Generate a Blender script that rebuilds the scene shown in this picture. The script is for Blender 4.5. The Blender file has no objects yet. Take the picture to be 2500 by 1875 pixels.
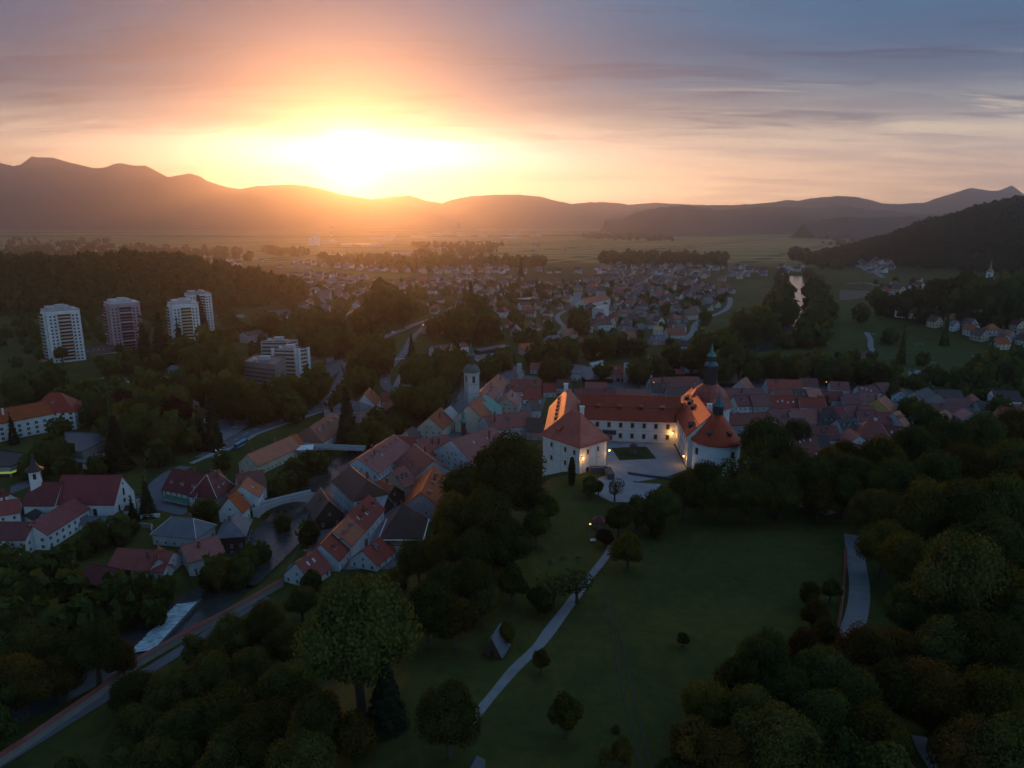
import bpy, math, random
import numpy as np
from mathutils import Vector, Matrix, noise
R = math.radians
rng = random.Random(7); nrg = np.random.default_rng(7)
SC = bpy.context.scene; COL = SC.collection

# ------------------------------------------------------------------ camera
F, CZ, PITCH = 1735.0, 132.0, R(13.05)          # focal length in photograph pixels (2500 wide), height, tilt
cam = bpy.data.cameras.new('camera'); cam.sensor_width = 36; cam.lens = 36*F/2500
cam.clip_start = 1; cam.clip_end = 60000
cam_o = bpy.data.objects.new('camera', cam); COL.objects.link(cam_o)
cam_o.location = (0, 0, CZ); cam_o.rotation_euler = (R(90)-PITCH, 0, 0)
SC.camera = cam_o

# ------------------------------------------------------------------ sun, sky, exposure
SUN_AZ, SUN_EL = R(-12.3), R(4.3)
SV = (math.sin(SUN_AZ)*math.cos(SUN_EL), math.cos(SUN_AZ)*math.cos(SUN_EL), math.sin(SUN_EL))
sl = bpy.data.lights.new('sun', 'SUN'); sl.energy = 1.2; sl.angle = R(0.5); sl.color = (1.0, 0.36, 0.08)
so = bpy.data.objects.new('sun', sl); COL.objects.link(so)
so.rotation_euler = Vector(SV).to_track_quat('Z', 'Y').to_euler()
SC.view_settings.view_transform = 'Standard'; SC.view_settings.look = 'None'
SC.view_settings.exposure = 0.0; SC.view_settings.gamma = 1.0; SC.view_settings.use_curve_mapping = False
SC.cycles.use_denoising = True
SC.cycles.max_bounces = 5; SC.cycles.diffuse_bounces = 2; SC.cycles.glossy_bounces = 2
SC.cycles.transmission_bounces = 2; SC.cycles.transparent_max_bounces = 8; SC.cycles.volume_bounces = 1
SC.cycles.sample_clamp_indirect = 4.0
SC.render.threads_mode = 'AUTO'

class NT:
    """tiny node-graph writer"""
    def __init__(s, nt): s.t = nt; s.n = nt.nodes; s.l = nt.links
    def add(s, kind, **kw):
        n = s.n.new(kind)
        for k, v in kw.items(): setattr(n, k, v)
        return n
    def put(s, sock, v):
        if isinstance(v, bpy.types.NodeSocket): s.l.new(v, sock)
        else: sock.default_value = v
    def m(s, op, a, b=0.0, c=0.0, clamp=False):
        n = s.add('ShaderNodeMath', operation=op, use_clamp=clamp)
        s.put(n.inputs[0], a); s.put(n.inputs[1], b); s.put(n.inputs[2], c); return n.outputs[0]
    def vm(s, op, a, b=(0, 0, 0), val=False):
        n = s.add('ShaderNodeVectorMath', operation=op); s.put(n.inputs[0], a); s.put(n.inputs[1], b)
        return n.outputs['Value'] if val else n.outputs[0]
    def mr(s, v, a, b, c=0.0, d=1.0, kind='SMOOTHSTEP'):
        n = s.add('ShaderNodeMapRange', interpolation_type=kind); s.put(n.inputs[0], v)
        for i, q in enumerate((a, b, c, d)): n.inputs[1+i].default_value = q
        return n.outputs[0]
    def ramp(s, v, stops, mode='LINEAR'):
        n = s.add('ShaderNodeValToRGB'); n.color_ramp.interpolation = mode; e = n.color_ramp.elements
        while len(e) < len(stops): e.new(0.5)
        for q, (p, c) in zip(e, stops): q.position = p; q.color = (*c, 1)
        s.put(n.inputs[0], v); return n.outputs[0]
    def mix(s, f, a, b, mode='MIX'):
        n = s.add('ShaderNodeMix', data_type='RGBA', blend_type=mode); s.put(n.inputs[0], f)
        for k, v in ((6, a), (7, b)): s.put(n.inputs[k], (*v, 1) if isinstance(v, tuple) and len(v) == 3 else v)
        return n.outputs[2]
    def noise(s, vec, scale, detail=4, rough=0.55, dist=0.0):
        n = s.add('ShaderNodeTexNoise'); s.put(n.inputs['Vector'], vec); n.inputs['Scale'].default_value = scale
        n.inputs['Detail'].default_value = detail; n.inputs['Roughness'].default_value = rough; n.inputs['Distortion'].default_value = dist
        return n.outputs[0]
    def mapv(s, vec, scale=(1, 1, 1), rot=(0, 0, 0)):
        n = s.add('ShaderNodeMapping'); s.put(n.inputs[0], vec); n.inputs['Scale'].default_value = scale
        n.inputs['Rotation'].default_value = rot; return n.outputs[0]
    def scale(s, col, f):
        n = s.add('ShaderNodeVectorMath', operation='SCALE'); s.put(n.inputs[0], col); s.put(n.inputs['Scale'], f); return n.outputs[0]

world = bpy.data.worlds.new('World'); SC.world = world; world.use_nodes = True
def build_sky():
    t = NT(world.node_tree); t.n.clear()
    out = t.add('ShaderNodeOutputWorld')
    d = t.vm('NORMALIZE', t.add('ShaderNodeTexCoord').outputs['Generated'])
    sp = t.add('ShaderNodeSeparateXYZ'); t.put(sp.inputs[0], d)
    x, y, z = sp.outputs
    zc = t.m('MAXIMUM', z, 0.0)
    mu = t.m('MAXIMUM', t.vm('DOT_PRODUCT', d, SV, val=True), 0.0)
    hor = t.m('DIVIDE', t.m('ADD', t.m('MULTIPLY', x, math.sin(SUN_AZ)), t.m('MULTIPLY', y, math.cos(SUN_AZ))),
              t.m('SQRT', t.m('ADD', t.m('MULTIPLY', x, x), t.m('MULTIPLY', y, y))))
    az = t.m('ARCTAN2', x, y)
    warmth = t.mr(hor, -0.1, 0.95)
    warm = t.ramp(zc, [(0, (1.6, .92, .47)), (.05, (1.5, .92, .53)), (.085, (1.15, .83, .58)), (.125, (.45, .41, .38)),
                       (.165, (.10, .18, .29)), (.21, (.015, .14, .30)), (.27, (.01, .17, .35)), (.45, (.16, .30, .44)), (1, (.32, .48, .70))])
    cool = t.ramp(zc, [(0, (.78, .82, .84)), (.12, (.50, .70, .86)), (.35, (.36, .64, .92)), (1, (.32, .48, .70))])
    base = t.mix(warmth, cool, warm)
    # layered stratus: streaky noise on the cloud plane
    den = t.m('ADD', zc, 0.10)
    cv = t.add('ShaderNodeCombineXYZ'); t.put(cv.inputs[0], t.m('DIVIDE', x, den)); t.put(cv.inputs[1], t.m('DIVIDE', y, den))
    pl = t.mapv(cv.outputs[0], (.45, 1.15, 1), (0, 0, R(-9)))
    n1 = t.noise(pl, 0.95, 6, .56, .4); n2 = t.noise(pl, 2.6, 6, .6, .7); n3 = t.noise(pl, .38, 3, .5)
    c1 = t.mr(t.m('ADD', t.m('MULTIPLY', n1, .65), t.m('MULTIPLY', n2, .35)), .40, .62)
    base = t.mix(t.m('MULTIPLY', c1, .8), base, t.mix(1.0, base, (.48, .52, .68), 'MULTIPLY'))
    thin = t.m('MULTIPLY', t.mr(n2, .56, .70), t.mr(zc, .10, .16))
    base = t.mix(t.m('MULTIPLY', thin, .5), base, t.mix(1.0, base, (1.6, 1.45, 1.3), 'MULTIPLY'))
    slate = t.mr(n3, .42, .62)
    bank = t.m('ADD', t.m('MULTIPLY', slate, .5), t.m('MULTIPLY', t.m('ADD', .45, t.m('MULTIPLY', c1, .55)), t.mr(az, .05, -.55)))
    base = t.mix(t.m('MULTIPLY', bank, t.mr(zc, .09, .175)), base, (.0, .06, .165))
    rim = t.m('MULTIPLY', t.mr(t.noise(t.mapv(cv.outputs[0], (.6, 2.2, 1), (0, 0, R(-12))), 1.7, 7, .62, .8), .50, .66), t.mr(zc, .07, .12))
    base = t.mix(t.m('MULTIPLY', rim, .95), base, t.mix(1.0, base, (.42, .48, .66), 'MULTIPLY'))
    # pale gaps low over the horizon
    lo = t.mapv(cv.outputs[0], (.30, 1.6, 1), (0, 0, R(-14)))
    gap = t.mr(t.noise(lo, 1.25, 7, .62, .6), .53, .64)
    low = t.m('MULTIPLY', t.mr(zc, .05, .10), t.mr(zc, .19, .13))
    side = t.mr(t.m('ABSOLUTE', t.m('SUBTRACT', az, -.12)), .18, .55)
    base = t.mix(t.m('MULTIPLY', t.m('MULTIPLY', gap, low), t.m('MULTIPLY', side, .85)), base, (1.0, .80, .58))
    # glow round the sun and the burning band beside it, both broken by the cloud noise
    g1 = t.m('MULTIPLY', t.m('POWER', mu, 24.0), .07)
    g2 = t.m('MULTIPLY', t.m('POWER', mu, 260.0), .15)
    base = t.mix(1.0, base, t.scale((1.0, .56, .30), t.m('ADD', g1, g2)), 'ADD')
    dz_ = t.m('SUBTRACT', z, .083); da = t.m('SUBTRACT', az, -.165)
    wob = t.m('MULTIPLY', t.m('SUBTRACT', n2, .5), .035)
    e1 = t.m('ADD', t.m('POWER', t.m('ABSOLUTE', t.m('DIVIDE', da, .19)), 2.0), t.m('POWER', t.m('ABSOLUTE', t.m('DIVIDE', t.m('ADD', dz_, wob), .024)), 2.0))
    b1 = t.m('EXPONENT', t.m('MULTIPLY', e1, -1.0))
    base = t.mix(1.0, base, t.scale((2.3, 2.05, 1.75), t.m('MULTIPLY', b1, .85)), 'ADD')
    e3 = t.m('ADD', t.m('POWER', t.m('ABSOLUTE', t.m('DIVIDE', t.m('ADD', da, -.03), .42)), 2.0), t.m('POWER', t.m('DIVIDE', zc, .075), 2.0))
    base = t.mix(1.0, base, t.scale((1.7, 1.08, .62), t.m('EXPONENT', t.m('MULTIPLY', e3, -1.0))), 'ADD')
    b2 = t.m('POWER', mu, 2600.0)
    base = t.mix(1.0, base, t.scale((3.5, 2.9, 2.2), b2), 'ADD')
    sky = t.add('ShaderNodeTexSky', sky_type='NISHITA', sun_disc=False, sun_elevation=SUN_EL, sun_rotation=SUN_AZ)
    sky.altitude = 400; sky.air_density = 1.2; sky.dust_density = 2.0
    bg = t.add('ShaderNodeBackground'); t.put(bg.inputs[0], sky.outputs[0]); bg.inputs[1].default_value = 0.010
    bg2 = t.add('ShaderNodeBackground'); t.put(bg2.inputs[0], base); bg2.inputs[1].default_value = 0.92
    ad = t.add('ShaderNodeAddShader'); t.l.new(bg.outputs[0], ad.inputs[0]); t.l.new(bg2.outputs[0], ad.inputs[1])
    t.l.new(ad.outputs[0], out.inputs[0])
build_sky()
HAZE = 8.2e-5

# ------------------------------------------------------------------ where a pixel of the photograph meets the world
SP, CP = math.sin(PITCH), math.cos(PITCH)
def ray(px, py):
    x = (px-1250)/F; y = (937.5-py)/F
    return x, CP+y*SP, -SP+y*CP
def U(px, py, z=0.0):
    d = ray(px, py); t = (z-CZ)/d[2]
    return d[0]*t, d[1]*t
def PX(x, y, z):
    yy = y*CP-(z-CZ)*SP; up = y*SP+(z-CZ)*CP
    return 1250+F*x/yy, 937.5-F*up/yy
ZF = {'a': (0, 920, .18083), 'b': (0, 1150, .18083), 'c': (360, 1080, .18083), 'd': (660, 1180, .18083), 'e': (720, 960, .18083),
      'f': (1020, 850, .18083), 'g': (1400, 860, .18083), 'h': (1760, 880, .18083), 'i': (80, 690, .22604), 'j': (480, 760, .22604),
      'k': (560, 620, .22604), 'l': (1000, 640, .22604), 'm': (1400, 640, .22604), 'n': (2050, 640, .20371), 'o': (2050, 860, .20371),
      'p': (1280, 930, .18083), 's': (0, 0, 1.0)}
def zp(k, x, y): o = ZF[k]; return o[0]+x*o[2], o[1]+y*o[2]

# ------------------------------------------------------------------ terrain
def sst(v, a, b): v = np.clip((v-a)/(b-a), 0, 1); return v*v*(3-2*v)
PLATEAU = np.array([(-24, -90), (-24, 90), (-20, 135), (-13, 185), (-6, 222), (14, 246), (26, 262), (20, 300), (24, 320), (55, 322), (94, 318), (105, 290),
                    (112, 262), (160, 262), (215, 285), (330, 285), (520, 215), (520, -90)], float)
def poly_dist(x, y, P):
    ins = np.zeros(x.shape, bool); dm = np.full(x.shape, 1e18)
    n = len(P)
    for i in range(n):
        ax, ay = P[i]; bx, by = P[(i+1) % n]
        c = ((ay > y) != (by > y)) & (x < (bx-ax)*(y-ay)/((by-ay) or 1e-9)+ax); ins ^= c
        ux, uy = bx-ax, by-ay
        t = np.clip(((x-ax)*ux+(y-ay)*uy)/(ux*ux+uy*uy), 0, 1)
        dm = np.minimum(dm, (x-ax-t*ux)**2+(y-ay-t*uy)**2)
    d = np.sqrt(dm); return np.where(ins, -d, d)
def line_dist(x, y, L):
    dm = np.full(x.shape, 1e18)
    for (ax, ay), (bx, by) in zip(L[:-1], L[1:]):
        ux, uy = bx-ax, by-ay; t = np.clip(((x-ax)*ux+(y-ay)*uy)/(ux*ux+uy*uy), 0, 1)
        dm = np.minimum(dm, (x-ax-t*ux)**2+(y-ay-t*uy)**2)
    return np.sqrt(dm)
RIVER = [(-55, 640), (-58, 560), (-64, 480), (-76, 430), (-88, 390), (-96, 350), (-100, 310), (-103, 275), (-108, 245), (-118, 215), (-140, 180), (-190, 130), (-260, 60)]
RIVER_FAR = [U(1640, 880), U(1760, 862), U(1835, 850), U(1890, 835), U(1925, 805), U(1945, 770), U(1953, 740), U(1957, 712), U(1948, 690), U(1940, 672)]
RIDGE = [(1215, 2440, 20), (1262, 2330, 75), (1330, 2130, 128), (1440, 1950, 190), (1640, 1650, 265), (1900, 1350, 300), (2300, 1000, 320)]
def vnoise(x, y, s, seed=0.0):
    return (np.sin(x/s*1.7+1.3*np.sin(y/s*1.1+seed)+seed)*np.sin(y/s*1.3+1.7*np.sin(x/s*.9+2.1+seed)))
def height(x, y):
    x = np.asarray(x, float); y = np.asarray(y, float)
    near = 1-sst(np.hypot(x, y), 1500, 3500)
    z = 1.2+near*(.7*vnoise(x, y, 90)+.4*vnoise(x, y, 41, 2.))
    z = z+10*sst(-x, 230, 420)*sst(y, 430, 560)*(1-sst(y, 1500, 1900))         # bench under the tower blocks
    z = z-9.0*0
    # wooded hill behind the tower blocks
    u = (x+690)/330.; v = (y-1160)/190.
    q = np.sqrt(u*u+v*v); z = z+46*(1-sst(q, .25, 1.25))*(1+.12*vnoise(x, y, 130, 1.))
    u = (x+1250)/420.; v = (y-1180)/230.; q = np.sqrt(u*u+v*v); z = z+34*(1-sst(q, .2, 1.3))
    # valley side on the other bank
    rid = np.zeros(x.shape)
    for (ax, ay, az), (bx, by, bz) in zip(RIDGE[:-1], RIDGE[1:]):
        ux, uy = bx-ax, by-ay; t = np.clip(((x-ax)*ux+(y-ay)*uy)/(ux*ux+uy*uy), 0, 1)
        d = np.hypot(x-ax-t*ux, y-ay-t*uy); h = az+t*(bz-az)
        rid = np.maximum(rid, h*(1-sst(d, 0, 150+2.0*h)))
    z = z+rid*(1+.10*vnoise(x, y, 170, 3.))
    g = 58*np.exp(-(((x-612)/120)**2+((y-865)/105)**2)); z = np.maximum(z, 1.2+g)
    z = np.maximum(z, 1.2+40*np.exp(-(((x-760)/160)**2+((y-860)/120)**2)))
    # river beds
    d = line_dist(x, y, RIVER); z = z-(5.2*(1-sst(d, 9.5, 19)))*(y < 645)
    d = line_dist(x, y, RIVER_FAR); z = z-4.5*(1-sst(d, 12, 24))
    # castle hill
    d = poly_dist(x, y, PLATEAU)
    W = 42+.22*np.clip(200-y, 0, 120)-8*sst(y, 290, 320)
    top = 37.0+.055*np.clip(x-112, 0, 260)*(1-sst(y, 200, 285))+.5*vnoise(x, y, 33, 1.)*sst(np.abs(y-275), 55, 75)
    f = 1-sst(d, 0, W); z = np.where(d < W, z*(1-f)+np.maximum(top, z)*f, z)
    return z
def seg(*p):
    o = []
    for a, b, s in p: o += list(np.arange(a, b, s))
    return np.array(o+[p[-1][1]], float)
GX = seg((-13000, -4000, 1000), (-4000, -1500, 250), (-1500, -400, 14), (-400, -150, 6), (-150, 250, 4), (250, 700, 8), (700, 2500, 22), (2500, 4000, 250), (4000, 13000, 1000))
GY = seg((-90, 420, 4), (420, 900, 7), (900, 2600, 16), (2600, 5000, 200), (5000, 13600, 860))
gx, gy = np.meshgrid(GX, GY); GZ = height(gx, gy)
def hz(x, y):
    i = min(max(int(np.searchsorted(GX, x))-1, 0), len(GX)-2); j = min(max(int(np.searchsorted(GY, y))-1, 0), len(GY)-2)
    u = (x-GX[i])/(GX[i+1]-GX[i]); v = (y-GY[j])/(GY[j+1]-GY[j])
    a, b, c, d = GZ[j, i], GZ[j, i+1], GZ[j+1, i+1], GZ[j+1, i]
    return a+(b-a)*u+(c-b)*v if u >= v else a+(c-d)*u+(d-a)*v
def G(px, py, lift=0.0):
    """first ground point under a pixel"""
    d = ray(px, py); t = 60.0
    while t < 14000:
        if CZ+d[2]*t <= hz(d[0]*t, d[1]*t)+lift: break
        t += max(1.0, t*.006)
    return d[0]*t, d[1]*t

# ------------------------------------------------------------------ materials
MATS = {}
def material(name, col, rough=.8, var=.25, scale=.35, spec=.3, bump=0, tint=None, rand=.0, fine=0.0):
    if name in MATS: return MATS[name]
    m = bpy.data.materials.new(name); m.use_nodes = True; t = NT(m.node_tree)
    b = t.n['Principled BSDF']
    oc = t.add('ShaderNodeTexCoord').outputs['Object']
    n = t.noise(oc, scale, 5, .6)
    dark = tuple(c*(1-var) for c in col); lite = tuple(min(1, c*(1+var*.7)) for c in (tint or col))
    c = t.ramp(n, [(.3, dark), (.72, lite)])
    if fine: c = t.mix(fine, c, t.ramp(t.noise(oc, scale*9, 3, .7), [(.35, dark), (.65, lite)]))
    if rand:
        oi = t.add('ShaderNodeObjectInfo').outputs['Random']
        h = t.add('ShaderNodeHueSaturation'); t.put(h.inputs['Color'], c)
        t.put(h.inputs['Value'], t.mr(oi, 0, 1, 1-rand, 1+rand, 'LINEAR'))
        t.put(h.inputs['Hue'], t.mr(t.m('FRACT', t.m('MULTIPLY', oi, 7.3)), 0, 1, .5-.06*rand, .5+.06*rand, 'LINEAR')); c = h.outputs[0]
    t.put(b.inputs['Base Color'], c); b.inputs['Roughness'].default_value = rough; b.inputs['Specular IOR Level'].default_value = spec
    if bump:
        bn = t.add('ShaderNodeBump'); bn.inputs['Strength'].default_value = bump; t.put(bn.inputs['Height'], t.noise(oc, scale*8, 3)); t.l.new(bn.outputs[0], b.inputs['Normal'])
    MATS[name] = m; return m
def roof_mat(name, col, rough=.46, rows=5.0, metal=0.0):
    if name in MATS: return MATS[name]
    m = bpy.data.materials.new(name); m.use_nodes = True; t = NT(m.node_tree); b = t.n['Principled BSDF']
    oc = t.add('ShaderNodeTexCoord').outputs['Object']
    n = t.noise(oc, .22, 5, .62); n2 = t.noise(oc, 2.2, 3, .7)
    a = tuple(c*.62 for c in col); l = tuple(c*1.3 for c in col)
    c = t.mix(.45, t.ramp(n, [(.28, a), (.72, l)]), t.ramp(n2, [(.3, a), (.7, l)]))
    oi = t.add('ShaderNodeObjectInfo').outputs['Random']
    h = t.add('ShaderNodeHueSaturation'); t.put(h.inputs['Color'], c)
    t.put(h.inputs['Value'], t.mr(oi, 0, 1, .74, 1.22, 'LINEAR'))
    t.put(h.inputs['Saturation'], t.mr(t.m('FRACT', t.m('MULTIPLY', oi, 5.7)), 0, 1, .8, 1.1, 'LINEAR'))
    t.put(b.inputs['Base Color'], h.outputs[0]); b.inputs['Roughness'].default_value = rough; b.inputs['Specular IOR Level'].default_value = .25; b.inputs['Metallic'].default_value = metal
    w = t.add('ShaderNodeTexWave', wave_type='BANDS', bands_direction='X'); t.put(w.inputs[0], oc); w.inputs['Scale'].default_value = 1.3; w.inputs['Distortion'].default_value = .6
    bn = t.add('ShaderNodeBump'); bn.inputs['Strength'].default_value = .18; bn.inputs['Distance'].default_value = .1
    t.put(bn.inputs['Height'], t.m('ADD', w.outputs[1], n2)); t.l.new(bn.outputs[0], b.inputs['Normal'])
    MATS[name] = m; return m
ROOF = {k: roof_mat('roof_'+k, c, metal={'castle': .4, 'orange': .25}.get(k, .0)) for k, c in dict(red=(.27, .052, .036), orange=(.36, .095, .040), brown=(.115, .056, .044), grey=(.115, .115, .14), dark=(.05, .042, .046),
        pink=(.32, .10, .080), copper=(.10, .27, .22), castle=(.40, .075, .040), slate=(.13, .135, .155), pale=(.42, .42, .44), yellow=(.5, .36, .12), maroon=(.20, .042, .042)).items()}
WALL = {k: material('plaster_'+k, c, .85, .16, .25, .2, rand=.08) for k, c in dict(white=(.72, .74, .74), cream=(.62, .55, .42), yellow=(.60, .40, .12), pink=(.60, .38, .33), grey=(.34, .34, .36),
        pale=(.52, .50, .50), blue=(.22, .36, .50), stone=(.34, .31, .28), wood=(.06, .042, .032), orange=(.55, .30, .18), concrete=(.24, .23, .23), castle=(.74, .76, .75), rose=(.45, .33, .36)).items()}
M_PANE = material('window_glass', (.035, .04, .05), .12, .2, .5, .5)
M_FRAME = material('window_frame_paint', (.55, .55, .53), .6, .1)
M_SHUT = material('brown_shutter', (.045, .028, .024), .6, .2)
M_CHIM = material('chimney_brick', (.22, .10, .075), .9, .3, 2)
M_LIME = material('limewash', (.72, .72, .70), .9, .15, 1)
M_METAL = material('grey_metal', (.18, .18, .2), .45, .2, 1, .5)
M_BLACK = material('blackened_metal', (.014, .015, .018), .5, .3, .6, .5)
M_COPPER = material('copper_patina', (.05, .21, .19), .5, .35, .5, .5)
M_PINE = material('old_planks', (.085, .055, .04), .85, .35, 1.5)
M_ASPH = material('asphalt', (.13, .13, .15), .8, .22, .12, .35, fine=.3)
M_ASPH2 = material('pale_asphalt', (.20, .20, .215), .8, .18, .1, .35, fine=.3)
M_GRAV = material('pale_gravel', (.24, .24, .25), .95, .22, .3, .2, fine=.4)
M_PAVE = material('court_paving', (.27, .28, .31), .75, .25, .25, .35, fine=.35)
M_STONE = material('dark_stone', (.10, .10, .105), .9, .35, .6, fine=.4)
M_LINE = material('road_paint', (.62, .63, .64), .7, .2, 1.0)
M_DIRT = material('worn_track', (.062, .060, .036), 1, .5, .35, fine=.6)

def leaf_mat(name, dark, lite, trans=.3):
    m = bpy.data.materials.new(name); m.use_nodes = True; t = NT(m.node_tree); t.n.clear()
    out = t.add('ShaderNodeOutputMaterial'); oc = t.add('ShaderNodeTexCoord').outputs['Object']
    oi = t.add('ShaderNodeObjectInfo').outputs['Random']
    n = t.noise(oc, 1.6, 4, .6); n2 = t.noise(oc, 14, 2)
    c = t.ramp(t.m('ADD', t.m('MULTIPLY', n, .6), t.m('MULTIPLY', n2, .4)), [(.33, dark), (.68, lite)])
    h = t.add('ShaderNodeHueSaturation'); t.put(h.inputs['Color'], c)
    t.put(h.inputs['Hue'], t.mr(oi, 0, 1, .455, .525, 'LINEAR')); t.put(h.inputs['Value'], t.mr(t.m('FRACT', t.m('MULTIPLY', oi, 9.1)), 0, 1, .65, 1.3, 'LINEAR'))
    d = t.add('ShaderNodeBsdfDiffuse'); tr = t.add('ShaderNodeBsdfTranslucent'); mx = t.add('ShaderNodeMixShader')
    t.put(d.inputs[0], h.outputs[0]); t.put(tr.inputs[0], t.mix(1.0, h.outputs[0], (1.7, 1.35, .6), 'MULTIPLY'))
    mx.inputs[0].default_value = trans; t.l.new(d.outputs[0], mx.inputs[1]); t.l.new(tr.outputs[0], mx.inputs[2]); t.l.new(mx.outputs[0], out.inputs[0])
    MATS[name] = m; return m
M_LEAF = leaf_mat('broad_leaves', (.030, .044, .013), (.110, .125, .034), .34)
M_LEAF2 = leaf_mat('olive_leaves', (.050, .046, .012), (.17, .14, .030), .38)
M_NEED = leaf_mat('spruce_needles', (.014, .024, .014), (.045, .060, .028), .15)
M_RED = leaf_mat('copper_leaves', (.030, .014, .012), (.07, .035, .026), .25)
M_BARK = material('bark', (.07, .055, .042), .95, .4, 2)

def ground_mat():
    m = bpy.data.materials.new('ground_cover'); m.use_nodes = True; t = NT(m.node_tree); b = t.n['Principled BSDF']
    oc = t.add('ShaderNodeTexCoord').outputs['Object']
    g = t.mix(.5, t.ramp(t.noise(oc, .028, 6, .65, .6), [(.32, (.026, .040, .012)), (.52, (.060, .072, .018)), (.70, (.125, .105, .022))]), t.ramp(t.noise(oc, .35, 5, .75), [(.3, (.030, .036, .010)), (.7, (.094, .094, .022))]))
    # strip fields out on the plain
    br = t.add('ShaderNodeTexBrick'); t.put(br.inputs['Vector'], t.mapv(oc, (.0011, .0052, 1), (0, 0, R(7)))); br.offset = .37; br.squash = 1.6
    br.inputs['Color1'].default_value = (.20, .19, .06, 1); br.inputs['Color2'].default_value = (.42, .30, .11, 1); br.inputs['Mortar'].default_value = (.045, .055, .022, 1)
    br.inputs['Scale'].default_value = 1.0; br.inputs['Mortar Size'].default_value = .035; br.inputs['Bias'].default_value = -.15; br.inputs['Brick Width'].default_value = .62; br.inputs['Row Height'].default_value = .5
    sp = t.add('ShaderNodeSeparateXYZ'); t.put(sp.inputs[0], oc)
    f = t.mr(t.m('ADD', sp.outputs[1], t.m('MULTIPLY', t.noise(oc, .002, 3), 700)), 2300, 2700)
    wood = t.mr(t.noise(t.mapv(oc, (.00022, .0011, 1)), 1.0, 5, .6), .52, .56)
    far = t.mix(t.m('MULTIPLY', wood, t.mr(sp.outputs[1], 3800, 5200)), br.outputs[0], (.035, .042, .022))
    t.put(b.inputs['Base Color'], t.mix(f, g, far)); b.inputs['Roughness'].default_value = 1; b.inputs['Specular IOR Level'].default_value = .1
    bn = t.add('ShaderNodeBump'); bn.inputs['Strength'].default_value = .5; bn.inputs['Distance'].default_value = .3; t.put(bn.inputs['Height'], t.noise(oc, .9, 5, .8)); t.l.new(bn.outputs[0], b.inputs['Normal'])
    return m
def water_mat(name, col, bs=.5, rough=.12):
    m = bpy.data.materials.new(name); m.use_nodes = True; t = NT(m.node_tree); b = t.n['Principled BSDF']
    oc = t.add('ShaderNodeTexCoord').outputs['Object']
    t.put(b.inputs['Base Color'], t.ramp(t.noise(oc, .12, 5, .65), [(.3, tuple(c*.6 for c in col)), (.75, tuple(c*1.5 for c in col))])); b.inputs['Roughness'].default_value = rough; b.inputs['Specular IOR Level'].default_value = .5
    bn = t.add('ShaderNodeBump'); bn.inputs['Strength'].default_value = bs; bn.inputs['Distance'].default_value = .25; t.put(bn.inputs['Height'], t.noise(t.mapv(oc, (1, .6, 1)), 1.1, 4, .65, .5)); t.l.new(bn.outputs[0], b.inputs['Normal'])
    MATS[name] = m; return m
M_WATER = water_mat('river_water', (.05, .055, .055))
def emis(name, col, s):
    m = bpy.data.materials.new(name); m.use_nodes = True; b = m.node_tree.nodes['Principled BSDF']
    b.inputs['Base Color'].default_value = (*col, 1); b.inputs['Emission Color'].default_value = (*col, 1); b.inputs['Emission Strength'].default_value = s
    MATS[name] = m; return m
M_LAMP = emis('lamp_glow', (1.0, .45, .12), 6.0)
M_SIGN = emis('lit_green_sign', (.32, .42, .05), .55)
M_LIT = emis('lit_window', (1.0, .85, .6), 1.0)
M_HEAD = emis('headlight', (1.0, .9, .75), 3.0)

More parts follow.
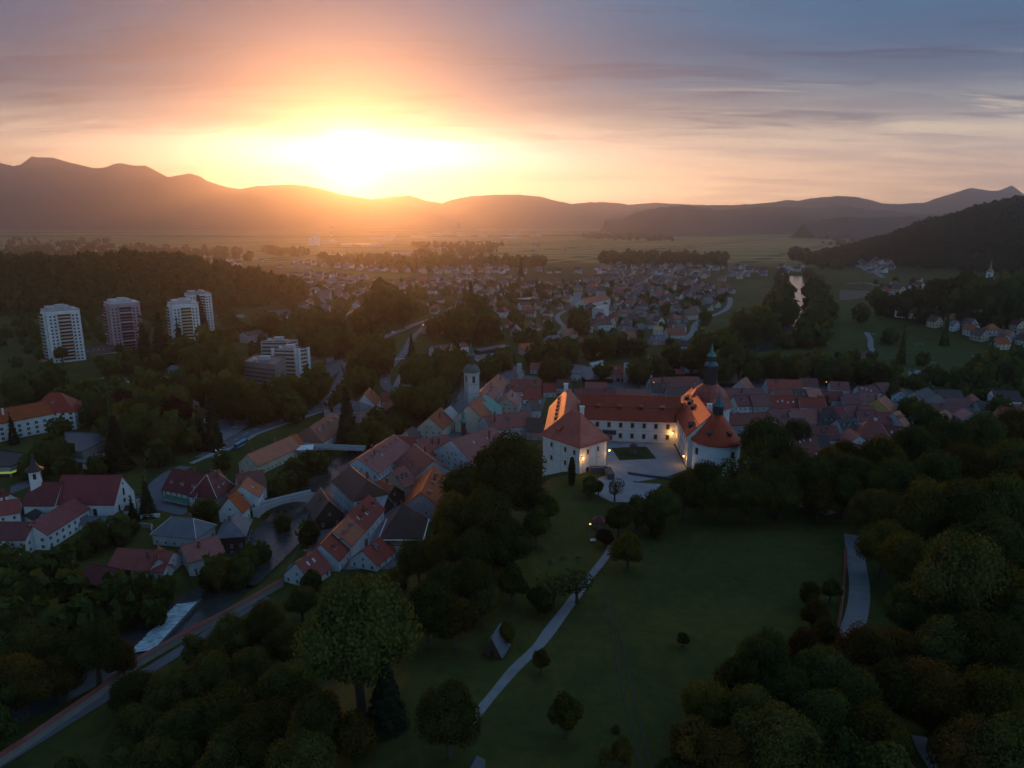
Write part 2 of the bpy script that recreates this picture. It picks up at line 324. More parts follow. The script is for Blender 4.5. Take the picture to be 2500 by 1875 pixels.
# ------------------------------------------------------------------ mesh helpers
class MB:
    def __init__(s): s.v = []; s.f = []; s.k = []
    def face(s, pts, k=0):
        i = len(s.v); s.v += [tuple(p) for p in pts]; s.f.append(tuple(range(i, i+len(pts)))); s.k.append(k)
    def box(s, x0, x1, y0, y1, z0, z1, k=0, top=None, bottom=True):
        i = len(s.v)
        s.v += [(x0, y0, z0), (x1, y0, z0), (x1, y1, z0), (x0, y1, z0), (x0, y0, z1), (x1, y0, z1), (x1, y1, z1), (x0, y1, z1)]
        q = [(4, 5, 6, 7), (0, 1, 5, 4), (1, 2, 6, 5), (2, 3, 7, 6), (3, 0, 4, 7)]+([(3, 2, 1, 0)] if bottom else [])
        s.f += [tuple(a+i for a in f) for f in q]; s.k += [k if top is None else top]+[k]*(len(q)-1)
    def rings(s, rs, k=0, n=None, cap0=True, cap1=True):
        """list of rings (each n points), skinned"""
        i0 = len(s.v); n = len(rs[0])
        for r in rs: s.v += [tuple(p) for p in r]
        for a in range(len(rs)-1):
            for b in range(n):
                c = (b+1) % n; s.f.append((i0+a*n+b, i0+a*n+c, i0+(a+1)*n+c, i0+(a+1)*n+b)); s.k.append(k)
        if cap0: s.f.append(tuple(i0+b for b in reversed(range(n)))); s.k.append(k)
        if cap1: s.f.append(tuple(i0+(len(rs)-1)*n+b for b in range(n))); s.k.append(k)
    def lathe(s, prof, n=16, k=0, c=(0, 0), rot=0.0):
        s.rings([[(c[0]+r*math.cos(rot+2*math.pi*b/n), c[1]+r*math.sin(rot+2*math.pi*b/n), z) for b in range(n)] for r, z in prof], k)
    def tube(s, p, q, r0, r1, n=6, k=0):
        p = Vector(p); q = Vector(q); d = (q-p).normalized(); a = d.orthogonal().normalized(); b = d.cross(a)
        s.rings([[tuple(o+a*r*math.cos(2*math.pi*i/n)+b*r*math.sin(2*math.pi*i/n)) for i in range(n)] for o, r in ((p, r0), (q, r1))], k)
    def mesh(s, name, mats, smooth=False):
        me = bpy.data.meshes.new(name); me.from_pydata(s.v, [], s.f)
        for m in (mats if isinstance(mats, (list, tuple)) else [mats]): me.materials.append(m)
        me.polygons.foreach_set('material_index', s.k)
        if smooth: me.polygons.foreach_set('use_smooth', [True]*len(s.f))
        me.update(); return me
    def build(s, name, mats, parent=None, smooth=False, **kw): return ob(name, s.mesh(name, mats, smooth), parent, **kw)
def ob(name, me, parent=None, loc=(0, 0, 0), rz=0.0, sc=None, **props):
    o = bpy.data.objects.new(name, me); COL.objects.link(o); o.location = loc; o.rotation_euler = (0, 0, rz)
    if sc is not None: o.scale = sc if isinstance(sc, tuple) else (sc, sc, sc)
    if parent: o.parent = parent
    for k, v in props.items(): o[k] = v
    return o
def thing(name, label, cat, loc, rz=0.0, group=None, sc=None):
    o = ob(name, None, None, loc, rz, sc); o.empty_display_size = .5; o['label'] = label; o['category'] = cat
    if group: o['group'] = group
    return o
def dup(root, loc, rz, sc=None):
    r = root.copy(); COL.objects.link(r); r.location = loc; r.rotation_euler = (0, 0, rz)
    if sc is not None: r.scale = sc if isinstance(sc, tuple) else (sc, sc, sc)
    for ch in root.children:
        c = ch.copy(); COL.objects.link(c); c.parent = r
        for g in ch.children:
            e = g.copy(); COL.objects.link(e); e.parent = c
    return r
def np_mesh(name, V, Fc, mats, kidx=None, smooth=False):
    """V (n,3), Fc (m,k) all faces same size"""
    me = bpy.data.meshes.new(name); n, k = Fc.shape
    me.vertices.add(len(V)); me.vertices.foreach_set('co', V.astype(np.float32).ravel())
    me.loops.add(n*k); me.loops.foreach_set('vertex_index', Fc.astype(np.int32).ravel())
    me.polygons.add(n); me.polygons.foreach_set('loop_start', np.arange(n, dtype=np.int32)*k); me.polygons.foreach_set('loop_total', np.full(n, k, np.int32))
    if smooth: me.polygons.foreach_set('use_smooth', np.ones(n, bool))
    for m in mats: me.materials.append(m)
    if kidx is not None: me.polygons.foreach_set('material_index', kidx.astype(np.int32))
    me.update(calc_edges=True); me.validate(); return me

# ------------------------------------------------------------------ the ground
def build_ground():
    ny, nx = gx.shape
    V = np.stack([gx.ravel(), gy.ravel(), GZ.ravel()], 1); i = np.arange(ny*nx).reshape(ny, nx)
    a, b, c, d = i[:-1, :-1].ravel(), i[:-1, 1:].ravel(), i[1:, 1:].ravel(), i[1:, :-1].ravel()
    T = np.concatenate([np.stack([a, b, c], 1), np.stack([a, c, d], 1)])
    ob('ground', np_mesh('ground', V, T, [ground_mat()], smooth=True), kind='structure')
build_ground()
def resample(P, step):
    P = [Vector((*p[:2], 0)) for p in P]; out = []
    # Catmull-Rom
    Q = [P[0]*2-P[1]]+P+[P[-1]*2-P[-2]]
    for i in range(1, len(Q)-2):
        n = max(2, int((Q[i+1]-Q[i]).length/step))
        for k in range(n):
            t = k/n; a, b, c, d = Q[i-1:i+3]
            out.append(.5*((2*b)+(c-a)*t+(2*a-5*b+4*c-d)*t*t+(3*b-a-3*c+d)*t**3))
    return out+[P[-1]]
def strip(name, P, w, mat, lift=.12, step=4.0, z=None, kind='structure', dash=None, off=0.0, cross=2, **props):
    pts = resample(P, step); b = MB(); prev = None
    for i, p in enumerate(pts):
        d = (pts[min(i+1, len(pts)-1)]-pts[max(i-1, 0)]).normalized(); nrm = Vector((-d.y, d.x, 0))
        ww = w(i/(len(pts)-1)) if callable(w) else w
        row = []
        for k in range(cross+1):
            q = p+nrm*(off+ww*(k/cross-.5)); row.append((q.x, q.y, (hz(q.x, q.y)+lift) if z is None else z))
        if prev and (dash is None or (i//dash) % 2 == 0):
            for k in range(cross): b.face([prev[k], prev[k+1], row[k+1], row[k]][::-1])
        prev = row
    # merge duplicate corners is not needed: neighbours share coordinates
    if kind: props['kind'] = kind
    return b.build(name, mat, **props)
def patch(name, P, mat, lift=.10, z=None, kind='structure', **props):
    b = MB(); b.face([(x, y, (hz(x, y)+lift) if z is None else z) for x, y in P])
    import bmesh
    me = b.mesh(name, mat); bm = bmesh.new(); bm.from_mesh(me); bmesh.ops.triangulate(bm, faces=bm.faces)
    bmesh.ops.recalc_face_normals(bm, faces=bm.faces)
    if sum(f.normal.z*f.calc_area() for f in bm.faces) < 0: bmesh.ops.reverse_faces(bm, faces=bm.faces)
    if z is None:
        for _ in range(6):
            e = [q for q in bm.edges if q.calc_length() > 7]
            if not e: break
            bmesh.ops.subdivide_edges(bm, edges=e, cuts=1); bmesh.ops.triangulate(bm, faces=bm.faces)
        for v in bm.verts: v.co.z = hz(v.co.x, v.co.y)+lift
    bm.to_mesh(me); bm.free()
    if kind: props['kind'] = kind
    return ob(name, me, **props)
def GP(k, *pts): return [G(*zp(k, *p)) for p in pts]

# ------------------------------------------------------------------ far mountains
def leaf_hill_mat(name, a, b_, sc):
    return material(name, a, .95, .45, sc, .1, tint=b_)
M_MOUNT = leaf_hill_mat('mountain_forest', (.035, .036, .040), (.05, .048, .046), .002)
def mountain(name, P, D, W, seed, rough=1.0):
    q = []
    for (x0, y0), (x1, y1) in zip(P[:-1], P[1:]):
        n = max(1, int(abs(x1-x0)/9))
        for k in range(n): q.append((x0+(x1-x0)*k/n, y0+(y1-y0)*k/n))
    q.append(P[-1]); rs = []
    for i, (px, py) in enumerate(q):
        d = ray(px, py+rough*1.6*noise.noise((px*.07, seed, 0))); t = D/d[1]
        rs.append((d[0]*t, D+.04*D*noise.noise((px*.006, seed, 5)), max(4, CZ+d[2]*t)))
    prof = [(-1, 0), (-.82, .07), (-.62, .2), (-.42, .40), (-.24, .62), (-.1, .84), (0, 1), (.12, .8), (.35, .45), (.65, .15), (1, 0)]
    V = []; n = len(prof)
    for i, (x, y, z) in enumerate(rs):
        for v, h in prof:
            s = noise.noise((x*.0016, v*2.1, seed))*(1-abs(v))*abs(v)*1.3
            V.append((x+v*W*.12*noise.noise((x*.001, seed+3, v)), y+v*W*(1+.3*noise.noise((x*.0012, seed, 1))), -3+(z+3)*max(0, min(1, h*(1+s)))))
    V = np.array(V); m = len(rs); i = np.arange(m*n).reshape(m, n)
    Q = np.stack([i[:-1, :-1].ravel(), i[1:, :-1].ravel(), i[1:, 1:].ravel(), i[:-1, 1:].ravel()], 1)
    ob(name, np_mesh(name, V, Q, [M_MOUNT], smooth=True), kind='structure')
mountain('mountain', [(-420, 470), (-300, 430), (-160, 400), (-60, 402), (0, 397), (28, 405), (45, 402), (75, 381), (92, 384), (130, 385), (165, 395), (200, 404), (222, 410), (250, 408), (268, 400), (292, 397),
    (322, 404), (355, 404), (372, 412), (408, 432), (430, 428), (462, 423), (484, 429), (505, 441), (552, 456), (592, 462), (625, 455), (660, 452), (705, 450), (745, 453), (790, 462), (830, 474), (880, 482),
    (940, 492), (1000, 505), (1060, 522), (1120, 540)], 10000, 1000, 1.0)
mountain('mountain', [(700, 530), (800, 500), (900, 488), (960, 480), (1000, 477), (1042, 490), (1080, 496), (1110, 486), (1150, 479), (1215, 475), (1270, 475), (1320, 480), (1365, 492), (1395, 498), (1440, 494), (1490, 494),
    (1545, 499), (1600, 494), (1660, 498), (1720, 501), (1800, 506), (1900, 520), (2000, 535)], 11600, 900, 2.0)
mountain('mountain', [(1500, 530), (1560, 520), (1640, 512), (1740, 500), (1800, 500), (1853, 497), (1890, 493), (1921, 488), (1950, 490), (1989, 483), (2034, 479), (2070, 481), (2092, 485), (2147, 496), (2200, 498), (2271, 494), (2300, 482),
    (2330, 471), (2362, 459), (2395, 467), (2412, 467), (2447, 454), (2478, 466), (2530, 485), (2620, 500), (2720, 520)], 9000, 850, 3.0)
mountain('mountain', [(1480, 536), (1520, 531), (1548, 518), (1605, 507), (1645, 504), (1684, 501), (1730, 508), (1763, 514), (1808, 508), (1870, 504), (1921, 506), (1965, 508), (2005, 508), (2035, 503), (2067, 501), (2092, 507), (2124, 514),
    (2160, 513), (2214, 518), (2300, 523), (2420, 532)], 7000, 620, 4.0, 1.6)
mountain('mountain', [(1960, 545), (2010, 536), (2060, 530), (2120, 532), (2180, 529), (2240, 528), (2300, 532), (2400, 540)], 5200, 380, 5.0, 1.8)

# ------------------------------------------------------------------ haze
def build_haze():
    b = MB(); b.box(-13400, 13400, -120, 13900, -9, 1090)
    m = bpy.data.materials.new('haze_air'); m.use_nodes = True; t = NT(m.node_tree); t.n.clear()
    v = t.add('ShaderNodeVolumePrincipled'); v.inputs['Color'].default_value = (.93, .90, .96, 1); v.inputs['Density'].default_value = HAZE; v.inputs['Anisotropy'].default_value = .86
    t.l.new(v.outputs[0], t.add('ShaderNodeOutputMaterial').inputs['Volume'])
    b.build('haze', m, kind='stuff')
build_haze()

# ------------------------------------------------------------------ water
strip('river', RIVER[:-4], 24, M_WATER, z=-1.9, step=8)
strip('river', RIVER[-5:], 34, M_WATER, z=-3.1, step=8)
strip('river', RIVER_FAR, 30, M_WATER, z=-1.2, step=12)
def foam_mat():
    m = bpy.data.materials.new('falling_water'); m.use_nodes = True; t = NT(m.node_tree); b = t.n['Principled BSDF']
    uv = t.add('ShaderNodeTexCoord').outputs['Object']
    n = t.m('ADD', t.m('MULTIPLY', t.noise(t.mapv(uv, (2.2, .25, .25)), 1.0, 5, .7, .6), .75), t.m('MULTIPLY', t.noise(uv, .5, 4), .25))
    t.put(b.inputs['Base Color'], t.ramp(n, [(.36, (.06, .12, .15)), (.50, (.42, .58, .64)), (.62, (.80, .86, .88))])); b.inputs['Roughness'].default_value = .5
    return m
def build_weir():
    a, b_ = U(436, 1466, -1.7), U(322, 1584, -1.7); c, d_ = U(498, 1482, -1.6), U(372, 1592, -1.6)
    ax = Vector((b_[0]-a[0], b_[1]-a[1], 0)); L = ax.length; ang = math.atan2(ax.y, ax.x)
    r = thing('weir', 'stepped river weir with a bright band of white falling water', 'weir', (a[0], a[1], 0), ang)
    n = 40; mb = MB(); prev = None            # falling sheet: local x along the crest, +y toward the upper pool
    s = 1 if (Matrix.Rotation(-ang, 2) @ Vector((c[0]-a[0], c[1]-a[1]))).y > 0 else -1
    for i in range(n+1):
        x = L*i/n; j = .35*math.sin(i*1.9)+.25*math.sin(i*.7)
        row = [(x, s*(7.2+j*.6), -1.85), (x, s*(6.0+j), -1.95), (x, s*3.2, -2.5), (x, s*.8, -2.95), (x, s*(-1.2+j*1.4), -3.02)]
        if prev:
            for k in range(4): mb.face([prev[k], prev[k+1], row[k+1], row[k]] if s > 0 else [prev[k], row[k], row[k+1], prev[k+1]])
        prev = row
    mb.build('falling_water', foam_mat(), r)
    sm = material('wet_stone', (.05, .05, .055), .35, .4, .5)
    for i in range(16):                       # flat stone slabs of the apron
        q = MB(); x0 = L*(i+.02)/16; x1 = L*(i+.96)/16; q.box(x0, x1, min(s*-1.0, s*-9.5), max(s*-1.0, s*-9.5), -3.4, -3.0+.06*rng.random()); q.build('apron_slab', sm, r)
    q = MB(); q.box(-2, L+1, min(s*7.0, s*7.7), max(s*7.0, s*7.7), -4.5, -1.8); q.build('sill', M_STONE, r)
build_weir()

# ------------------------------------------------------------------ roads, squares, paths
MAIN = GP('j', (60, 1590), (250, 1480), (410, 1400), (560, 1310), (900, 1200), (1280, 1080), (1420, 965), (1500, 850), (1560, 740), (1630, 610), (1750, 455), (1800, 420))
strip('main_road', MAIN, 9.5, M_ASPH, .14)
strip('pavement', MAIN[:6], 3.2, M_PAVE, .26, off=-7.2)
strip('lane_line', MAIN, .35, M_LINE, .19, dash=1, step=5)
strip('church_road', GP('c', (520, 330), (300, 440), (130, 590), (60, 720), (180, 860), (420, 930), (560, 940)), 8.5, M_ASPH, .13)
strip('bridge_road', GP('k', (2260, 675), (2000, 765), (1850, 830), (1640, 915)), 10, M_ASPH2, .14, step=8)
strip('river_road', GP('k', (2110, 790), (1985, 900), (1880, 1080), (1790, 1160), (1700, 1290), (1690, 1420), (1790, 1500), (1960, 1535), (2260, 1560)), 8.5, M_ASPH, .15)
strip('lane_line', GP('k', (2110, 790), (1985, 900), (1880, 1080), (1790, 1160), (1700, 1290), (1690, 1400)), .4, M_LINE, .2, dash=1, step=6)
strip('field_lane', GP('m', (1190, 850), (1290, 760), (1310, 690), (1390, 620), (1530, 570), (1650, 510), (1690, 440), (1690, 380)), 8, M_GRAV, .15, step=8)
strip('suburb_street', GP('l', (1470, 215), (1640, 290), (1500, 340)), 9, M_ASPH2, .15, step=8)
strip('suburb_street', GP('l', (1850, 330), (1790, 460), (1620, 560), (1600, 620), (1670, 700), (1610, 770), (1480, 800)), 7, M_ASPH2, .15, step=8)
strip('suburb_street', GP('m', (360, 610), (430, 520), (470, 440)), 8, M_ASPH2, .15, step=8)
strip('suburb_street', GP('k', (1250, 640), (1080, 640), (1040, 540), (980, 470)), 6, M_ASPH2, .15, step=8)
strip('valley_road', GP('n', (200, 40), (330, 95), (430, 130), (520, 190)), 12, M_GRAV, .15, step=12)
strip('valley_road', GP('n', (90, 265), (300, 250), (460, 285), (640, 290)), 9, M_ASPH2, .15, step=12)
strip('village_street', GP('n', (880, 225), (890, 330), (905, 420)), 14, M_GRAV, .15, step=10)
strip('village_street', GP('n', (780, 470), (830, 560), (900, 600)), 9, M_ASPH2, .15, step=10)
strip('village_street', GP('n', (1290, 660), (1500, 720), (1700, 760)), 5, M_ASPH2, .15, step=10)
strip('field_track', GP('n', (320, 850), (370, 930), (370, 1010), (420, 1120)), 5.5, M_GRAV, .13, step=6)
strip('town_road', GP('o', (1030, 425), (1150, 340), (1300, 290), (1440, 260), (1560, 262)), 11, M_ASPH2, .15, step=6)
strip('lane_line', GP('o', (1030, 425), (1150, 340), (1300, 290), (1440, 260)), .45, M_LINE, .2, step=6)
patch('car_park', GP('o', (830, 215), (1050, 225), (1000, 280), (920, 325), (820, 285)), M_ASPH2)
patch('car_park', GP('j', (230, 1180), (470, 1130), (700, 1040), (740, 1010), (690, 1130), (480, 1300), (280, 1420), (60, 1400), (40, 1290)), M_ASPH2, .10)
patch('car_park', GP('i', (1650, 1150), (1830, 1150), (1990, 1350), (1860, 1400), (1640, 1280)), M_ASPH, .10)
patch('station_yard', GP('k', (860, 1190), (1250, 1140), (1240, 1230), (1110, 1330), (970, 1300)), M_ASPH, .10)
patch('cemetery_path', GP('k', (1830, 1310), (1990, 1240), (1980, 1450), (1760, 1440)), M_GRAV, .10)
strip('shop_road', GP('a', (0, 130), (120, 130), (280, 110)), 10, M_ASPH2, .12)
patch('plaza', GP('l', (1740, 325), (1850, 325), (1830, 470), (1740, 480)), M_ASPH2)
patch('plaza', GP('e', (0, 770), (290, 700), (300, 780), (0, 850)), M_PAVE)
patch('school_lane', GP('a', (150, 1500), (400, 1390), (400, 1500), (130, 1600)), M_ASPH)
patch('town_paving', [G(*p) for p in ((700, 1395), (960, 1390), (1035, 1280), (1060, 1160), (1300, 1060), (1340, 960), (1330, 925), (1180, 905), (1085, 985), (1010, 1070), (905, 1100), (835, 1160), (800, 1235), (735, 1330))], M_ASPH, .07)
patch('town_paving', [G(*p) for p in ((1440, 935), (1760, 925), (2080, 925), (2260, 960), (2240, 1040), (2060, 1120), (1940, 1110), (1860, 1010), (1640, 985))], M_ASPH, .07)
strip('town_street', GP('d', (1120, 1170), (1230, 880), (1400, 560), (1480, 430)), 5, M_PAVE, .12)
patch('town_square', GP('e', (530, 1390), (690, 1380), (800, 1480), (620, 1640), (560, 1600)), M_PAVE)
patch('town_square', GP('f', (1060, 640), (1320, 560), (1460, 680), (1330, 820), (1060, 780)), M_PAVE)
patch('lawn', GP('c', (40, 260), (240, 190), (540, 300), (330, 340), (100, 330)), material('park_lawn', (.035, .052, .018), 1, .3, .2, .1))
patch('lawn', GP('c', (0, 400), (330, 420), (270, 490), (60, 610), (0, 620)), MATS['park_lawn'])
patch('grass_field', GP('k', (1640, 930), (2110, 770), (1960, 930), (1860, 1080), (1760, 1120)), material('bright_grass', (.075, .088, .022), 1, .3, .05, .1), .08)
patch('grass_field', GP('m', (1350, 820), (1380, 650), (1620, 560), (1720, 430), (1720, 320), (1850, 190), (2210, 200), (2190, 520), (1760, 770)), material('meadow_grass', (.075, .085, .024), 1, .25, .02, .1), .10)
patch('grass_field', GP('n', (0, 470), (340, 470), (440, 560), (440, 700), (560, 800), (560, 900), (330, 900), (0, 1040)), MATS['meadow_grass'], .10)
patch('ploughed_field', GP('n', (0, 340), (360, 350), (330, 430), (0, 460)), material('ploughed_soil', (.17, .13, .10), 1, .2, .05, .1), .11)
patch('football_pitch', GP('n', (400, 960), (1180, 960), (1540, 1070), (1640, 1200), (1500, 1290), (520, 1230)), material('pitch_grass', (.060, .078, .024), 1, .22, .03, .1), .12)
patch('grass_field', GP('k', (560, 130), (900, 140), (1300, 190), (2000, 225), (1900, 265), (1400, 270), (860, 235)), material('field_grass', (.12, .13, .03), 1, .2, .02, .1), .12)
patch('courtyard', [(33, 262), (40, 298), (70, 295), (68, 262), (57, 253), (47, 249), (38, 253)], M_PAVE, .10)
patch('forecourt', GP('p', (1000, 1330), (1130, 1270), (1390, 1230), (1480, 1380), (1850, 1400), (1800, 1480), (1580, 1640), (1470, 1659), (1180, 1659), (950, 1540)), M_PAVE, .12)
patch('courtyard_lawn', [U(*zp('p', *q), 37.4) for q in ((1175, 895), (1650, 878), (1785, 1040), (1285, 1062))], MATS['park_lawn'], .16)
PATH = GP('s', (1495, 1335), (1470, 1372), (1436, 1415), (1404, 1462), (1352, 1528), (1310, 1585), (1255, 1640), (1180, 1730), (1130, 1790))
strip('footpath', PATH, lambda t: 2.5-.35*math.sin(t*9)-.15*math.sin(t*31), M_GRAV, .12, step=2.5)
for off in (-.95, .95):
    strip('wheel_track', GP('s', (1462, 1395), (1478, 1440), (1494, 1500), (1508, 1560), (1522, 1640), (1538, 1720), (1556, 1800), (1580, 1880)), .5, M_DIRT, .09, off=off, step=3)
strip('footpath', GP('s', (2082, 1310), (2090, 1372), (2098, 1430), (2094, 1490), (2076, 1550), (2060, 1600)), 5.0, M_GRAV, .12)
strip('footpath', GP('s', (2245, 1800), (2262, 1840), (2290, 1890)), 3.0, M_GRAV, .12)
strip('footpath', GP('s', (1935, 1232), (1990, 1242), (2030, 1256)), 5.0, M_GRAV, .12)
strip('river_walk', [(-132, 138), (-122, 158), (-110, 182), (-98, 206), (-87, 228)], 4.2, M_ASPH, .2)
def crosswalk(p, q, w, n, label):
    t = thing('zebra_crossing', label, 'zebra crossing', (p[0], p[1], 0)); P = Vector((*p, 0)); Q = Vector((*q, 0)); d = (Q-P).normalized(); nn = Vector((-d.y, d.x, 0)); L = (Q-P).length
    for i in range(n):
        b = MB(); c = P+d*(L*(i+.25)/n); e = P+d*(L*(i+.75)/n); pts = []
        for o, s in ((c, -1), (e, -1), (e, 1), (c, 1)):
            w_ = o+nn*s*w/2; pts.append((w_.x-p[0], w_.y-p[1], hz(w_.x, w_.y)+.21))
        b.face(pts); b.build('stripe', M_LINE, t)
crosswalk(G(*zp('c', 590, 300)), G(*zp('c', 900, 165)), 3.5, 14, 'white zebra crossing on the main road below the teal bus')
crosswalk(G(*zp('j', 2140, 525)), G(*zp('j', 2250, 520)), 4.0, 8, 'white zebra crossing over the river road beside the tall dark cypress')
crosswalk(G(*zp('j', 80, 1085)), G(*zp('j', 215, 1048)), 3.0, 12, 'white zebra crossing on the car park entrance beside the orange-walled shop')
crosswalk(G(*zp('j', 1445, 890)), G(*zp('j', 1540, 885)), 5.0, 9, 'wide white zebra crossing where the main road bends uphill')
# ------------------------------------------------------------------ building kit
LAND = []            # (short name, pixel x, pixel y) used to describe the lesser houses and trees
def land(name, x, y, z=6): LAND.append((name, *PX(x, y, z)))
UNIT = {}
def unit_window(kind='plain'):
    """1 x 1 window in the local y=0 plane facing -y: frame proud of the wall, pane set back, sill"""
    if kind in UNIT: return UNIT[kind]
    b = MB(); f = .10 if kind != 'shutter' else .11
    b.face([(-.5+f, -.02, f), (.5-f, -.02, f), (.5-f, -.02, 1-f), (-.5+f, -.02, 1-f)], 1)
    for x0, x1, z0, z1 in ((-.5, -.5+f, 0, 1), (.5-f, .5, 0, 1), (-.5+f, .5-f, 1-f, 1), (-.5+f, .5-f, 0, f)): b.box(x0, x1, -.07, .03, z0, z1, 0)
    b.box(-.56, .56, -.12, .02, -.05, 0, 0)
    if kind != 'shutter': b.box(-.03, .03, -.05, -.02, f, 1-f, 0)
    mats = {'plain': [M_FRAME, M_PANE], 'shutter': [WALL['cream'], M_SHUT], 'dark': [M_SHUT, M_PANE], 'lit': [M_FRAME, M_LIT]}[kind]
    UNIT[kind] = b.mesh('window', mats); return UNIT[kind]
def put_window(root, x, y, z, nx, ny, w=1.1, h=1.5, kind='plain', name='window'):
    """nx, ny: outward normal in the root's axes"""
    return ob(name, unit_window(kind), root, (x, y, z), math.atan2(ny, nx)+math.pi/2, (w, 1, h))
def faces_camera(x, y, nx, ny, lim=-.12):
    d = math.hypot(x, y) or 1; return (-x*nx-y*ny)/d > lim
def wall_windows(root, x0, y0, x1, y1, zs, h, w=1.1, step=3.3, kind='plain', wp=None, edge=.9):
    """windows along a wall from (x0,y0) to (x1,y1) whose outside lies to the right of that direction"""
    L = math.hypot(x1-x0, y1-y0); dx, dy = (x1-x0)/L, (y1-y0)/L; nx, ny = dy, -dx
    rz = root.rotation_euler.z; c, s = math.cos(rz), math.sin(rz); mx, my = (x0+x1)/2, (y0+y1)/2
    if not faces_camera(root.location.x+c*mx-s*my, root.location.y+s*mx+c*my, c*nx-s*ny, s*nx+c*ny): return 0
    n = max(1, int((L-2*edge+step*.35)/step)); n = n if L > 2.2 else 0
    for z in zs:
        for i in range(n):
            t = L*(i+.5)/n
            put_window(root, x0+dx*t, y0+dy*t, z, nx, ny, w, h, kind)
    return n
def gable_body(b, L, w, he, hr, k=0, hipped=False, base=0.0):
    x, y = L/2, w/2
    if hipped:
        b.face([(-x, -y, base), (x, -y, base), (x, -y, he), (-x, -y, he)], k); b.face([(x, y, base), (-x, y, base), (-x, y, he), (x, y, he)], k)
        b.face([(x, -y, base), (x, y, base), (x, y, he), (x, -y, he)], k); b.face([(-x, y, base), (-x, -y, base), (-x, -y, he), (-x, y, he)], k)
    else:
        b.face([(-x, -y, base), (x, -y, base), (x, -y, he), (-x, -y, he)], k); b.face([(x, y, base), (-x, y, base), (-x, y, he), (x, y, he)], k)
        b.face([(x, -y, base), (x, y, base), (x, y, he), (x, 0, hr), (x, -y, he)], k); b.face([(-x, y, base), (-x, -y, base), (-x, -y, he), (-x, 0, hr), (-x, y, he)], k)
def roof_shell(b, L, w, he, hr, o=.6, typ='gable', inset=0.0, t=.28, k=0, og=None):
    """thick roof: ridge along x; hip: ridge shortened by inset each end"""
    y = w/2; sl = (hr-he)/y; og = o*.7 if og is None else og
    ze = he-o*sl+.12; zr = hr+.12; ye = y+o
    if typ == 'gable':
        xe = L/2+og; A = [(-xe, -ye, ze), (xe, -ye, ze), (xe, 0, zr), (-xe, 0, zr)]; B = [(xe, ye, ze), (-xe, ye, ze), (-xe, 0, zr), (xe, 0, zr)]
        b.face(A, k); b.face(B, k)
        for P in (A, B):
            lo = [(p[0], p[1], p[2]-t) for p in P]; b.face(lo[::-1], k); b.face([lo[0], lo[1], P[1], P[0]], k)
            b.face([lo[1], lo[2], P[2], P[1]], k); b.face([lo[3], lo[0], P[0], P[3]], k)
        b.box(-xe, xe, -.16, .16, zr-.12, zr+.14, k)
    else:
        xe = L/2+o; xr = max(L/2-inset, .05)
        E_ = [(-xe, -ye, ze), (xe, -ye, ze), (xe, ye, ze), (-xe, ye, ze)]; r0, r1 = (-xr, 0, zr), (xr, 0, zr)
        b.face([E_[0], E_[1], r1, r0], k); b.face([E_[2], E_[3], r0, r1], k); b.face([E_[1], E_[2], r1], k); b.face([E_[3], E_[0], r0], k)
        lo = [(p[0], p[1], p[2]-t) for p in E_]; b.face(lo[::-1], k)
        for i in range(4): j = (i+1) % 4; b.face([lo[i], lo[j], E_[j], E_[i]], k)
        b.box(-xr, xr, -.16, .16, zr-.12, zr+.14, k)
def chimney(roof, x, y, z0, z1, s=.45, pale=False):
    b = MB(); b.box(-s, s, -s*.8, s*.8, z0, z1); b.box(-s*1.25, s*1.25, -s*1.05, s*1.05, z1, z1+.18)
    b.build('chimney', M_LIME if pale else M_CHIM, roof, loc=(x, y, 0))
def dormer(roof, x, y, he, hr, w, side, dw=1.5, dh=1.3, kind='shed', mat=None, wm=None):
    """on the slope at local y (sign = side)"""
    sl = (hr-he)/(w/2); z = hr-abs(y)*sl; s = 1 if side > 0 else -1; b = MB(); d = dh/sl*1.05 if sl > .2 else 2
    yf = abs(y); yb = max(.05, yf-d*1.35); zt = z+dh
    P = lambda X, Y, Z: (X, s*Y, Z)
    q = lambda pts, k: b.face(pts if s > 0 else pts[::-1], k)
    q([P(-dw/2, yf, z), P(-dw/2, yf, zt), P(dw/2, yf, zt), P(dw/2, yf, z)], 1)
    for e in (-1, 1):
        X = e*dw/2; pts = [P(X, yf, z), P(X, yf-d, z+d*sl), P(X, yf, zt)]; q(pts if e < 0 else pts[::-1], 1)
    q([P(-dw/2+.2, yf+.03, z+.3), P(-dw/2+.2, yf+.03, zt-.15), P(dw/2-.2, yf+.03, zt-.15), P(dw/2-.2, yf+.03, z+.3)], 2)
    ov = .25
    if kind == 'shed':
        zb = hr-yb*sl+.12
        for dz in (0, .14): q([P(-dw/2-ov, yf+ov, zt+dz), P(-dw/2-ov, yb, zb+dz), P(dw/2+ov, yb, zb+dz), P(dw/2+ov, yf+ov, zt+dz)], 0)
        q([P(-dw/2-ov, yf+ov, zt), P(-dw/2-ov, yf+ov, zt+.14), P(dw/2+ov, yf+ov, zt+.14), P(dw/2+ov, yf+ov, zt)], 0)
    else:
        zk = zt+dw*.4; yb2 = max(.05, (hr-zk)/sl); ybe = max(.05, (hr-zt)/sl)
        q([P(-dw/2, yf, zt), P(0, yf, zk), P(dw/2, yf, zt)], 1)
        for dz in (.02, .16):
            q([P(-dw/2-ov, yf+ov, zt-.1+dz), P(-dw/2-ov, ybe, zt-.1+dz), P(0, yb2, zk+dz), P(0, yf+ov, zk+dz)], 0); q([P(0, yf+ov, zk+dz), P(0, yb2, zk+dz), P(dw/2+ov, ybe, zt-.1+dz), P(dw/2+ov, yf+ov, zt-.1+dz)], 0)
    b.build('dormer', [mat, wm or WALL['white'], M_PANE], roof, loc=(x, 0, 0))
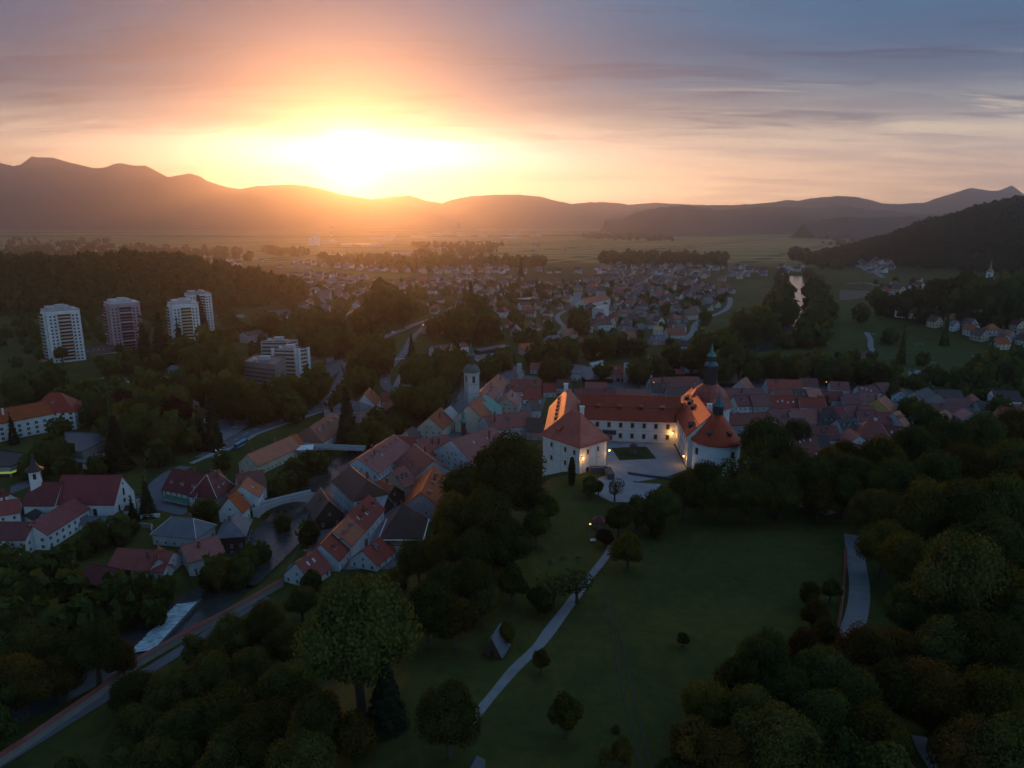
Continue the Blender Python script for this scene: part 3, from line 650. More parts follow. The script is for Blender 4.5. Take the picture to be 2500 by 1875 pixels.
def skylight(roof, x, y, he, hr, w, sw=.9, sh=1.3, mat=None):
    sl = (hr-he)/(w/2); s = 1 if y > 0 else -1; b = MB(); y0, y1 = abs(y)-sh/2, abs(y)+sh/2
    z = lambda q: hr-q*sl+.12
    P = [(-sw/2, s*y1, z(y1)), (sw/2, s*y1, z(y1)), (sw/2, s*y0, z(y0)), (-sw/2, s*y0, z(y0))]
    if s > 0: P = P[::-1]
    T = [(p[0], p[1], p[2]+.14) for p in P]; b.face(T)
    for i in range(4): j = (i+1) % 4; b.face([P[i], P[j], T[j], T[i]])
    b.build('skylight', mat or MATS['skylight'], roof, loc=(x, 0, 0))
MATS['skylight'] = material('skylight', (.45, .50, .55), .08, .1, .5, .8)
WINS = [0]
def house(label, p1, p2, zr, w, ze, rc='red', wc='white', typ='gable', cat='house', name='house', short=None, o=.6, inset=None, ext=None, chim=1, dorm=0, dk='shed', dpos=.55,
          sky=0, win=True, wk='plain', step=3.4, zb=None, group=None, pale_hips=False, ww=1.05, wh=1.45, wc2=None, bothd=False, palech=False, roofpatch=None):
    (x1, y1), (x2, y2) = p1, p2; cx, cy = (x1+x2)/2, (y1+y2)/2; a = math.atan2(y2-y1, x2-x1); L = math.hypot(x2-x1, y2-y1)
    if typ == 'hip': inset = w*.42 if inset is None else inset; L = max(L, .5)+2*inset
    else: L = max(L, 5.0)
    if ext: L += ext
    c, s = math.cos(a), math.sin(a)
    if zb is None: zb = min(hz(cx+c*u*L/2-s*v*w/2, cy+s*u*L/2+c*v*w/2) for u in (-1, 1) for v in (-1, 1))-.25
    he, hr = ze-zb, zr-zb
    r = thing(name, label, cat, (cx, cy, zb), a, group)
    b = MB(); gable_body(b, L, w, he, hr, 0, typ == 'hip'); b.build('wall', WALL[wc], r)
    rm = ROOF[rc]; b = MB(); roof_shell(b, L, w, he, hr, o, typ, inset or 0); roof = b.build('roof', rm, r)
    side = 1 if (s*cx-c*cy) > 0 else -1          # which slope faces the camera (+y local or -y local)
    if pale_hips and typ == 'hip':
        xr, xe, ye, sl = L/2-inset, L/2+o, w/2+o, (hr-he)/(w/2); q = MB()
        for sx in (-1, 1):
            for sy in (-1, 1): q.tube((sx*xr, 0, hr+.22), (sx*xe, sy*ye, he-o*sl+.22), .13, .13, 5)
        q.build('ridge_cap', M_LIME, roof)
    for i in range(chim):
        x = L*(rng.uniform(-.35, .35) if typ != 'hip' else rng.uniform(-.12, .12)); y = rng.choice((-1, 1))*rng.uniform(.12, .25)*w
        z = hr-abs(y)*(hr-he)/(w/2); chimney(roof, x, y, z-.6, hr+rng.uniform(.5, 1.1), pale=palech)
    for sd in ((side, -side) if bothd else (side,)):
        for i in range(dorm):
            dormer(roof, (L-2*(inset or 0)*.8)*((i+.5)/dorm-.5), sd*w*.5*dpos, he, hr, w, sd, kind=dk, mat=rm)
    for i in range(sky): skylight(roof, L*.7*((i+.5+rng.uniform(-.2, .2))/sky-.5), side*w*.5*rng.uniform(.3, .6), he, hr, w)
    if win:
        st = 3.0; zs = [1.0+st*k for k in range(max(1, int((he-.4)/st)))]; zs = [z for z in zs if z+wh < he-.1]
        x, y = L/2, w/2; n = 0
        for q in ((-x, -y, x, -y), (x, y, -x, y)): wall_windows(r, *q, zs, wh, ww, step, wk)
        for q in ((x, -y, x, y), (-x, y, -x, -y)):
            wall_windows(r, *q, zs, wh, ww, step, wk)
            if typ == 'gable' and hr-he > 3: wall_windows(r, q[0], q[1]*.32, q[2], q[3]*.32, [he+.4], 1.1, .9, 2.4, wk, edge=.3)
    if short: land(short, cx, cy, zr)
    return r, roof, (L, w, he, hr, side)
def H(k, x1, y1, x2, y2, zr, w, ze, label, **kw):
    if k in 'defh': w *= 1.12
    return house(label, U(*zp(k, x1, y1), zr), U(*zp(k, x2, y2), zr), zr, w, ze, **kw)
def block(label, corners, ztop, wc='white', rc='dark', cat='building', name='flat_roofed_building', par=.5, win=None, short=None, zb=None, bands=None, over=0.0, wk='plain', group=None):
    """flat-roofed building over plan corners given anticlockwise seen from above"""
    A = sum(a[0]*b[1]-b[0]*a[1] for a, b in zip(corners, corners[1:]+corners[:1]))
    if A < 0: corners = corners[::-1]
    cx = sum(c[0] for c in corners)/len(corners); cy = sum(c[1] for c in corners)/len(corners)
    if zb is None: zb = min(hz(*c) for c in corners)-.3
    q = [(x-cx, y-cy) for x, y in corners]; h = ztop-zb; r = thing(name, label, cat, (cx, cy, zb), 0, group); n = len(q)
    b = MB()
    for i in range(n): j = (i+1) % n; b.face([(*q[i], 0), (*q[j], 0), (*q[j], h), (*q[i], h)])
    b.build('wall', WALL[wc], r)
    b = MB(); sc = 1+over; T = [(x*sc, y*sc) for x, y in q]; I = [(x*sc*.965, y*sc*.965) for x, y in q]
    for i in range(n):
        j = (i+1) % n
        b.face([(*T[i], h-.1), (*T[j], h-.1), (*T[j], h+par), (*T[i], h+par)]); b.face([(*T[i], h+par), (*T[j], h+par), (*I[j], h+par), (*I[i], h+par)]); b.face([(*I[j], h+.1), (*I[i], h+.1), (*I[i], h+par), (*I[j], h+par)])
    b.face([(*p, h+.1) for p in I]); b.face([(*p, h-.1) for p in T][::-1]); b.build('roof', ROOF[rc], r)
    if win:
        st, w, hh, step = win; zs = [1.0+st*k for k in range(max(1, int((h-.8)/st)))]
        for i in range(n): j = (i+1) % n; wall_windows(r, *q[i], *q[j], [z for z in zs if z+hh < h], hh, w, step, wk)
    if short: land(short, cx, cy, ztop)
    return r, q, h
def UP(k, z, *pts): return [U(*zp(k, *p), z) for p in pts]

# ------------------------------------------------------------------ the castle
def castle():
    C = thing('castle', 'white hilltop castle with red roofs, courtyard and dark spired tower', 'castle', (50, 280, 37.0)); O = Vector((50, 280, 37.0))
    land('the castle', 50, 275, 50)
    RM, WM = ROOF['castle'], WALL['castle']
    def poly_part(name, pts, z0, z1, mat=WM):
        b = MB(); n = len(pts)
        for i in range(n): j = (i+1) % n; b.face([(pts[i][0]-O.x, pts[i][1]-O.y, z0-O.z), (pts[j][0]-O.x, pts[j][1]-O.y, z0-O.z), (pts[j][0]-O.x, pts[j][1]-O.y, z1-O.z), (pts[i][0]-O.x, pts[i][1]-O.y, z1-O.z)])
        return b.build(name, mat, C)
    def win(x, y, z, nx, ny, w=1.25, h=2.0): return put_window(C, x-O.x, y-O.y, z-.15-O.z, nx, ny, w*1.2, h*1.15, 'shutter')
    # corner block with the pyramid roof
    A, B, D_, E_ = (25.6, 257.0), (37.4, 267.0), (24.6, 283.0), (12.4, 273.0)
    poly_part('wall', [A, B, D_, E_], 26, 48.6)
    ctr = Vector(((A[0]+B[0]+D_[0]+E_[0])/4, (A[1]+B[1]+D_[1]+E_[1])/4))
    ax = Vector((E_[0]-A[0], E_[1]-A[1])).normalized()
    b = MB(); ev = [ctr+(Vector(p)-ctr)*1.09 for p in (A, B, D_, E_)]; r0, r1 = ctr-ax*2.6, ctr+ax*2.6
    mid = [ctr+(p-ctr)*.97 for p in ev]
    P3 = lambda p, z: (p[0]-O.x, p[1]-O.y, z-O.z)
    zed, zmd, zri = 47.9, 48.6, 58.2
    lo = [P3(p, zed-.35) for p in ev]; e = [P3(p, zed) for p in ev]; m_ = [P3(p, zmd) for p in mid]; R0, R1 = P3(r0, zri), P3(r1, zri)
    b.face(lo[::-1])
    for i in range(4): j = (i+1) % 4; b.face([lo[i], lo[j], e[j], e[i]]); b.face([e[i], e[j], m_[j], m_[i]])
    b.face([m_[0], m_[1], R0]); b.face([m_[1], m_[2], R1, R0]); b.face([m_[2], m_[3], R1]); b.face([m_[3], m_[0], R0, R1])
    rf = b.build('roof', RM, C)
    for (u0, v0), (u1, v1) in ((ev[0], r0), (ev[1], r0), (ev[3], r1), (ev[2], r1)):
        q = MB(); q.tube(P3((u0, v0), zed+.1), P3((u1, v1), zri+.1), .16, .16, 5); q.build('ridge_cap', RM, rf)
    q = MB(); q.box(-.8, .8, -.7, .7, 0, 3.4); q.box(-1.0, 1.0, -.9, .9, 3.4, 3.7); q.build('chimney', M_LIME, rf, loc=P3(r0+Vector((.8, 1.2)), zri-1.2))
    q = MB(); q.box(-.9, .9, -1.2, .4, 0, .9); q.face([(-1.2, -1.6, .8), (1.2, -1.6, .8), (1.2, .9, 2.0), (-1.2, .9, 2.0)]); q.build('dormer', [RM], rf, loc=P3((18.9, 268.8), 50.9), rz=math.atan2(ax.y, ax.x)-math.pi/2+math.pi/2+math.pi)
    la = Vector((E_[0]-A[0], E_[1]-A[1])); nl = (-math.sin(math.atan2(la.y, la.x))*-1, 0)
    def on(P, Q, t, z, **kw):
        d = Vector((Q[0]-P[0], Q[1]-P[1])).normalized(); x, y = P[0]+(Q[0]-P[0])*t, P[1]+(Q[1]-P[1])*t
        win(x, y, z, d.y, -d.x, **kw)
    for t in (.13, .37, .75):
        for z in (44.6, 39.2): on(E_, A, 1-t if False else (1-t), z-.6)
    for t in (.30, .66): on(A, B, t, 44.0)
    q = MB(); d = Vector((B[0]-A[0], B[1]-A[1])).normalized(); put_window(C, A[0]+d.x*4.6-O.x, A[1]+d.y*4.6-O.y, 36.2-O.z, d.y, -d.x, 1.5, 2.6, 'dark', 'door')
    for P, Q, n in ((E_, A, 5), (A, B, 4)):         # faint painted plaster bands
        dd = Vector((Q[0]-P[0], Q[1]-P[1])); L = dd.length; q = MB(); q.box(0, L, -.05, .02, 41.6-O.z, 41.9-O.z)
        for i in range(n): x = L*(i+.5)/n; q.box(x-.14, x+.14, -.055, .02, 36-O.z, 47.4-O.z)
        q.build('plaster_band', WALL['cream'], C, loc=(P[0]-O.x, P[1]-O.y, 0), rz=math.atan2(dd.y, dd.x))
    for X, Y in (A, B):
        q = MB(); q.tube((X-O.x, Y-O.y-.15, -3), (X-O.x, Y-O.y-.15, 10.8), .11, .11, 6); q.build('downpipe', M_METAL, C)
    def wing(p, q_, w, ze, zr, zb, off, hip=(0, 0)):
        """wall line p->q_ is the outer left wall; body lies to its right by w"""
        P, Q = Vector(p), Vector(q_); d = (Q-P).normalized(); n = Vector((d.y, -d.x)); L = (Q-P).length
        c = (P+Q)/2+n*w/2; ang = math.atan2(d.y, d.x); hold = ob('wing', None, C, (c.x-O.x, c.y-O.y, zb-O.z), ang)
        return c, ang, L
    def body(c, ang, L, w, zb, ze, zr, typ, inset=0, dn=0, dside=0, dpos=.5, seam=True, o=.7):
        b = MB(); gable_body(b, L, w, ze-zb, zr-zb, 0, typ == 'hip'); b.build('wall', WM, C, loc=(c[0]-O.x, c[1]-O.y, zb-O.z), rz=ang)
        b = MB(); roof_shell(b, L, w, ze-zb, zr-zb, o, typ, inset, .35)
        f = b.build('roof', RM, C, loc=(c[0]-O.x, c[1]-O.y, zb-O.z), rz=ang)
        for i in range(dn): dormer(f, L*.86*((i+.5)/dn-.5), dside*w*.5*dpos, ze-zb, zr-zb, w, dside, 2.0, 1.35, 'shed', RM, RM)
        sl = (zr-ze)/(w/2)
        if seam:                                     # snow-guard ledge half way down each slope
            for s in (-1, 1):
                y = s*w*.27; q = MB(); q.box(-L/2+inset*.55, L/2-inset*.55, -.14, .14, 0, .16); q.build('snow_guard', RM, f, loc=(0, y, zr-zb-abs(y)*sl+.12))
        return f
    # west wing, running back from the block
    P, Q = Vector((13.2, 274.5)), Vector((18.0, 319)); d = (Q-P).normalized(); n = Vector((d.y, -d.x)); w = 15.5
    c = (P+Q)/2+n*w/2; f = body(c, math.atan2(d.y, d.x), (Q-P).length, w, 30, 47.8, 56.4, 'gable', 0, 6, 1, .55)
    q = MB(); q.box(-1.0, 1.0, -.9, .9, 0, 3.2); q.box(-1.2, 1.2, -1.1, 1.1, 3.2, 3.5); q.build('chimney', M_LIME, f, loc=(19.5, .8, 25.6))
    # back wing with the courtyard front
    P, Q = Vector((30.0, 300.2)), Vector((72.5, 294.6)); d = (Q-P).normalized(); n = Vector((d.y, -d.x)); w = 15.0
    c = (P+Q)/2-n*w/2; ang = math.atan2(d.y, d.x); L = (Q-P).length
    f = body(c, ang, L, w, 31, 47.6, 56.0, 'gable', 0, 4, -1, .62)
    for i in range(8):
        t = (2.4+5.05*i)/L; x, y = P+(Q-P)*t
        win(x, y, 43.4, n.x, n.y, 1.45, 2.3)
        if i != 2: win(x, y, 38.6, n.x, n.y, 1.45, 2.3)
    t = (2.4+5.05*2.05)/L; x, y = P+(Q-P)*t
    q = MB(); q.face([(-2.9, -2.2, 3.7), (2.9, -2.2, 3.7), (2.9, 0, 4.8), (-2.9, 0, 4.8)]); q.face([(-2.9, 0, 4.55), (2.9, 0, 4.55), (2.9, -2.2, 3.45), (-2.9, -2.2, 3.45)])
    q.box(-2.9, 2.9, -2.25, -2.2, 3.45, 3.7); q.box(-2.95, -2.9, -2.2, 0, 3.45, 4.6); q.box(2.9, 2.95, -2.2, 0, 3.45, 4.6)
    q.build('canopy', ROOF['dark'], C, loc=(x-O.x, y-O.y, .3), rz=ang)
    for dx in (-.7, .7): put_window(C, x+d.x*dx-O.x, y+d.y*dx-O.y, .35, n.x, n.y, 1.2, 2.6, 'plain', 'door')
    q = MB(); q.box(0, L, -.06, .02, 5.0, 5.25); q.build('plaster_band', WALL['cream'], C, loc=(P.x-O.x, P.y-O.y, 0), rz=ang)
    for i, (sx, sl_) in enumerate(((7.5, 9), (20, 4), (28, 4))):
        q = MB(); q.box(0, sl_, -1.6, -.9, .1, .5); q.build('stone_bench', M_PAVE, C, loc=(P.x+d.x*sx-O.x, P.y+d.y*sx-O.y, 0), rz=ang)
    # east wing with the lit slope
    P, Q = Vector((68.6, 265.0)), Vector((72.2, 309.5)); d = (Q-P).normalized(); n = Vector((d.y, -d.x)); w = 16.5
    c = (P+Q)/2+n*w/2; ang = math.atan2(d.y, d.x); L = (Q-P).length
    f = body(c, ang, L, w, 31, 50.4, 58.6, 'gable', 0, 0, 1, .5)
    for i, x in enumerate((15.5, 7.5, -.5)): dormer(f, x, 4.1, 50.4-31, 58.6-31, w, 1, 2.3, 1.5, 'shed', ROOF['brown'], ROOF['dark'])
    dormer(f, -16.5, 7.3, 50.4-31, 58.6-31, w, 1, 2.3, 1.6, 'gable', ROOF['brown'], ROOF['dark'])
    for i in range(8):
        t = (3+5.0*i)/L; x, y = P+(Q-P)*t
        for z in (46.6, 42.2, 38.2): win(x, y, z, -n.x, -n.y, 1.1, 1.9)
    q = MB(); q.box(-.9, .9, -.9, .9, 0, 3.0); q.box(-1.1, 1.1, -1.1, 1.1, 3.0, 3.3); q.build('chimney', M_LIME, f, loc=(-14.5, -.8, 26.6))
    # round tower
    cx, cy = 79.2-O.x, 263.4-O.y; b = MB(); b.lathe([(8.9, -9), (8.9, 12.3)], 40, 0, (cx, cy)); b.build('round_tower_wall', WM, C, smooth=True)
    b = MB(); b.lathe([(9.3, 11.7), (9.75, 11.75), (9.7, 12.1), (8.2, 13.4), (4.6, 18.2), (1.9, 22.0)], 48, 0, (cx, cy)); f = b.build('tower_roof', RM, C, smooth=True)
    b = MB(); b.lathe([(2.0, 21.4), (2.0, 25.6)], 8, 0, (cx, cy)); b.build('lantern', M_BLACK, f)
    b = MB(); b.lathe([(2.0, 25.4), (2.7, 25.5), (2.2, 26.4), (1.0, 28.0), (.5, 29.8), (.06, 31.6)], 8, 0, (cx, cy)); b.build('spire', material('dark_copper', (.045, .11, .14), .5, .3, .5, .5), f)
    b = MB(); b.tube((cx, cy, 31.4), (cx, cy, 33.0), .06, .05, 5); b.tube((cx-.4, cy, 32.5), (cx+.4, cy, 32.5), .05, .05, 5); b.build('finial', M_BLACK, f)
    for a_, z, s_ in ((-158, 7.2, 1.6), (-158, .8, 1.6), (-62, 7.0, 1.7), (-62, 1.0, 1.6)):
        a2 = R(a_); put_window(C, cx+8.92*math.cos(a2), cy+8.92*math.sin(a2), z, math.cos(a2), math.sin(a2), s_, 2.4, 'dark')
    for a_ in (-62, -130):
        a2 = R(a_); q = MB(); q.box(-.55, .55, -1.0, .8, 0, 1.1); q.face([(-.8, -1.2, 1.15), (.8, -1.2, 1.15), (.8, 1.0, 1.8), (-.8, 1.0, 1.8)]); q.build('dormer', ROOF['brown'], f, loc=(cx+6.4*math.cos(a2), cy+6.4*math.sin(a2), 15.1), rz=a2+math.pi/2)
    # chapel tower
    cx, cy = 85.6-O.x, 299.5-O.y; b = MB(); b.lathe([(9.0, -9), (9.0, 16.8)], 8, 0, (cx, cy), R(22.5)); b.build('chapel_wall', WM, C)
    b = MB(); b.lathe([(9.4, 16.2), (10.1, 16.3), (9.7, 17.0), (8.9, 18.6), (7.9, 20.9), (6.2, 23.4), (3.9, 25.2), (2.9, 25.8)], 16, 0, (cx, cy), R(11)); f = b.build('chapel_roof', RM, C)
    b = MB(); b.lathe([(2.9, 25.2), (2.85, 33.3), (3.1, 33.4), (3.1, 34.0)], 8, 0, (cx, cy)); b.build('belfry', M_BLACK, f)
    b = MB(); b.lathe([(3.2, 33.9), (2.6, 34.8), (1.6, 35.5), (1.55, 35.6)], 8, 0, (cx, cy)); b.lathe([(1.5, 35.4), (1.5, 38.0)], 8, 1, (cx, cy)); b.lathe([(2.2, 37.9), (1.8, 38.5), (.9, 39.6), (.45, 41.0), (.08, 43.6)], 8, 2, (cx, cy))
    b.build('spire', [MATS['dark_copper'], M_BLACK, M_COPPER], f)
    b = MB(); b.tube((cx, cy, 43.4), (cx, cy, 45.4), .08, .06, 5); b.tube((cx-.5, cy, 44.8), (cx+.5, cy, 44.8), .06, .06, 5); b.build('finial', M_BLACK, f)
    for a_ in (-20, -65): a2 = R(a_); put_window(C, cx+8.4*math.cos(a2), cy+8.4*math.sin(a2), 9.5, math.cos(a2), math.sin(a2), 1.1, 3.0, 'dark')
    # flagpole on the back ridge
    fp = thing('flagpole', 'thin bare flagpole rising behind the lit castle roof ridge', 'flagpole', (30.8, 309, 50)); b = MB(); b.tube((0, 0, 0), (0, 0, 18.5), .12, .06, 6); b.build('pole', M_METAL, fp)
    b = MB(); b.lathe([(.02, 18.4), (.16, 18.6), (.02, 18.8)], 8); b.build('knob', M_METAL, fp)
castle()
# well, walls and steps in the court
def court():
    x, y = U(*zp('p', 1470, 975), 37.5); w = thing('well_house', 'dark roofed stone well on the square courtyard lawn', 'well', (x, y, 37.5), R(-8))
    b = MB(); b.box(-1.5, 1.5, -1.5, 1.5, 0, .5); b.box(-1.1, 1.1, -1.1, 1.1, .5, 1.2); b.build('base', M_STONE, w)
    for sx in (-1, 1):
        for sy in (-1, 1): b = MB(); b.box(sx*.95-.15, sx*.95+.15, sy*.95-.15, sy*.95+.15, 1.2, 3.1); b.build('post', M_STONE, w)
    b = MB(); b.lathe([(2.2, 3.05), (2.2, 3.3), (.1, 4.3)], 4, 0, (0, 0), R(45)); b.build('roof', ROOF['dark'], w)
    def wall(label, P, h, t=.6, mat=M_STONE, lift=-1.5, top=None):
        x0, y0 = P[0]; z0 = hz(x0, y0); r = thing('stone_wall', label, 'wall', (x0, y0, z0))
        for (ax, ay), (bx, by) in zip(P[:-1], P[1:]):
            L = math.hypot(bx-ax, by-ay); b = MB(); za = hz(ax, ay)-z0; zb_ = hz(bx, by)-z0
            n = Vector((-(by-ay), bx-ax)).normalized()*t/2; q = []
            A0, A1, B0, B1 = (ax-x0+n.x, ay-y0+n.y), (ax-x0-n.x, ay-y0-n.y), (bx-x0+n.x, by-y0+n.y), (bx-x0-n.x, by-y0-n.y)
            v = [(*A0, za+lift), (*A1, za+lift), (*B1, zb_+lift), (*B0, zb_+lift), (*A0, za+h), (*A1, za+h), (*B1, zb_+h), (*B0, zb_+h)]
            for f in ((4, 5, 6, 7), (0, 1, 5, 4), (1, 2, 6, 5), (2, 3, 7, 6), (3, 0, 4, 7)): b.face([v[i] for i in f][::-1])
            b.build('wall_run', mat, r)
            if top:
                b = MB(); e = 1.6; m = [tuple(a+(c-a)*.5 for a, c in zip(v[4], v[5])), tuple(a+(c-a)*.5 for a, c in zip(v[7], v[6]))]
                m = [(p[0], p[1], p[2]+.75) for p in m]; n2 = n*e
                E0, E1 = [(ax-x0+s*n2.x, ay-y0+s*n2.y, za+h) for s in (1, -1)]; F0, F1 = [(bx-x0+s*n2.x, by-y0+s*n2.y, zb_+h) for s in (1, -1)]
                b.face([E0, m[0], m[1], F0]); b.face([m[0], E1, F1, m[1]]); b.face([E0, F0, F1, E1]); b.face([E0, E1, m[0]]); b.face([F1, F0, m[1]]); b.build('coping', top, r)
        return r
    T = [U(*zp('p', *q), 37.4) for q in ((1400, 1245), (1700, 1290), (2100, 1330), (2210, 1345))]
    wall('dark retaining wall closing the near side of the castle court', T, .9, .8, M_STONE, -3)
    wall('dark stone wall block beside the castle gate steps', UP('p', 37.2, (890, 1230), (1120, 1230), (1170, 1330)), 2.3, 2.6, M_STONE, -3)
    TW = [U(690, 1422, 3), U(600, 1474, 3), U(520, 1516, 3), U(430, 1560, 3), U(340, 1612, 3), U(240, 1690, 3), U(150, 1752, 3), U(60, 1815, 3), U(-20, 1866, 3)]
    wall('long riverside wall with a red tiled coping below the wooded slope', TW, 2.6, 1.1, WALL['stone'], -2, ROOF['red'])
    wall('red tiled wall along the gravel lane under the wooded hill', [G(*p) for p in ((2064, 1355), (2062, 1400), (2058, 1450), (2050, 1510), (2042, 1560))], 1.5, .5, WALL['stone'], -1, ROOF['red'])
    wall('white garden wall in front of the monastery church', GP('b', (1900, 665), (2165, 640)), 1.8, .5, WALL['white'])
    wall('grey garden wall below the monastery church porch', GP('b', (1790, 760), (2060, 790), (2050, 860)), 1.9, .5, WALL['stone'])
    wall('long brown boundary wall beside the white tour bus', GP('l', (85, 1060), (250, 1045)), 4.2, .5, WALL['rose'])
court()

# ------------------------------------------------------------------ monastery quarter
H('b', 835, 58, 1640, 66, 20, 16, 10, 'white monastery church nave with a steep plain red roof', rc='maroon', cat='church', name='church', short='the monastery church', chim=0, win=False, o=.5)
CH = [o for o in bpy.data.objects if o.name == 'church'][0]
def church_front():
    L = [c for c in CH.children if c.name.startswith('wall')][0]; xs = [v.co.x for v in L.data.vertices]; x = max(xs)
    for y, z, w, h in ((-4.6, 1.2, 1.3, 6.0), (4.6, 1.2, 1.3, 6.0), (0, 6.6, 2.0, 2.0), (0, 10.0, 1.4, 3.4), (0, 15.0, 1.0, 1.0)):
        b = MB(); n = 12
        pts = [(-w/2, 0), (w/2, 0)]+[(w/2*math.cos(math.pi*i/n), h-w/2+w/2*math.sin(math.pi*i/n)) for i in range(n+1)] if h > w+.1 else [(w/2*math.cos(2*math.pi*i/16), h/2+w/2*math.sin(2*math.pi*i/16)) for i in range(16)]
        b.face([(x+.03, y+p[0], z+p[1]) for p in pts], 0); b.face([(x+.02, y+p[0]*1.25, z-.15+p[1]*1.06) for p in pts], 1); b.build('window', [M_PANE, WALL['cream']], CH)
    b = MB(); b.box(x-.2, x+3.0, -1.9, 1.9, .2, 3.2); b.face([(x-.1, -2.3, 3.2), (x+3.4, -2.3, 3.2), (x+3.4, 0, 5.0), (x-.1, 0, 5.0)], 1); b.face([(x+3.4, 2.3, 3.2), (x-.1, 2.3, 3.2), (x-.1, 0, 5.0), (x+3.4, 0, 5.0)], 1); b.face([(x+3.4, -2.3, 3.2), (x+3.4, 2.3, 3.2), (x+3.4, 0, 5.0)], 0); b.face([(x+3.03, -1.1, .2), (x+3.03, 1.1, .2), (x+3.03, 1.1, 2.5), (x+3.03, -1.1, 2.5)], 2); b.build('porch', [WALL['white'], ROOF['dark'], M_PANE], CH)
    put_window(CH, x-9, -8.02, 3.2, 0, -1, 1.6, 3.4, 'dark', 'door')
church_front()
r, rf, _ = H('b', 420, 158, 830, 158, 17.6, 14, 10, 'monastery church choir with bell turret and lower red roof', rc='maroon', cat='church', name='church_choir', chim=0, win=False, o=.5)
def turret(root, rf, hr):
    b = MB(); b.box(-2.1, 2.1, -2.1, 2.1, hr-3, hr+6.4); b.build('turret_wall', WALL['white'], root, loc=(-4.5, 0, 0), rz=R(28))
    b = MB(); b.lathe([(3.9, hr+5.9), (3.7, hr+6.5), (2.1, hr+7.6), (1.2, hr+9.2), (.55, hr+11.4), (.05, hr+15.0)], 8, 0, (0, 0), R(22.5)); b.build('spire', ROOF['dark'], root, loc=(-4.5, 0, 0), rz=R(28))
    for a in (-90, 0, 180, 90):
        a2 = R(a); c, s = math.cos(R(28)), math.sin(R(28)); X, Y = 2.12*math.cos(a2), 2.12*math.sin(a2)
        put_window(root, -4.5+c*X-s*Y, s*X+c*Y, hr+2.4, c*math.cos(a2)-s*math.sin(a2), s*math.cos(a2)+c*math.sin(a2), 1.2, 2.4, 'dark')
turret(r, rf, 16.6)
H('b', 960, 390, 440, 690, 12.6, 12.5, 8.2, 'long white monastery wing ending against the church nave', rc='maroon', wc='white', name='monastery_wing', cat='monastery', short='the monastery wing', chim=0, ww=1.5, wh=1.5, step=3.6, ext=3)
H('b', 455, 690, -260, 690, 12.6, 12.5, 8.2, 'white monastery wing turning toward the photo edge below twin chimneys', rc='maroon', wc='white', name='monastery_wing', cat='monastery', chim=0, ww=1.4, wh=1.5)
H('b', 260, 375, -40, 420, 12, 11, 8, 'red roofed monastery house with two tall white chimneys', rc='red', chim=2, palech=True)
H('b', 120, 300, -160, 300, 11, 10, 7, 'red roofed house at the photo edge behind the twin chimneys', rc='maroon')
H('b', 1110, 612, 1580, 620, 6.2, 6, 4.2, 'low dark roofed lean-to along the church nave', rc='grey', chim=0, step=5)
H('b', 340, 450, 560, 560, 8, 5, 5.5, 'narrow dark roofed link inside the monastery yard', rc='dark', chim=0, win=False)
block('small white side chapel beside the church front', UP('b', 8.5, (1830, 335), (1945, 315), (1955, 345), (1840, 375)), 8.5, rc='dark', cat='chapel', name='side_chapel')
H('b', 1590, 1045, 2330, 1090, 9.6, 13.5, 5.2, 'long barn-red roofed farm building beside the grey hipped house', rc='red', wc='pale', name='farm_building', cat='farm building', short='the farm buildings')
H('c', 460, 1395, 935, 1258, 9.8, 12.5, 5.4, 'red roofed riverside farm wing with patchy pale walls', rc='red', wc='pale', name='farm_building', cat='farm building')
r, rf, g = H('c', 150, 1400, 150, 1560, 9.4, 8, 5.2, 'short white gable with a round painted window at the farm', rc='red', wc='white', name='farm_gable', cat='farm building', win=False)
H('b', 1215, 1242, 1600, 1320, 7.6, 11.5, 3.8, 'dark red open barn below the farm buildings', rc='maroon', wc='wood', name='barn', cat='barn', chim=0, win=False)
H('b', 470, 1325, 490, 1330, 6.2, 10.5, 2.6, 'small rose-red pyramid roofed pavilion among dark garden trees', rc='pink', wc='wood', typ='hip', name='pavilion', cat='pavilion', chim=0, win=False, inset=4.6)
H('c', 330, 1005, 620, 1032, 11.2, 13, 6.2, 'grey hipped house with white ridge lines and peeling walls', rc='slate', wc='pale', typ='hip', pale_hips=True, short='the grey hipped house', inset=5)
H('c', 1180, 960, 1135, 1060, 10.4, 11, 5.6, 'slate-blue pyramid roofed house with timber upper floor by the bridge', rc='slate', wc='wood', typ='hip', inset=4.2)
H('c', 345, 350, 790, 436, 15.2, 14, 7.5, 'pub with green awning and three white eyebrow dormers', rc='maroon', wc='white', name='pub', cat='pub', dorm=3, dk='gable', dpos=.72, short='the pub with green awning', chim=1)
PUB = [o for o in bpy.data.objects if o.name == 'pub'][0]
def awning():
    w = [c for c in PUB.children if c.name.startswith('wall')][0]; y = min(v.co.y for v in w.data.vertices); s = -1
    x, yy = PUB.location.x, PUB.location.y; c, sn = math.cos(PUB.rotation_euler.z), math.sin(PUB.rotation_euler.z)
    if sn*x-c*yy > 0: s = 1
    y = s*abs(y); gm = material('green_awning', (.05, .20, .15), .8, .15)
    for x0, x1 in ((-9, -4.2), (-3.6, 6.5)):
        b = MB(); P = [(x0, y+s*2.2, 2.6), (x1, y+s*2.2, 2.6), (x1, y, 3.9), (x0, y, 3.9)]; b.face(P if s < 0 else P[::-1]); Q = [(p[0], p[1], p[2]-.15) for p in P]; b.face(Q[::-1] if s < 0 else Q); b.face([Q[0], Q[1], P[1], P[0]]); b.build('awning', gm, PUB)
awning()
H('c', 800, 440, 900, 380, 15.6, 13.5, 7.0, 'tall red hipped corner house beside the pub with white ridge lines', rc='maroon', wc='stone', typ='hip', dorm=2, dk='gable', dpos=.75, pale_hips=True, inset=4.5)
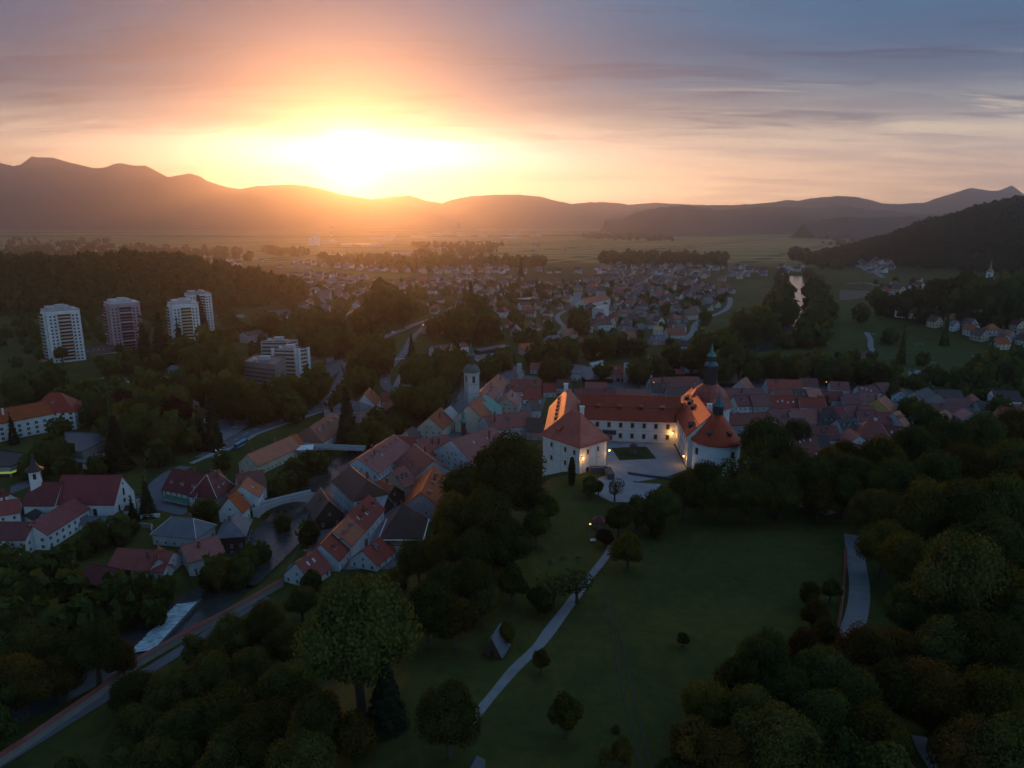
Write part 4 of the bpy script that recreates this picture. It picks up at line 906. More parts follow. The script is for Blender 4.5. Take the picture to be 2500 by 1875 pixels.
H('c', 870, 420, 970, 370, 14.6, 12, 6.5, 'steep orange roofed house turned from the pub toward the sun', rc='orange', wc='stone', dorm=3, chim=1)
H('c', 1098, 745, 1208, 655, 13, 10.5, 6.5, 'small white gabled house facing the photo with blue side wall', rc='orange', wc='white', short='the white gabled house')
H('c', 1282, 562, 1335, 488, 14, 14, 8.5, 'white riverside house with roof terrace hatch and orange roof', rc='orange', wc='white', sky=1, ext=4)
H('c', 1200, 432, 1550, 372, 13.4, 12.5, 7.5, 'brown-red roofed house with white balconies over the river', rc='red', wc='white', chim=0)
H('j', 545, 1548, 1010, 1352, 12.2, 12.5, 7.0, 'long cream riverside house with plain orange-red roof and corner balcony', rc='orange', wc='cream', chim=2, short='the long cream house', step=3.0)
H('j', 1000, 1352, 1080, 1325, 10.5, 9, 6.0, 'low brown roofed end piece of the long cream house', rc='orange', wc='cream', chim=0)
H('e', 200, 455, 500, 262, 13, 19, 6.2, 'large hip roofed market hall with four long dormers', rc='orange', wc='white', typ='hip', name='market_hall', cat='hall', dorm=4, dpos=.5, chim=0, short='the market hall', inset=6.5)
block('low flat house with pinkish roof at the road bend', UP('e', 6.5, (390, 205), (470, 110), (640, 115), (610, 262)), 6.5, 'white', 'pink', cat='house', name='flat_house')
H('e', 660, 95, 880, 120, 15, 12, 11, 'pink plastered villa with grey roof behind the tall spruce', rc='grey', wc='pink', typ='hip', short='the villa behind the spruce', inset=4)
r, rf, g = H('j', 1816, 897, 1866, 827, 17, 14, 9.5, 'big white gabled house by the river bend with bright orange roof', rc='orange', wc='white', name='gabled_house', short='the big white gabled house', ext=2)
H('e', 1170, -10, 1290, -15, 11, 10, 6, 'brown roofed house behind the big white gabled house', rc='red', wc='pale')
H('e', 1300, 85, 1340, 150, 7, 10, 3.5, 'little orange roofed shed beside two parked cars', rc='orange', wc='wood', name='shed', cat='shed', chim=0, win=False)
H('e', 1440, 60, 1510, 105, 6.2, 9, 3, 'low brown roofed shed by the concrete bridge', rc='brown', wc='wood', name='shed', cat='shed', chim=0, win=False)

# ------------------------------------------------------------------ old town below the castle
H('d', 1330, 155, 680, 820, 12.6, 12, 6.6, 'very long red roofed row house running down to the river wall', rc='red', wc='white', dorm=7, dk='gable', dpos=.62, sky=4, chim=1, short='the long row house', step=5)
H('d', 1040, 450, 860, 640, 13.6, 11.8, 8, 'raised middle part of the long row with lead edged gable', rc='orange', wc='white', chim=0, dorm=2, dk='gable', win=False)
H('d', 620, 900, 345, 1070, 10.8, 11, 5.2, 'red roofed white end house with big roof window by the wall', rc='red', wc='white', sky=2, chim=1)
H('d', 1245, 905, 1500, 715, 9.6, 10.5, 5.0, 'white gabled cottage under the trees with round gable holes', rc='red', wc='white', dorm=1, dpos=.45)
r, rf, g = H('d', 1780, 285, 1815, 285, 19.4, 15.5, 9.8, 'square tower house with dark pyramid roof and ochre frieze', rc='brown', wc='white', typ='hip', name='tower_house', cat='tower house', o=1.5, inset=7.0, chim=0, win=False, short='the tower house')
def tower_house(r, g):
    L, w, he, hr, s = g; x, y = L/2, w/2; om = WALL['yellow']
    for X0, Y0, X1, Y1 in ((-x, -y, x, -y), (x, -y, x, y), (x, y, -x, y), (-x, y, -x, -y)):
        a = math.atan2(Y1-Y0, X1-X0); l = math.hypot(X1-X0, Y1-Y0); b = MB(); b.box(1.2, l-1.2, -.07, .02, he-3.9, he-.7); b.build('frieze', om, r, loc=(X0, Y0, 0), rz=a)
        b = MB(); b.box(-.1, l+.1, -.16, .02, he-4.3, he-4.0); b.box(-.1, l+.1, -.14, .02, he-7.2, he-7.0); b.build('string_course', M_METAL, r, loc=(X0, Y0, 0), rz=a)
        dx, dy = (X1-X0)/l, (Y1-Y0)/l
        for t in (.3, .7): put_window(r, X0+dx*l*t+dy*.08, Y0+dy*l*t-dx*.08, he-3.0, dy, -dx, 1.5, 1.5)
    b = MB(); b.box(-x-1.6, x+1.6, -y-1.6, y+1.6, he-1.45, he-1.15); b.build('cornice', WALL['white'], r)
tower_house(r, g)
H('d', 672, 62, 790, 242, 14.4, 11, 7.5, 'dark timber gabled house at the bridge end, one slope lit orange', rc='brown', wc='wood', name='timber_house', chim=1, short='the timber house', step=4)
H('e', 745, 985, 985, 1182, 17, 14.5, 10.5, 'tall white fronted house with dark brown half-hipped roof', rc='brown', wc='white', typ='hip', inset=3, chim=1, wh=1.7)
H('e', 590, 980, 730, 965, 15.5, 11, 12.5, 'pale grey riverside tenement with stained wall', rc='maroon', wc='pale', chim=0)
H('e', 850, 885, 1340, 560, 15.4, 19, 9.0, 'huge brown-red roof with six long dormers by the footbridge', rc='red', wc='white', dorm=6, dpos=.45, chim=2, sky=1, short='the huge dormered roof')
H('e', 1380, 575, 1650, 600, 13, 12, 8, 'red roof with white gable end behind the huge dormered roof', rc='red', wc='white', chim=1)
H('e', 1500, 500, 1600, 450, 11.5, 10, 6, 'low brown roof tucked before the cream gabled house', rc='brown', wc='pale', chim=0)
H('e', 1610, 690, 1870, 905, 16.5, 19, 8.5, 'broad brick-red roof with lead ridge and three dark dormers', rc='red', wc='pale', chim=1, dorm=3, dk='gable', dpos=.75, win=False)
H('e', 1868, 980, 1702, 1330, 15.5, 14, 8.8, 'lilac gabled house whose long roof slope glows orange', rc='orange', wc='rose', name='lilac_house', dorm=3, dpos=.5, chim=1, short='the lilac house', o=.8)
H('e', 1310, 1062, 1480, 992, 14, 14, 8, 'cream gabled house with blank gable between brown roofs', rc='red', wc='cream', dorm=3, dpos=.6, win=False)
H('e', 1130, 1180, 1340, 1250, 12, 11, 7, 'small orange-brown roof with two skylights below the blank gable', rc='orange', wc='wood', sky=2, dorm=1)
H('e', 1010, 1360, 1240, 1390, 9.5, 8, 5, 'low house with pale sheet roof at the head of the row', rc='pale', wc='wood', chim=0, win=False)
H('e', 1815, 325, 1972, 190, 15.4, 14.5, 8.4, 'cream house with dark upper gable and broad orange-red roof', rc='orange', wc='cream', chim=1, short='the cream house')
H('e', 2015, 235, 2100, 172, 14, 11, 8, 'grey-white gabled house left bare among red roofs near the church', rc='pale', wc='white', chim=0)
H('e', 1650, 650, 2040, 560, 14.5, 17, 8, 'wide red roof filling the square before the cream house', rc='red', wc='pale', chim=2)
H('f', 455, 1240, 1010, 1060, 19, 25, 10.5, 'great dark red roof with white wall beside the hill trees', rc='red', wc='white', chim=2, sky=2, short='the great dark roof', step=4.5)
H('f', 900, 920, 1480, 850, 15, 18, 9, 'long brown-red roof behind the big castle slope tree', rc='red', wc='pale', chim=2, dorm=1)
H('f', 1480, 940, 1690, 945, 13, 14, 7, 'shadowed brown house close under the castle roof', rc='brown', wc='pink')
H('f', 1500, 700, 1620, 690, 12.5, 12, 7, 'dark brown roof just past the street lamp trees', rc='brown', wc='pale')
r, rf, g = H('f', 690, 765, 850, 640, 19.5, 17, 10.5, 'parish church nave with cream gable and orange-red roof', rc='orange', wc='cream', cat='church', name='parish_church', chim=0, win=False)
H('f', 830, 690, 910, 620, 18.5, 19, 9.5, 'parish church choir under a green copper roof', rc='copper', wc='pale', cat='church', name='church_choir', chim=0, win=False, typ='hip', inset=3)
def parish_tower():
    x, y = -27.0, 464.0; r = thing('church_tower', 'tall square parish church tower with green domed cap', 'church tower', (x, y, 1), R(24)); land('the parish church tower', x, y, 25)
    s = 3.9; b = MB(); b.box(-s, s, -s, s, 0, 31.5); b.build('wall', WALL['pale'], r)
    for z in (11, 17.5, 23.5):
        b = MB(); b.box(-s-.22, s+.22, -s-.22, s+.22, z, z+.35); b.build('string_course', WALL['stone'], r)
    b = MB(); b.box(-s-.5, s+.5, -s-.5, s+.5, 31.1, 31.9); b.build('cornice', WALL['pale'], r)
    q = math.sqrt(2); cm = material('grey_copper', (.07, .13, .11), .6, .35, .6, .4)
    b = MB(); b.lathe([(s*q*1.08, 31.9), (s*q*1.0, 33.2), (s*q*.86, 34.8), (s*q*.6, 36.2), (2.6, 36.9), (2.5, 37.2)], 12, 0, (0, 0), R(45)); b.build('dome', cm, r)
    b = MB(); b.lathe([(2.3, 37), (2.3, 43.0)], 8, 0); b.build('lantern', M_PINE, r)
    b = MB(); b.lathe([(2.9, 42.8), (3.0, 43.4), (1.9, 44.4), (1.2, 45.2), (1.5, 46.2), (1.2, 47.2), (.4, 48.4), (.1, 52.5)], 12); b.build('onion_cap', cm, r)
    b = MB(); b.tube((0, 0, 52.3), (0, 0, 54.4), .08, .05, 5); b.tube((-.5, 0, 53.7), (.5, 0, 53.7), .05, .05, 5); b.build('finial', M_BLACK, r)
    for a in (-90, 0, 180):
        a2 = R(a); put_window(r, (s+.02)*math.cos(a2), (s+.02)*math.sin(a2), 25.2, math.cos(a2), math.sin(a2), 1.9, 4.2, 'dark'); put_window(r, (s+.02)*math.cos(a2), (s+.02)*math.sin(a2), 13.4, math.cos(a2), math.sin(a2), .6, 1.6, 'dark')
parish_tower()
def ridge_turret():
    x, y = U(*zp('f', 615, 1130), 14); r = thing('roof_turret', 'slim dark roof turret with green copper cap before the church gable', 'turret', (x, y, 12), R(10))
    b = MB(); b.box(-1.25, 1.25, -1.25, 1.25, 0, 8.0); b.build('shaft', M_PINE, r)
    b = MB(); b.lathe([(2.3, 7.8), (2.3, 8.1), (1.4, 9.2), (.9, 10), (.9, 12.2), (1.5, 12.3), (.6, 13.4), (.05, 17.0)], 8); b.build('copper_cap', M_COPPER, r)
ridge_turret()
H('f', 840, 600, 968, 455, 17, 13, 10.5, 'tall rose roofed house beside the church, one edge sunlit', rc='pink', wc='rose', chim=1, dorm=3, dk='gable', dpos=.6)
H('f', 968, 455, 1090, 348, 16.5, 13.5, 10, 'orange-red roofed town house at the end of the church row', rc='orange', wc='rose', chim=1)
H('f', 1200, 665, 1258, 562, 13.5, 13.5, 7.5, 'cream gabled house with pink roof and square of skylights', rc='pink', wc='cream', sky=3, short='the cream house with skylights')
H('f', 1255, 418, 1665, 428, 14, 16, 7, 'long red roofed house with a row of small dormers and white front', rc='red', wc='white', dorm=7, dpos=.65, short='the long dormered house')
H('f', 1425, 535, 1660, 535, 11.5, 13, 5, 'plain red roof standing before the long dormered house', rc='red', wc='white', chim=0)
H('f', 1680, 475, 1850, 470, 11, 12, 6, 'brown-red roof between the long dormered house and the castle', rc='red', wc='pale')
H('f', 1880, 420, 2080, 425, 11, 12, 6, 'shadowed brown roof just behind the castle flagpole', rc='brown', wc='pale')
H('f', 1525, 195, 1790, 200, 9.5, 13, 5, 'low white house with ribbed bright red roof', rc='red', wc='white', chim=0, short='the ribbed red roof')
H('f', 1140, 350, 1310, 240, 9, 15, 5, 'grey roofed shed pointing at the pale square chimney', rc='grey', wc='pale', name='workshop', cat='workshop', chim=0, win=False)
block('pale square ventilation tower beside the ribbed red roof', UP('f', 14, (1338, 212), (1400, 208), (1405, 225), (1345, 230)), 14, 'pale', 'pale', name='ventilation_tower', cat='tower')
H('f', 1800, 160, 1975, 150, 8, 14, 5, 'grey-brown shed with a tall pale gable wall', rc='brown', wc='pale', name='workshop', cat='workshop', chim=0, win=False)
block('wide grey flat roofed workshop with a white strip wall', UP('g', 7, (-260, 140), (160, 180), (120, 300), (-270, 260)), 7, 'white', 'grey', cat='workshop', name='workshop', win=(3, 2.5, 1.2, 4))
H('g', 185, 195, 330, 290, 9, 22, 6, 'grey hipped garage with red lean-to facing the castle', rc='grey', wc='maroon' if 'maroon' in WALL else 'wood', typ='hip', name='garage', cat='garage', chim=0, win=False, inset=6)
block('pale flat sheds with white roof edges behind the garage', UP('g', 5, (210, 150), (400, 110), (430, 180), (260, 200)), 5, 'pale', 'pale', cat='shed', name='flat_shed')
r, rf, g = H('g', 420, 180, 980, 182, 13.5, 15, 8.0, 'pink fire station with red roof and two dark garage doors', rc='red', wc='pink', name='fire_station', cat='fire station', sky=3, chim=0, short='the pink fire station')
for dx in (-6.5, -2.2): put_window(r, dx, -7.56, .3, 0, -1, 3.0, 3.2, 'dark', 'garage_door')
tw, _, _ = block('slim white hose tower on the pink fire station', UP('g', 17, (682, 150), (738, 145), (742, 165), (690, 172)), 17, 'white', 'pale', name='hose_tower', cat='tower', par=.6)
for z in (6, 9.5, 13): put_window(tw, 0, -2.0, z, 0, -1, .9, 1.2, 'dark')
H('g', 160, 405, 450, 408, 10.5, 13, 6, 'dull red roof just above the castle back ridge', rc='red', wc='pale', chim=0)
H('g', 10, 495, 560, 492, 12.5, 14, 7, 'long red roof peeping over the castle back wing', rc='maroon', wc='pale', chim=2)
H('g', 560, 492, 1010, 500, 12, 14, 7, 'second long red roof over the castle back wing toward the tower', rc='red', wc='pale', chim=1)
H('g', 1030, 345, 1200, 338, 13, 14, 7, 'maroon roof with white gable edge and square white chimney', rc='maroon', wc='white', chim=1, palech=True)
H('g', 1210, 335, 1690, 330, 13.5, 16, 7, 'long red roof with three pale eyelet dormers beside the chapel tower', rc='red', wc='pale', dorm=3, dk='gable', dpos=.8, chim=0)
H('g', 1040, 415, 1250, 412, 11.5, 12, 6, 'dark brown roof in the gap before the eyelet dormers', rc='brown', wc='pale', dorm=2, chim=0)
H('g', 1255, 475, 1580, 475, 11, 12, 6, 'olive-brown roof touching the sunlit castle slope', rc='yellow' if False else 'brown', wc='pale', chim=0)
H('g', 1020, 28, 1240, 25, 11, 14, 4, 'lone steep red roof with a strip of dark dormers near the riverside trees', rc='red', wc='white', dorm=4, dpos=.5, chim=2)
H('g', 1250, 85, 1540, 62, 8, 12, 4, 'long brown roof with grey ridge before the river trees', rc='brown', wc='white', chim=0)
H('g', 1500, 150, 1690, 135, 9, 11, 5, 'red roofed white gabled house with a white balcony', rc='red', wc='white', chim=0)
H('g', 1340, 230, 1490, 228, 6, 9, 3, 'low red shed roof near the parked cars', rc='red', wc='wood', name='shed', cat='shed', chim=0, win=False)
H('g', 1830, 260, 1900, 255, 14, 11, 8, 'pale gabled house beside the dark belfry', rc='brown', wc='rose', chim=0)
H('g', 1920, 280, 2200, 285, 11, 15, 5, 'long brown barn roof beyond the chapel tower', rc='brown', wc='wood', name='barn', cat='barn', chim=0, win=False)

# ------------------------------------------------------------------ old town beyond the castle
def HH(rows):
    for k, x1, y1, x2, y2, zr, w, ze, rc, wc, label, kw in rows: H(k, x1, y1, x2, y2, zr, w, ze, label, rc=rc, wc=wc, **kw)
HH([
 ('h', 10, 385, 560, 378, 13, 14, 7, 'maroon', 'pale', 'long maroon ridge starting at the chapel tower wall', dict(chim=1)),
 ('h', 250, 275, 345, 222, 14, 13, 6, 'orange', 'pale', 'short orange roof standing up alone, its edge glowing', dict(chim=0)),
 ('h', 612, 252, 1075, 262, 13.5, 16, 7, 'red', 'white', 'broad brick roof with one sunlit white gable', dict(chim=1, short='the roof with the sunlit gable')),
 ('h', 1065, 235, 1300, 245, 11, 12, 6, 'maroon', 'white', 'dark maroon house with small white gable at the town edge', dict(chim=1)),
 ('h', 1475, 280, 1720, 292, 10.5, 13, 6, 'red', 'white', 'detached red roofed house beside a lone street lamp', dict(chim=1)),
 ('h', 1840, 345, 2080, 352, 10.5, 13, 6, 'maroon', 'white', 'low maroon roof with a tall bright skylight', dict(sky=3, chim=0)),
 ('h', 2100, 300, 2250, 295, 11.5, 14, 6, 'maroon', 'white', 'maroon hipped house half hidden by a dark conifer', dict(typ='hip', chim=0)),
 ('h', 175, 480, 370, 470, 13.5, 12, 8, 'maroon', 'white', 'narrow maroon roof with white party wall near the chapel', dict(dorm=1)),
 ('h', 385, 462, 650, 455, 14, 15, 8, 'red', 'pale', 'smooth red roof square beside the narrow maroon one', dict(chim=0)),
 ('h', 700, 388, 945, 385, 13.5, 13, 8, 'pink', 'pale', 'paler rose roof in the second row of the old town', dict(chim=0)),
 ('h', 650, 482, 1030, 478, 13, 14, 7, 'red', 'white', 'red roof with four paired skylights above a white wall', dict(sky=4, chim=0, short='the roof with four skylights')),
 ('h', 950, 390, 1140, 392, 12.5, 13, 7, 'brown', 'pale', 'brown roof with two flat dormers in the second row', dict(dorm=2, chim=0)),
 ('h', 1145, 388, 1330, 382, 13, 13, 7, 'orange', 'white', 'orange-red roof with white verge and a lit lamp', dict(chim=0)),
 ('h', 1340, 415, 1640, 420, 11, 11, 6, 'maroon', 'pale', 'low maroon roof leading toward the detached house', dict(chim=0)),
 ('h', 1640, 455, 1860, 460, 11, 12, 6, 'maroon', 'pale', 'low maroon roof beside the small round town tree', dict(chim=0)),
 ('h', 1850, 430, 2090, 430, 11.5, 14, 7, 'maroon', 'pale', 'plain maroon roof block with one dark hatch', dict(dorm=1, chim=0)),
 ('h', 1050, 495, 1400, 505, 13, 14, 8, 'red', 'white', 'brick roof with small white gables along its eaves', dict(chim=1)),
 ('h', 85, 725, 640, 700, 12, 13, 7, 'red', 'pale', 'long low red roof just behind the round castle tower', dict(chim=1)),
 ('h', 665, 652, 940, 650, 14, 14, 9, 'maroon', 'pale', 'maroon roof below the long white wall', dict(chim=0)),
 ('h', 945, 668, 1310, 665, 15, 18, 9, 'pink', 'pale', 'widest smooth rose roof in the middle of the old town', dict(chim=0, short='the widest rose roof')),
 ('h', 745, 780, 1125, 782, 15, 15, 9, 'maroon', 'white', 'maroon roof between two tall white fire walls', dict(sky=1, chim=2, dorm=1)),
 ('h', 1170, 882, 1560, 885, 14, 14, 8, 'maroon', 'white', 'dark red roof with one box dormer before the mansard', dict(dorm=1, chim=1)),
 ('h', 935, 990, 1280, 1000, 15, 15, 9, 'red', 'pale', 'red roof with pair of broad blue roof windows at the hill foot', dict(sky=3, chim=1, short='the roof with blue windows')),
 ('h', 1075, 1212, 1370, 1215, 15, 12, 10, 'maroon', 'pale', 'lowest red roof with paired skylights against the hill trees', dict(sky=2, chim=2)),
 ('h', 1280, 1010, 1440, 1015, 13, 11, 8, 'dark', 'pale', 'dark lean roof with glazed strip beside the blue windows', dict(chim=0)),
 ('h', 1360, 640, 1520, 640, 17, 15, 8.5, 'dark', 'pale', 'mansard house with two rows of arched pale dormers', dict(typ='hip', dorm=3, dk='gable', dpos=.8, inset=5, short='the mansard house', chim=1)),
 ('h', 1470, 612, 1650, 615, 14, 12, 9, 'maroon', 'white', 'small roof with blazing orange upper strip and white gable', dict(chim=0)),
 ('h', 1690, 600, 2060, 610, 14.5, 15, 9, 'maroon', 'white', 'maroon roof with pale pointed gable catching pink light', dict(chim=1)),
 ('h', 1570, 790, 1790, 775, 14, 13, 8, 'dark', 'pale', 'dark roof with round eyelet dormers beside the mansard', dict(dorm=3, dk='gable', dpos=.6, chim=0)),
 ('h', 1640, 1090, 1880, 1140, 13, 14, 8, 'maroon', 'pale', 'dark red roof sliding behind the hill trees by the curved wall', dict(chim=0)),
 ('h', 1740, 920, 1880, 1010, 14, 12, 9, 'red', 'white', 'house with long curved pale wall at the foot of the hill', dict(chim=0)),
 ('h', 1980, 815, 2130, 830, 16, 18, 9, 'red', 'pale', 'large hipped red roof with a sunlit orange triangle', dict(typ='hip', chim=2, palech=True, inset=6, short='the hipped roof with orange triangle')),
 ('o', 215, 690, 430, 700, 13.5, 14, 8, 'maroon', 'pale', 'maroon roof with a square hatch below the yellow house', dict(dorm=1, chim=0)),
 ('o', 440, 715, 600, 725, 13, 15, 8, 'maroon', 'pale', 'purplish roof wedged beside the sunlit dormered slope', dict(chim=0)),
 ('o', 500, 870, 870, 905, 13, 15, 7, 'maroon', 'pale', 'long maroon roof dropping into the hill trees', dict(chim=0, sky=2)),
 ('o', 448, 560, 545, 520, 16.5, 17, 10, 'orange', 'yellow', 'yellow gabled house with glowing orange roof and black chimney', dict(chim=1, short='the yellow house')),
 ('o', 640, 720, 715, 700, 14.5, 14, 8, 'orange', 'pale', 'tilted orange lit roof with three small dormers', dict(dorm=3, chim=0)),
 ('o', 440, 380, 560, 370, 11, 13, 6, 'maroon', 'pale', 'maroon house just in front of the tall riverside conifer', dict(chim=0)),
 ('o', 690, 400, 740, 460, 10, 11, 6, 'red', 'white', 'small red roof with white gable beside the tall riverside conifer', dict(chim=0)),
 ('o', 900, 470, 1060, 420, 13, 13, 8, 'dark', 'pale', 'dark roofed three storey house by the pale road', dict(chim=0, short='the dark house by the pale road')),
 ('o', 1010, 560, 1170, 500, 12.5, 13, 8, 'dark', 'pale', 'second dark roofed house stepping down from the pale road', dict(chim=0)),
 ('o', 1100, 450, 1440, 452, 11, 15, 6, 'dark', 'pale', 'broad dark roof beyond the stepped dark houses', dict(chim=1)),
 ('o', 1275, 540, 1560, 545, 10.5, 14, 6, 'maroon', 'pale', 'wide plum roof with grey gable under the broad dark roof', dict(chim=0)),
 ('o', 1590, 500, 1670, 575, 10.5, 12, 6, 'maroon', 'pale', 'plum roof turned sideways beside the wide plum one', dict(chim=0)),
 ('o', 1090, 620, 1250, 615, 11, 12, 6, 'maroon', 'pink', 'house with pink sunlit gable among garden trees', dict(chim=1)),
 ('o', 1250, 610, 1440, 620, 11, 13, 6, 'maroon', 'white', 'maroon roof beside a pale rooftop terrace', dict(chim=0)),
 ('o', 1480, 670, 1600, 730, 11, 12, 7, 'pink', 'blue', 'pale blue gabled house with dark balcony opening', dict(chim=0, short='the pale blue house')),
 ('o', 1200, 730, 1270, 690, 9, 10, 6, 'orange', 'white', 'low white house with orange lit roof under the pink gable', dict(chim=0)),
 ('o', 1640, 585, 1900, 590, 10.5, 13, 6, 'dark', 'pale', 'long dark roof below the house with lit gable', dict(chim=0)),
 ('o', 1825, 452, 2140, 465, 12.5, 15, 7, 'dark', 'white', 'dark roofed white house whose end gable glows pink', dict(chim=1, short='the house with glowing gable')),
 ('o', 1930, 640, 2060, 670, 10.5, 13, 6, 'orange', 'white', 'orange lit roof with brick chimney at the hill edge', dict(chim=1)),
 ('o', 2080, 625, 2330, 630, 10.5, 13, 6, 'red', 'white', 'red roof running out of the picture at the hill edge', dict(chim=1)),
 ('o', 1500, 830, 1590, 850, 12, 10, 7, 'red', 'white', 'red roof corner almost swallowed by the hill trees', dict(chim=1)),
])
H('o', 180, -15, 370, -10, 7, 11, 3.5, 'maroon roofed white cottage beside the gravel field track', rc='maroon', wc='white', short='the cottage by the field track')
# ------------------------------------------------------------------ school, shops and offices on the far bank
H('a', 60, 425, 470, 352, 19.5, 17, 13, 'left wing of the white school with tall windows and lower orange roof' if False else 'lower school wing with tall windows and an orange roof', rc='orange', wc='white', name='school_wing', cat='school', chim=1, palech=True, ww=2.0, wh=2.0, step=4.4, ext=16)
H('a', 660, 222, 820, 215, 23.5, 20, 13.5, 'main white school block under a big red hip roof', rc='red', wc='white', typ='hip', name='school', cat='school', chim=0, ww=2.2, wh=2.1, step=3.9, inset=10, short='the white school', dorm=1)
block('wide dark flat roof with skylights behind the bell turret', UP('a', 7, (865, 745), (1550, 785), (1110, 1022), (935, 1012)), 7, 'stone', 'grey', cat='shop', name='flat_roofed_shop', short='the wide flat roof', win=(3, 2.6, 1.3, 4))
block('lower white annex with grey terrace below the wide flat roof', UP('a', 4.2, (1120, 1115), (1560, 985), (1580, 1085), (1240, 1190), (950, 1150), (960, 1080)), 4.2, 'white', 'slate', cat='shop', name='shop_annex', win=(3, 1.2, 1.1, 5))
r, q, h = block('dark roofed supermarket with lit green sign band', UP('a', 6.5, (-260, 1090), (20, 990), (370, 1040), (380, 1130), (135, 1220), (-260, 1230)), 6.5, 'grey', 'dark', cat='supermarket', name='supermarket', short='the supermarket')
def sign_band(r, q, h):
    for i in range(len(q)):
        j = (i+1) % len(q); (x0, y0), (x1, y1) = q[i], q[j]; L = math.hypot(x1-x0, y1-y0); d = ((x1-x0)/L, (y1-y0)/L); n = (d[1], -d[0])
        if not faces_camera(r.location.x+(x0+x1)/2, r.location.y+(y0+y1)/2, *n): continue
        b = MB(); b.box(0, L, -.28, -.05, h-3.4, h-2.5, 0); b.build('sign_band', M_SIGN, r, loc=(x0, y0, 0), rz=math.atan2(d[1], d[0]))
        b = MB()
        b.box(L*.30, L*.30+3.4, -.31, -.29, h-3.15, h-2.75); b.build('pale_sign_panel', M_LINE, r, loc=(x0, y0, 0), rz=math.atan2(d[1], d[0]))
        b = MB(); b.box(.6, L-.6, -.04, .03, .2, h-3.6); b.build('shop_window', M_PANE, r, loc=(x0, y0, 0), rz=math.atan2(d[1], d[0]))
sign_band(r, q, h)
H('a', 130, 200, 420, 215, 8, 14, 3.5, 'grey roofed low house with three white dormers behind the school', rc='slate', wc='pale', dorm=3, dk='gable', dpos=.6, chim=0)
block('small flat roofed brick hut between the school and the flat roof', UP('a', 7, (670, 720), (830, 700), (835, 720), (700, 740)), 7, 'wood', 'slate', cat='hut', name='brick_hut')
H('i', 735, 1120, 1235, 1045, 10.5, 14, 6.2, 'long white clinic with dark roof and window strips', rc='dark', wc='white', name='clinic', cat='clinic', chim=0, wh=2.4, ww=.9, step=1.9, short='the long white clinic')
block('white roof pavilion on top of the long white clinic', UP('i', 12.5, (925, 1030), (1000, 1020), (1040, 1060), (965, 1075)), 12.5, 'white', 'dark', cat='pavilion', name='roof_pavilion', win=(3, 5, 1.2, 6))
block('pale yellow flat roof seen over dark trees beyond the school', UP('i', 7, (475, 1000), (770, 1012), (775, 1035), (600, 1045)), 7, 'white', 'yellow', cat='shed', name='flat_shed')
H('i', 520, 1060, 640, 1105, 11, 11, 7, 'brown roofed house with balconies beside the long white clinic', rc='red', wc='pale')
H('i', 560, 712, 880, 672, 16.5, 14.5, 11.5, 'white three storey apartment house with pale dormer band', rc='brown', wc='white', typ='hip', name='apartment_house', cat='apartment house', dorm=6, dpos=.55, chim=3, inset=4.5, short='the white apartment house', wh=1.3, step=3)
H('i', 95, 825, 160, 850, 13, 10, 8, 'orange roofed cottage below the first tower block', rc='orange', wc='cream')
H('i', -20, 930, 40, 955, 11, 10, 7, 'dark roofed white cottage at the photo edge below the tower block', rc='dark', wc='white')
H('i', 1500, 893, 1570, 897, 17.5, 15, 11, 'pale villa with grey hip roof alone among trees', rc='slate', wc='cream', typ='hip', name='villa', cat='villa', inset=6, dorm=1, dk='gable', short='the pale villa')
H('i', 1020, 665, 1130, 650, 14, 10, 12, 'plain white block standing at the foot of the pinkish tower', rc='dark', wc='white', chim=0)
H('i', 1190, 370, 1340, 350, 12, 13, 7, 'orange roofed house between two tower blocks', rc='orange', wc='cream')
H('i', 1390, 385, 1490, 372, 12, 12, 7, 'low orange roof just before the twin towers', rc='orange', wc='cream')
H('i', 560, 480, 860, 460, 9, 18, 6, 'long grey roofed hall between the first two tower blocks', rc='slate', wc='pale', name='hall', cat='hall', chim=0, win=False)
H('j', 20, 1025, -40, 1010, 9.5, 11, 6.5, 'orange plastered gabled shop beside the parking square', rc='orange', wc='orange', name='gabled_shop', cat='shop', chim=0, short='the orange shop')
block('small lit kiosk annex on the orange shop', UP('j', 4.2, (75, 1140), (140, 1120), (152, 1150), (90, 1180)), 4.2, 'white', 'grey', cat='kiosk', name='kiosk', win=(3, 1.2, 1.4, 2), wk='lit')
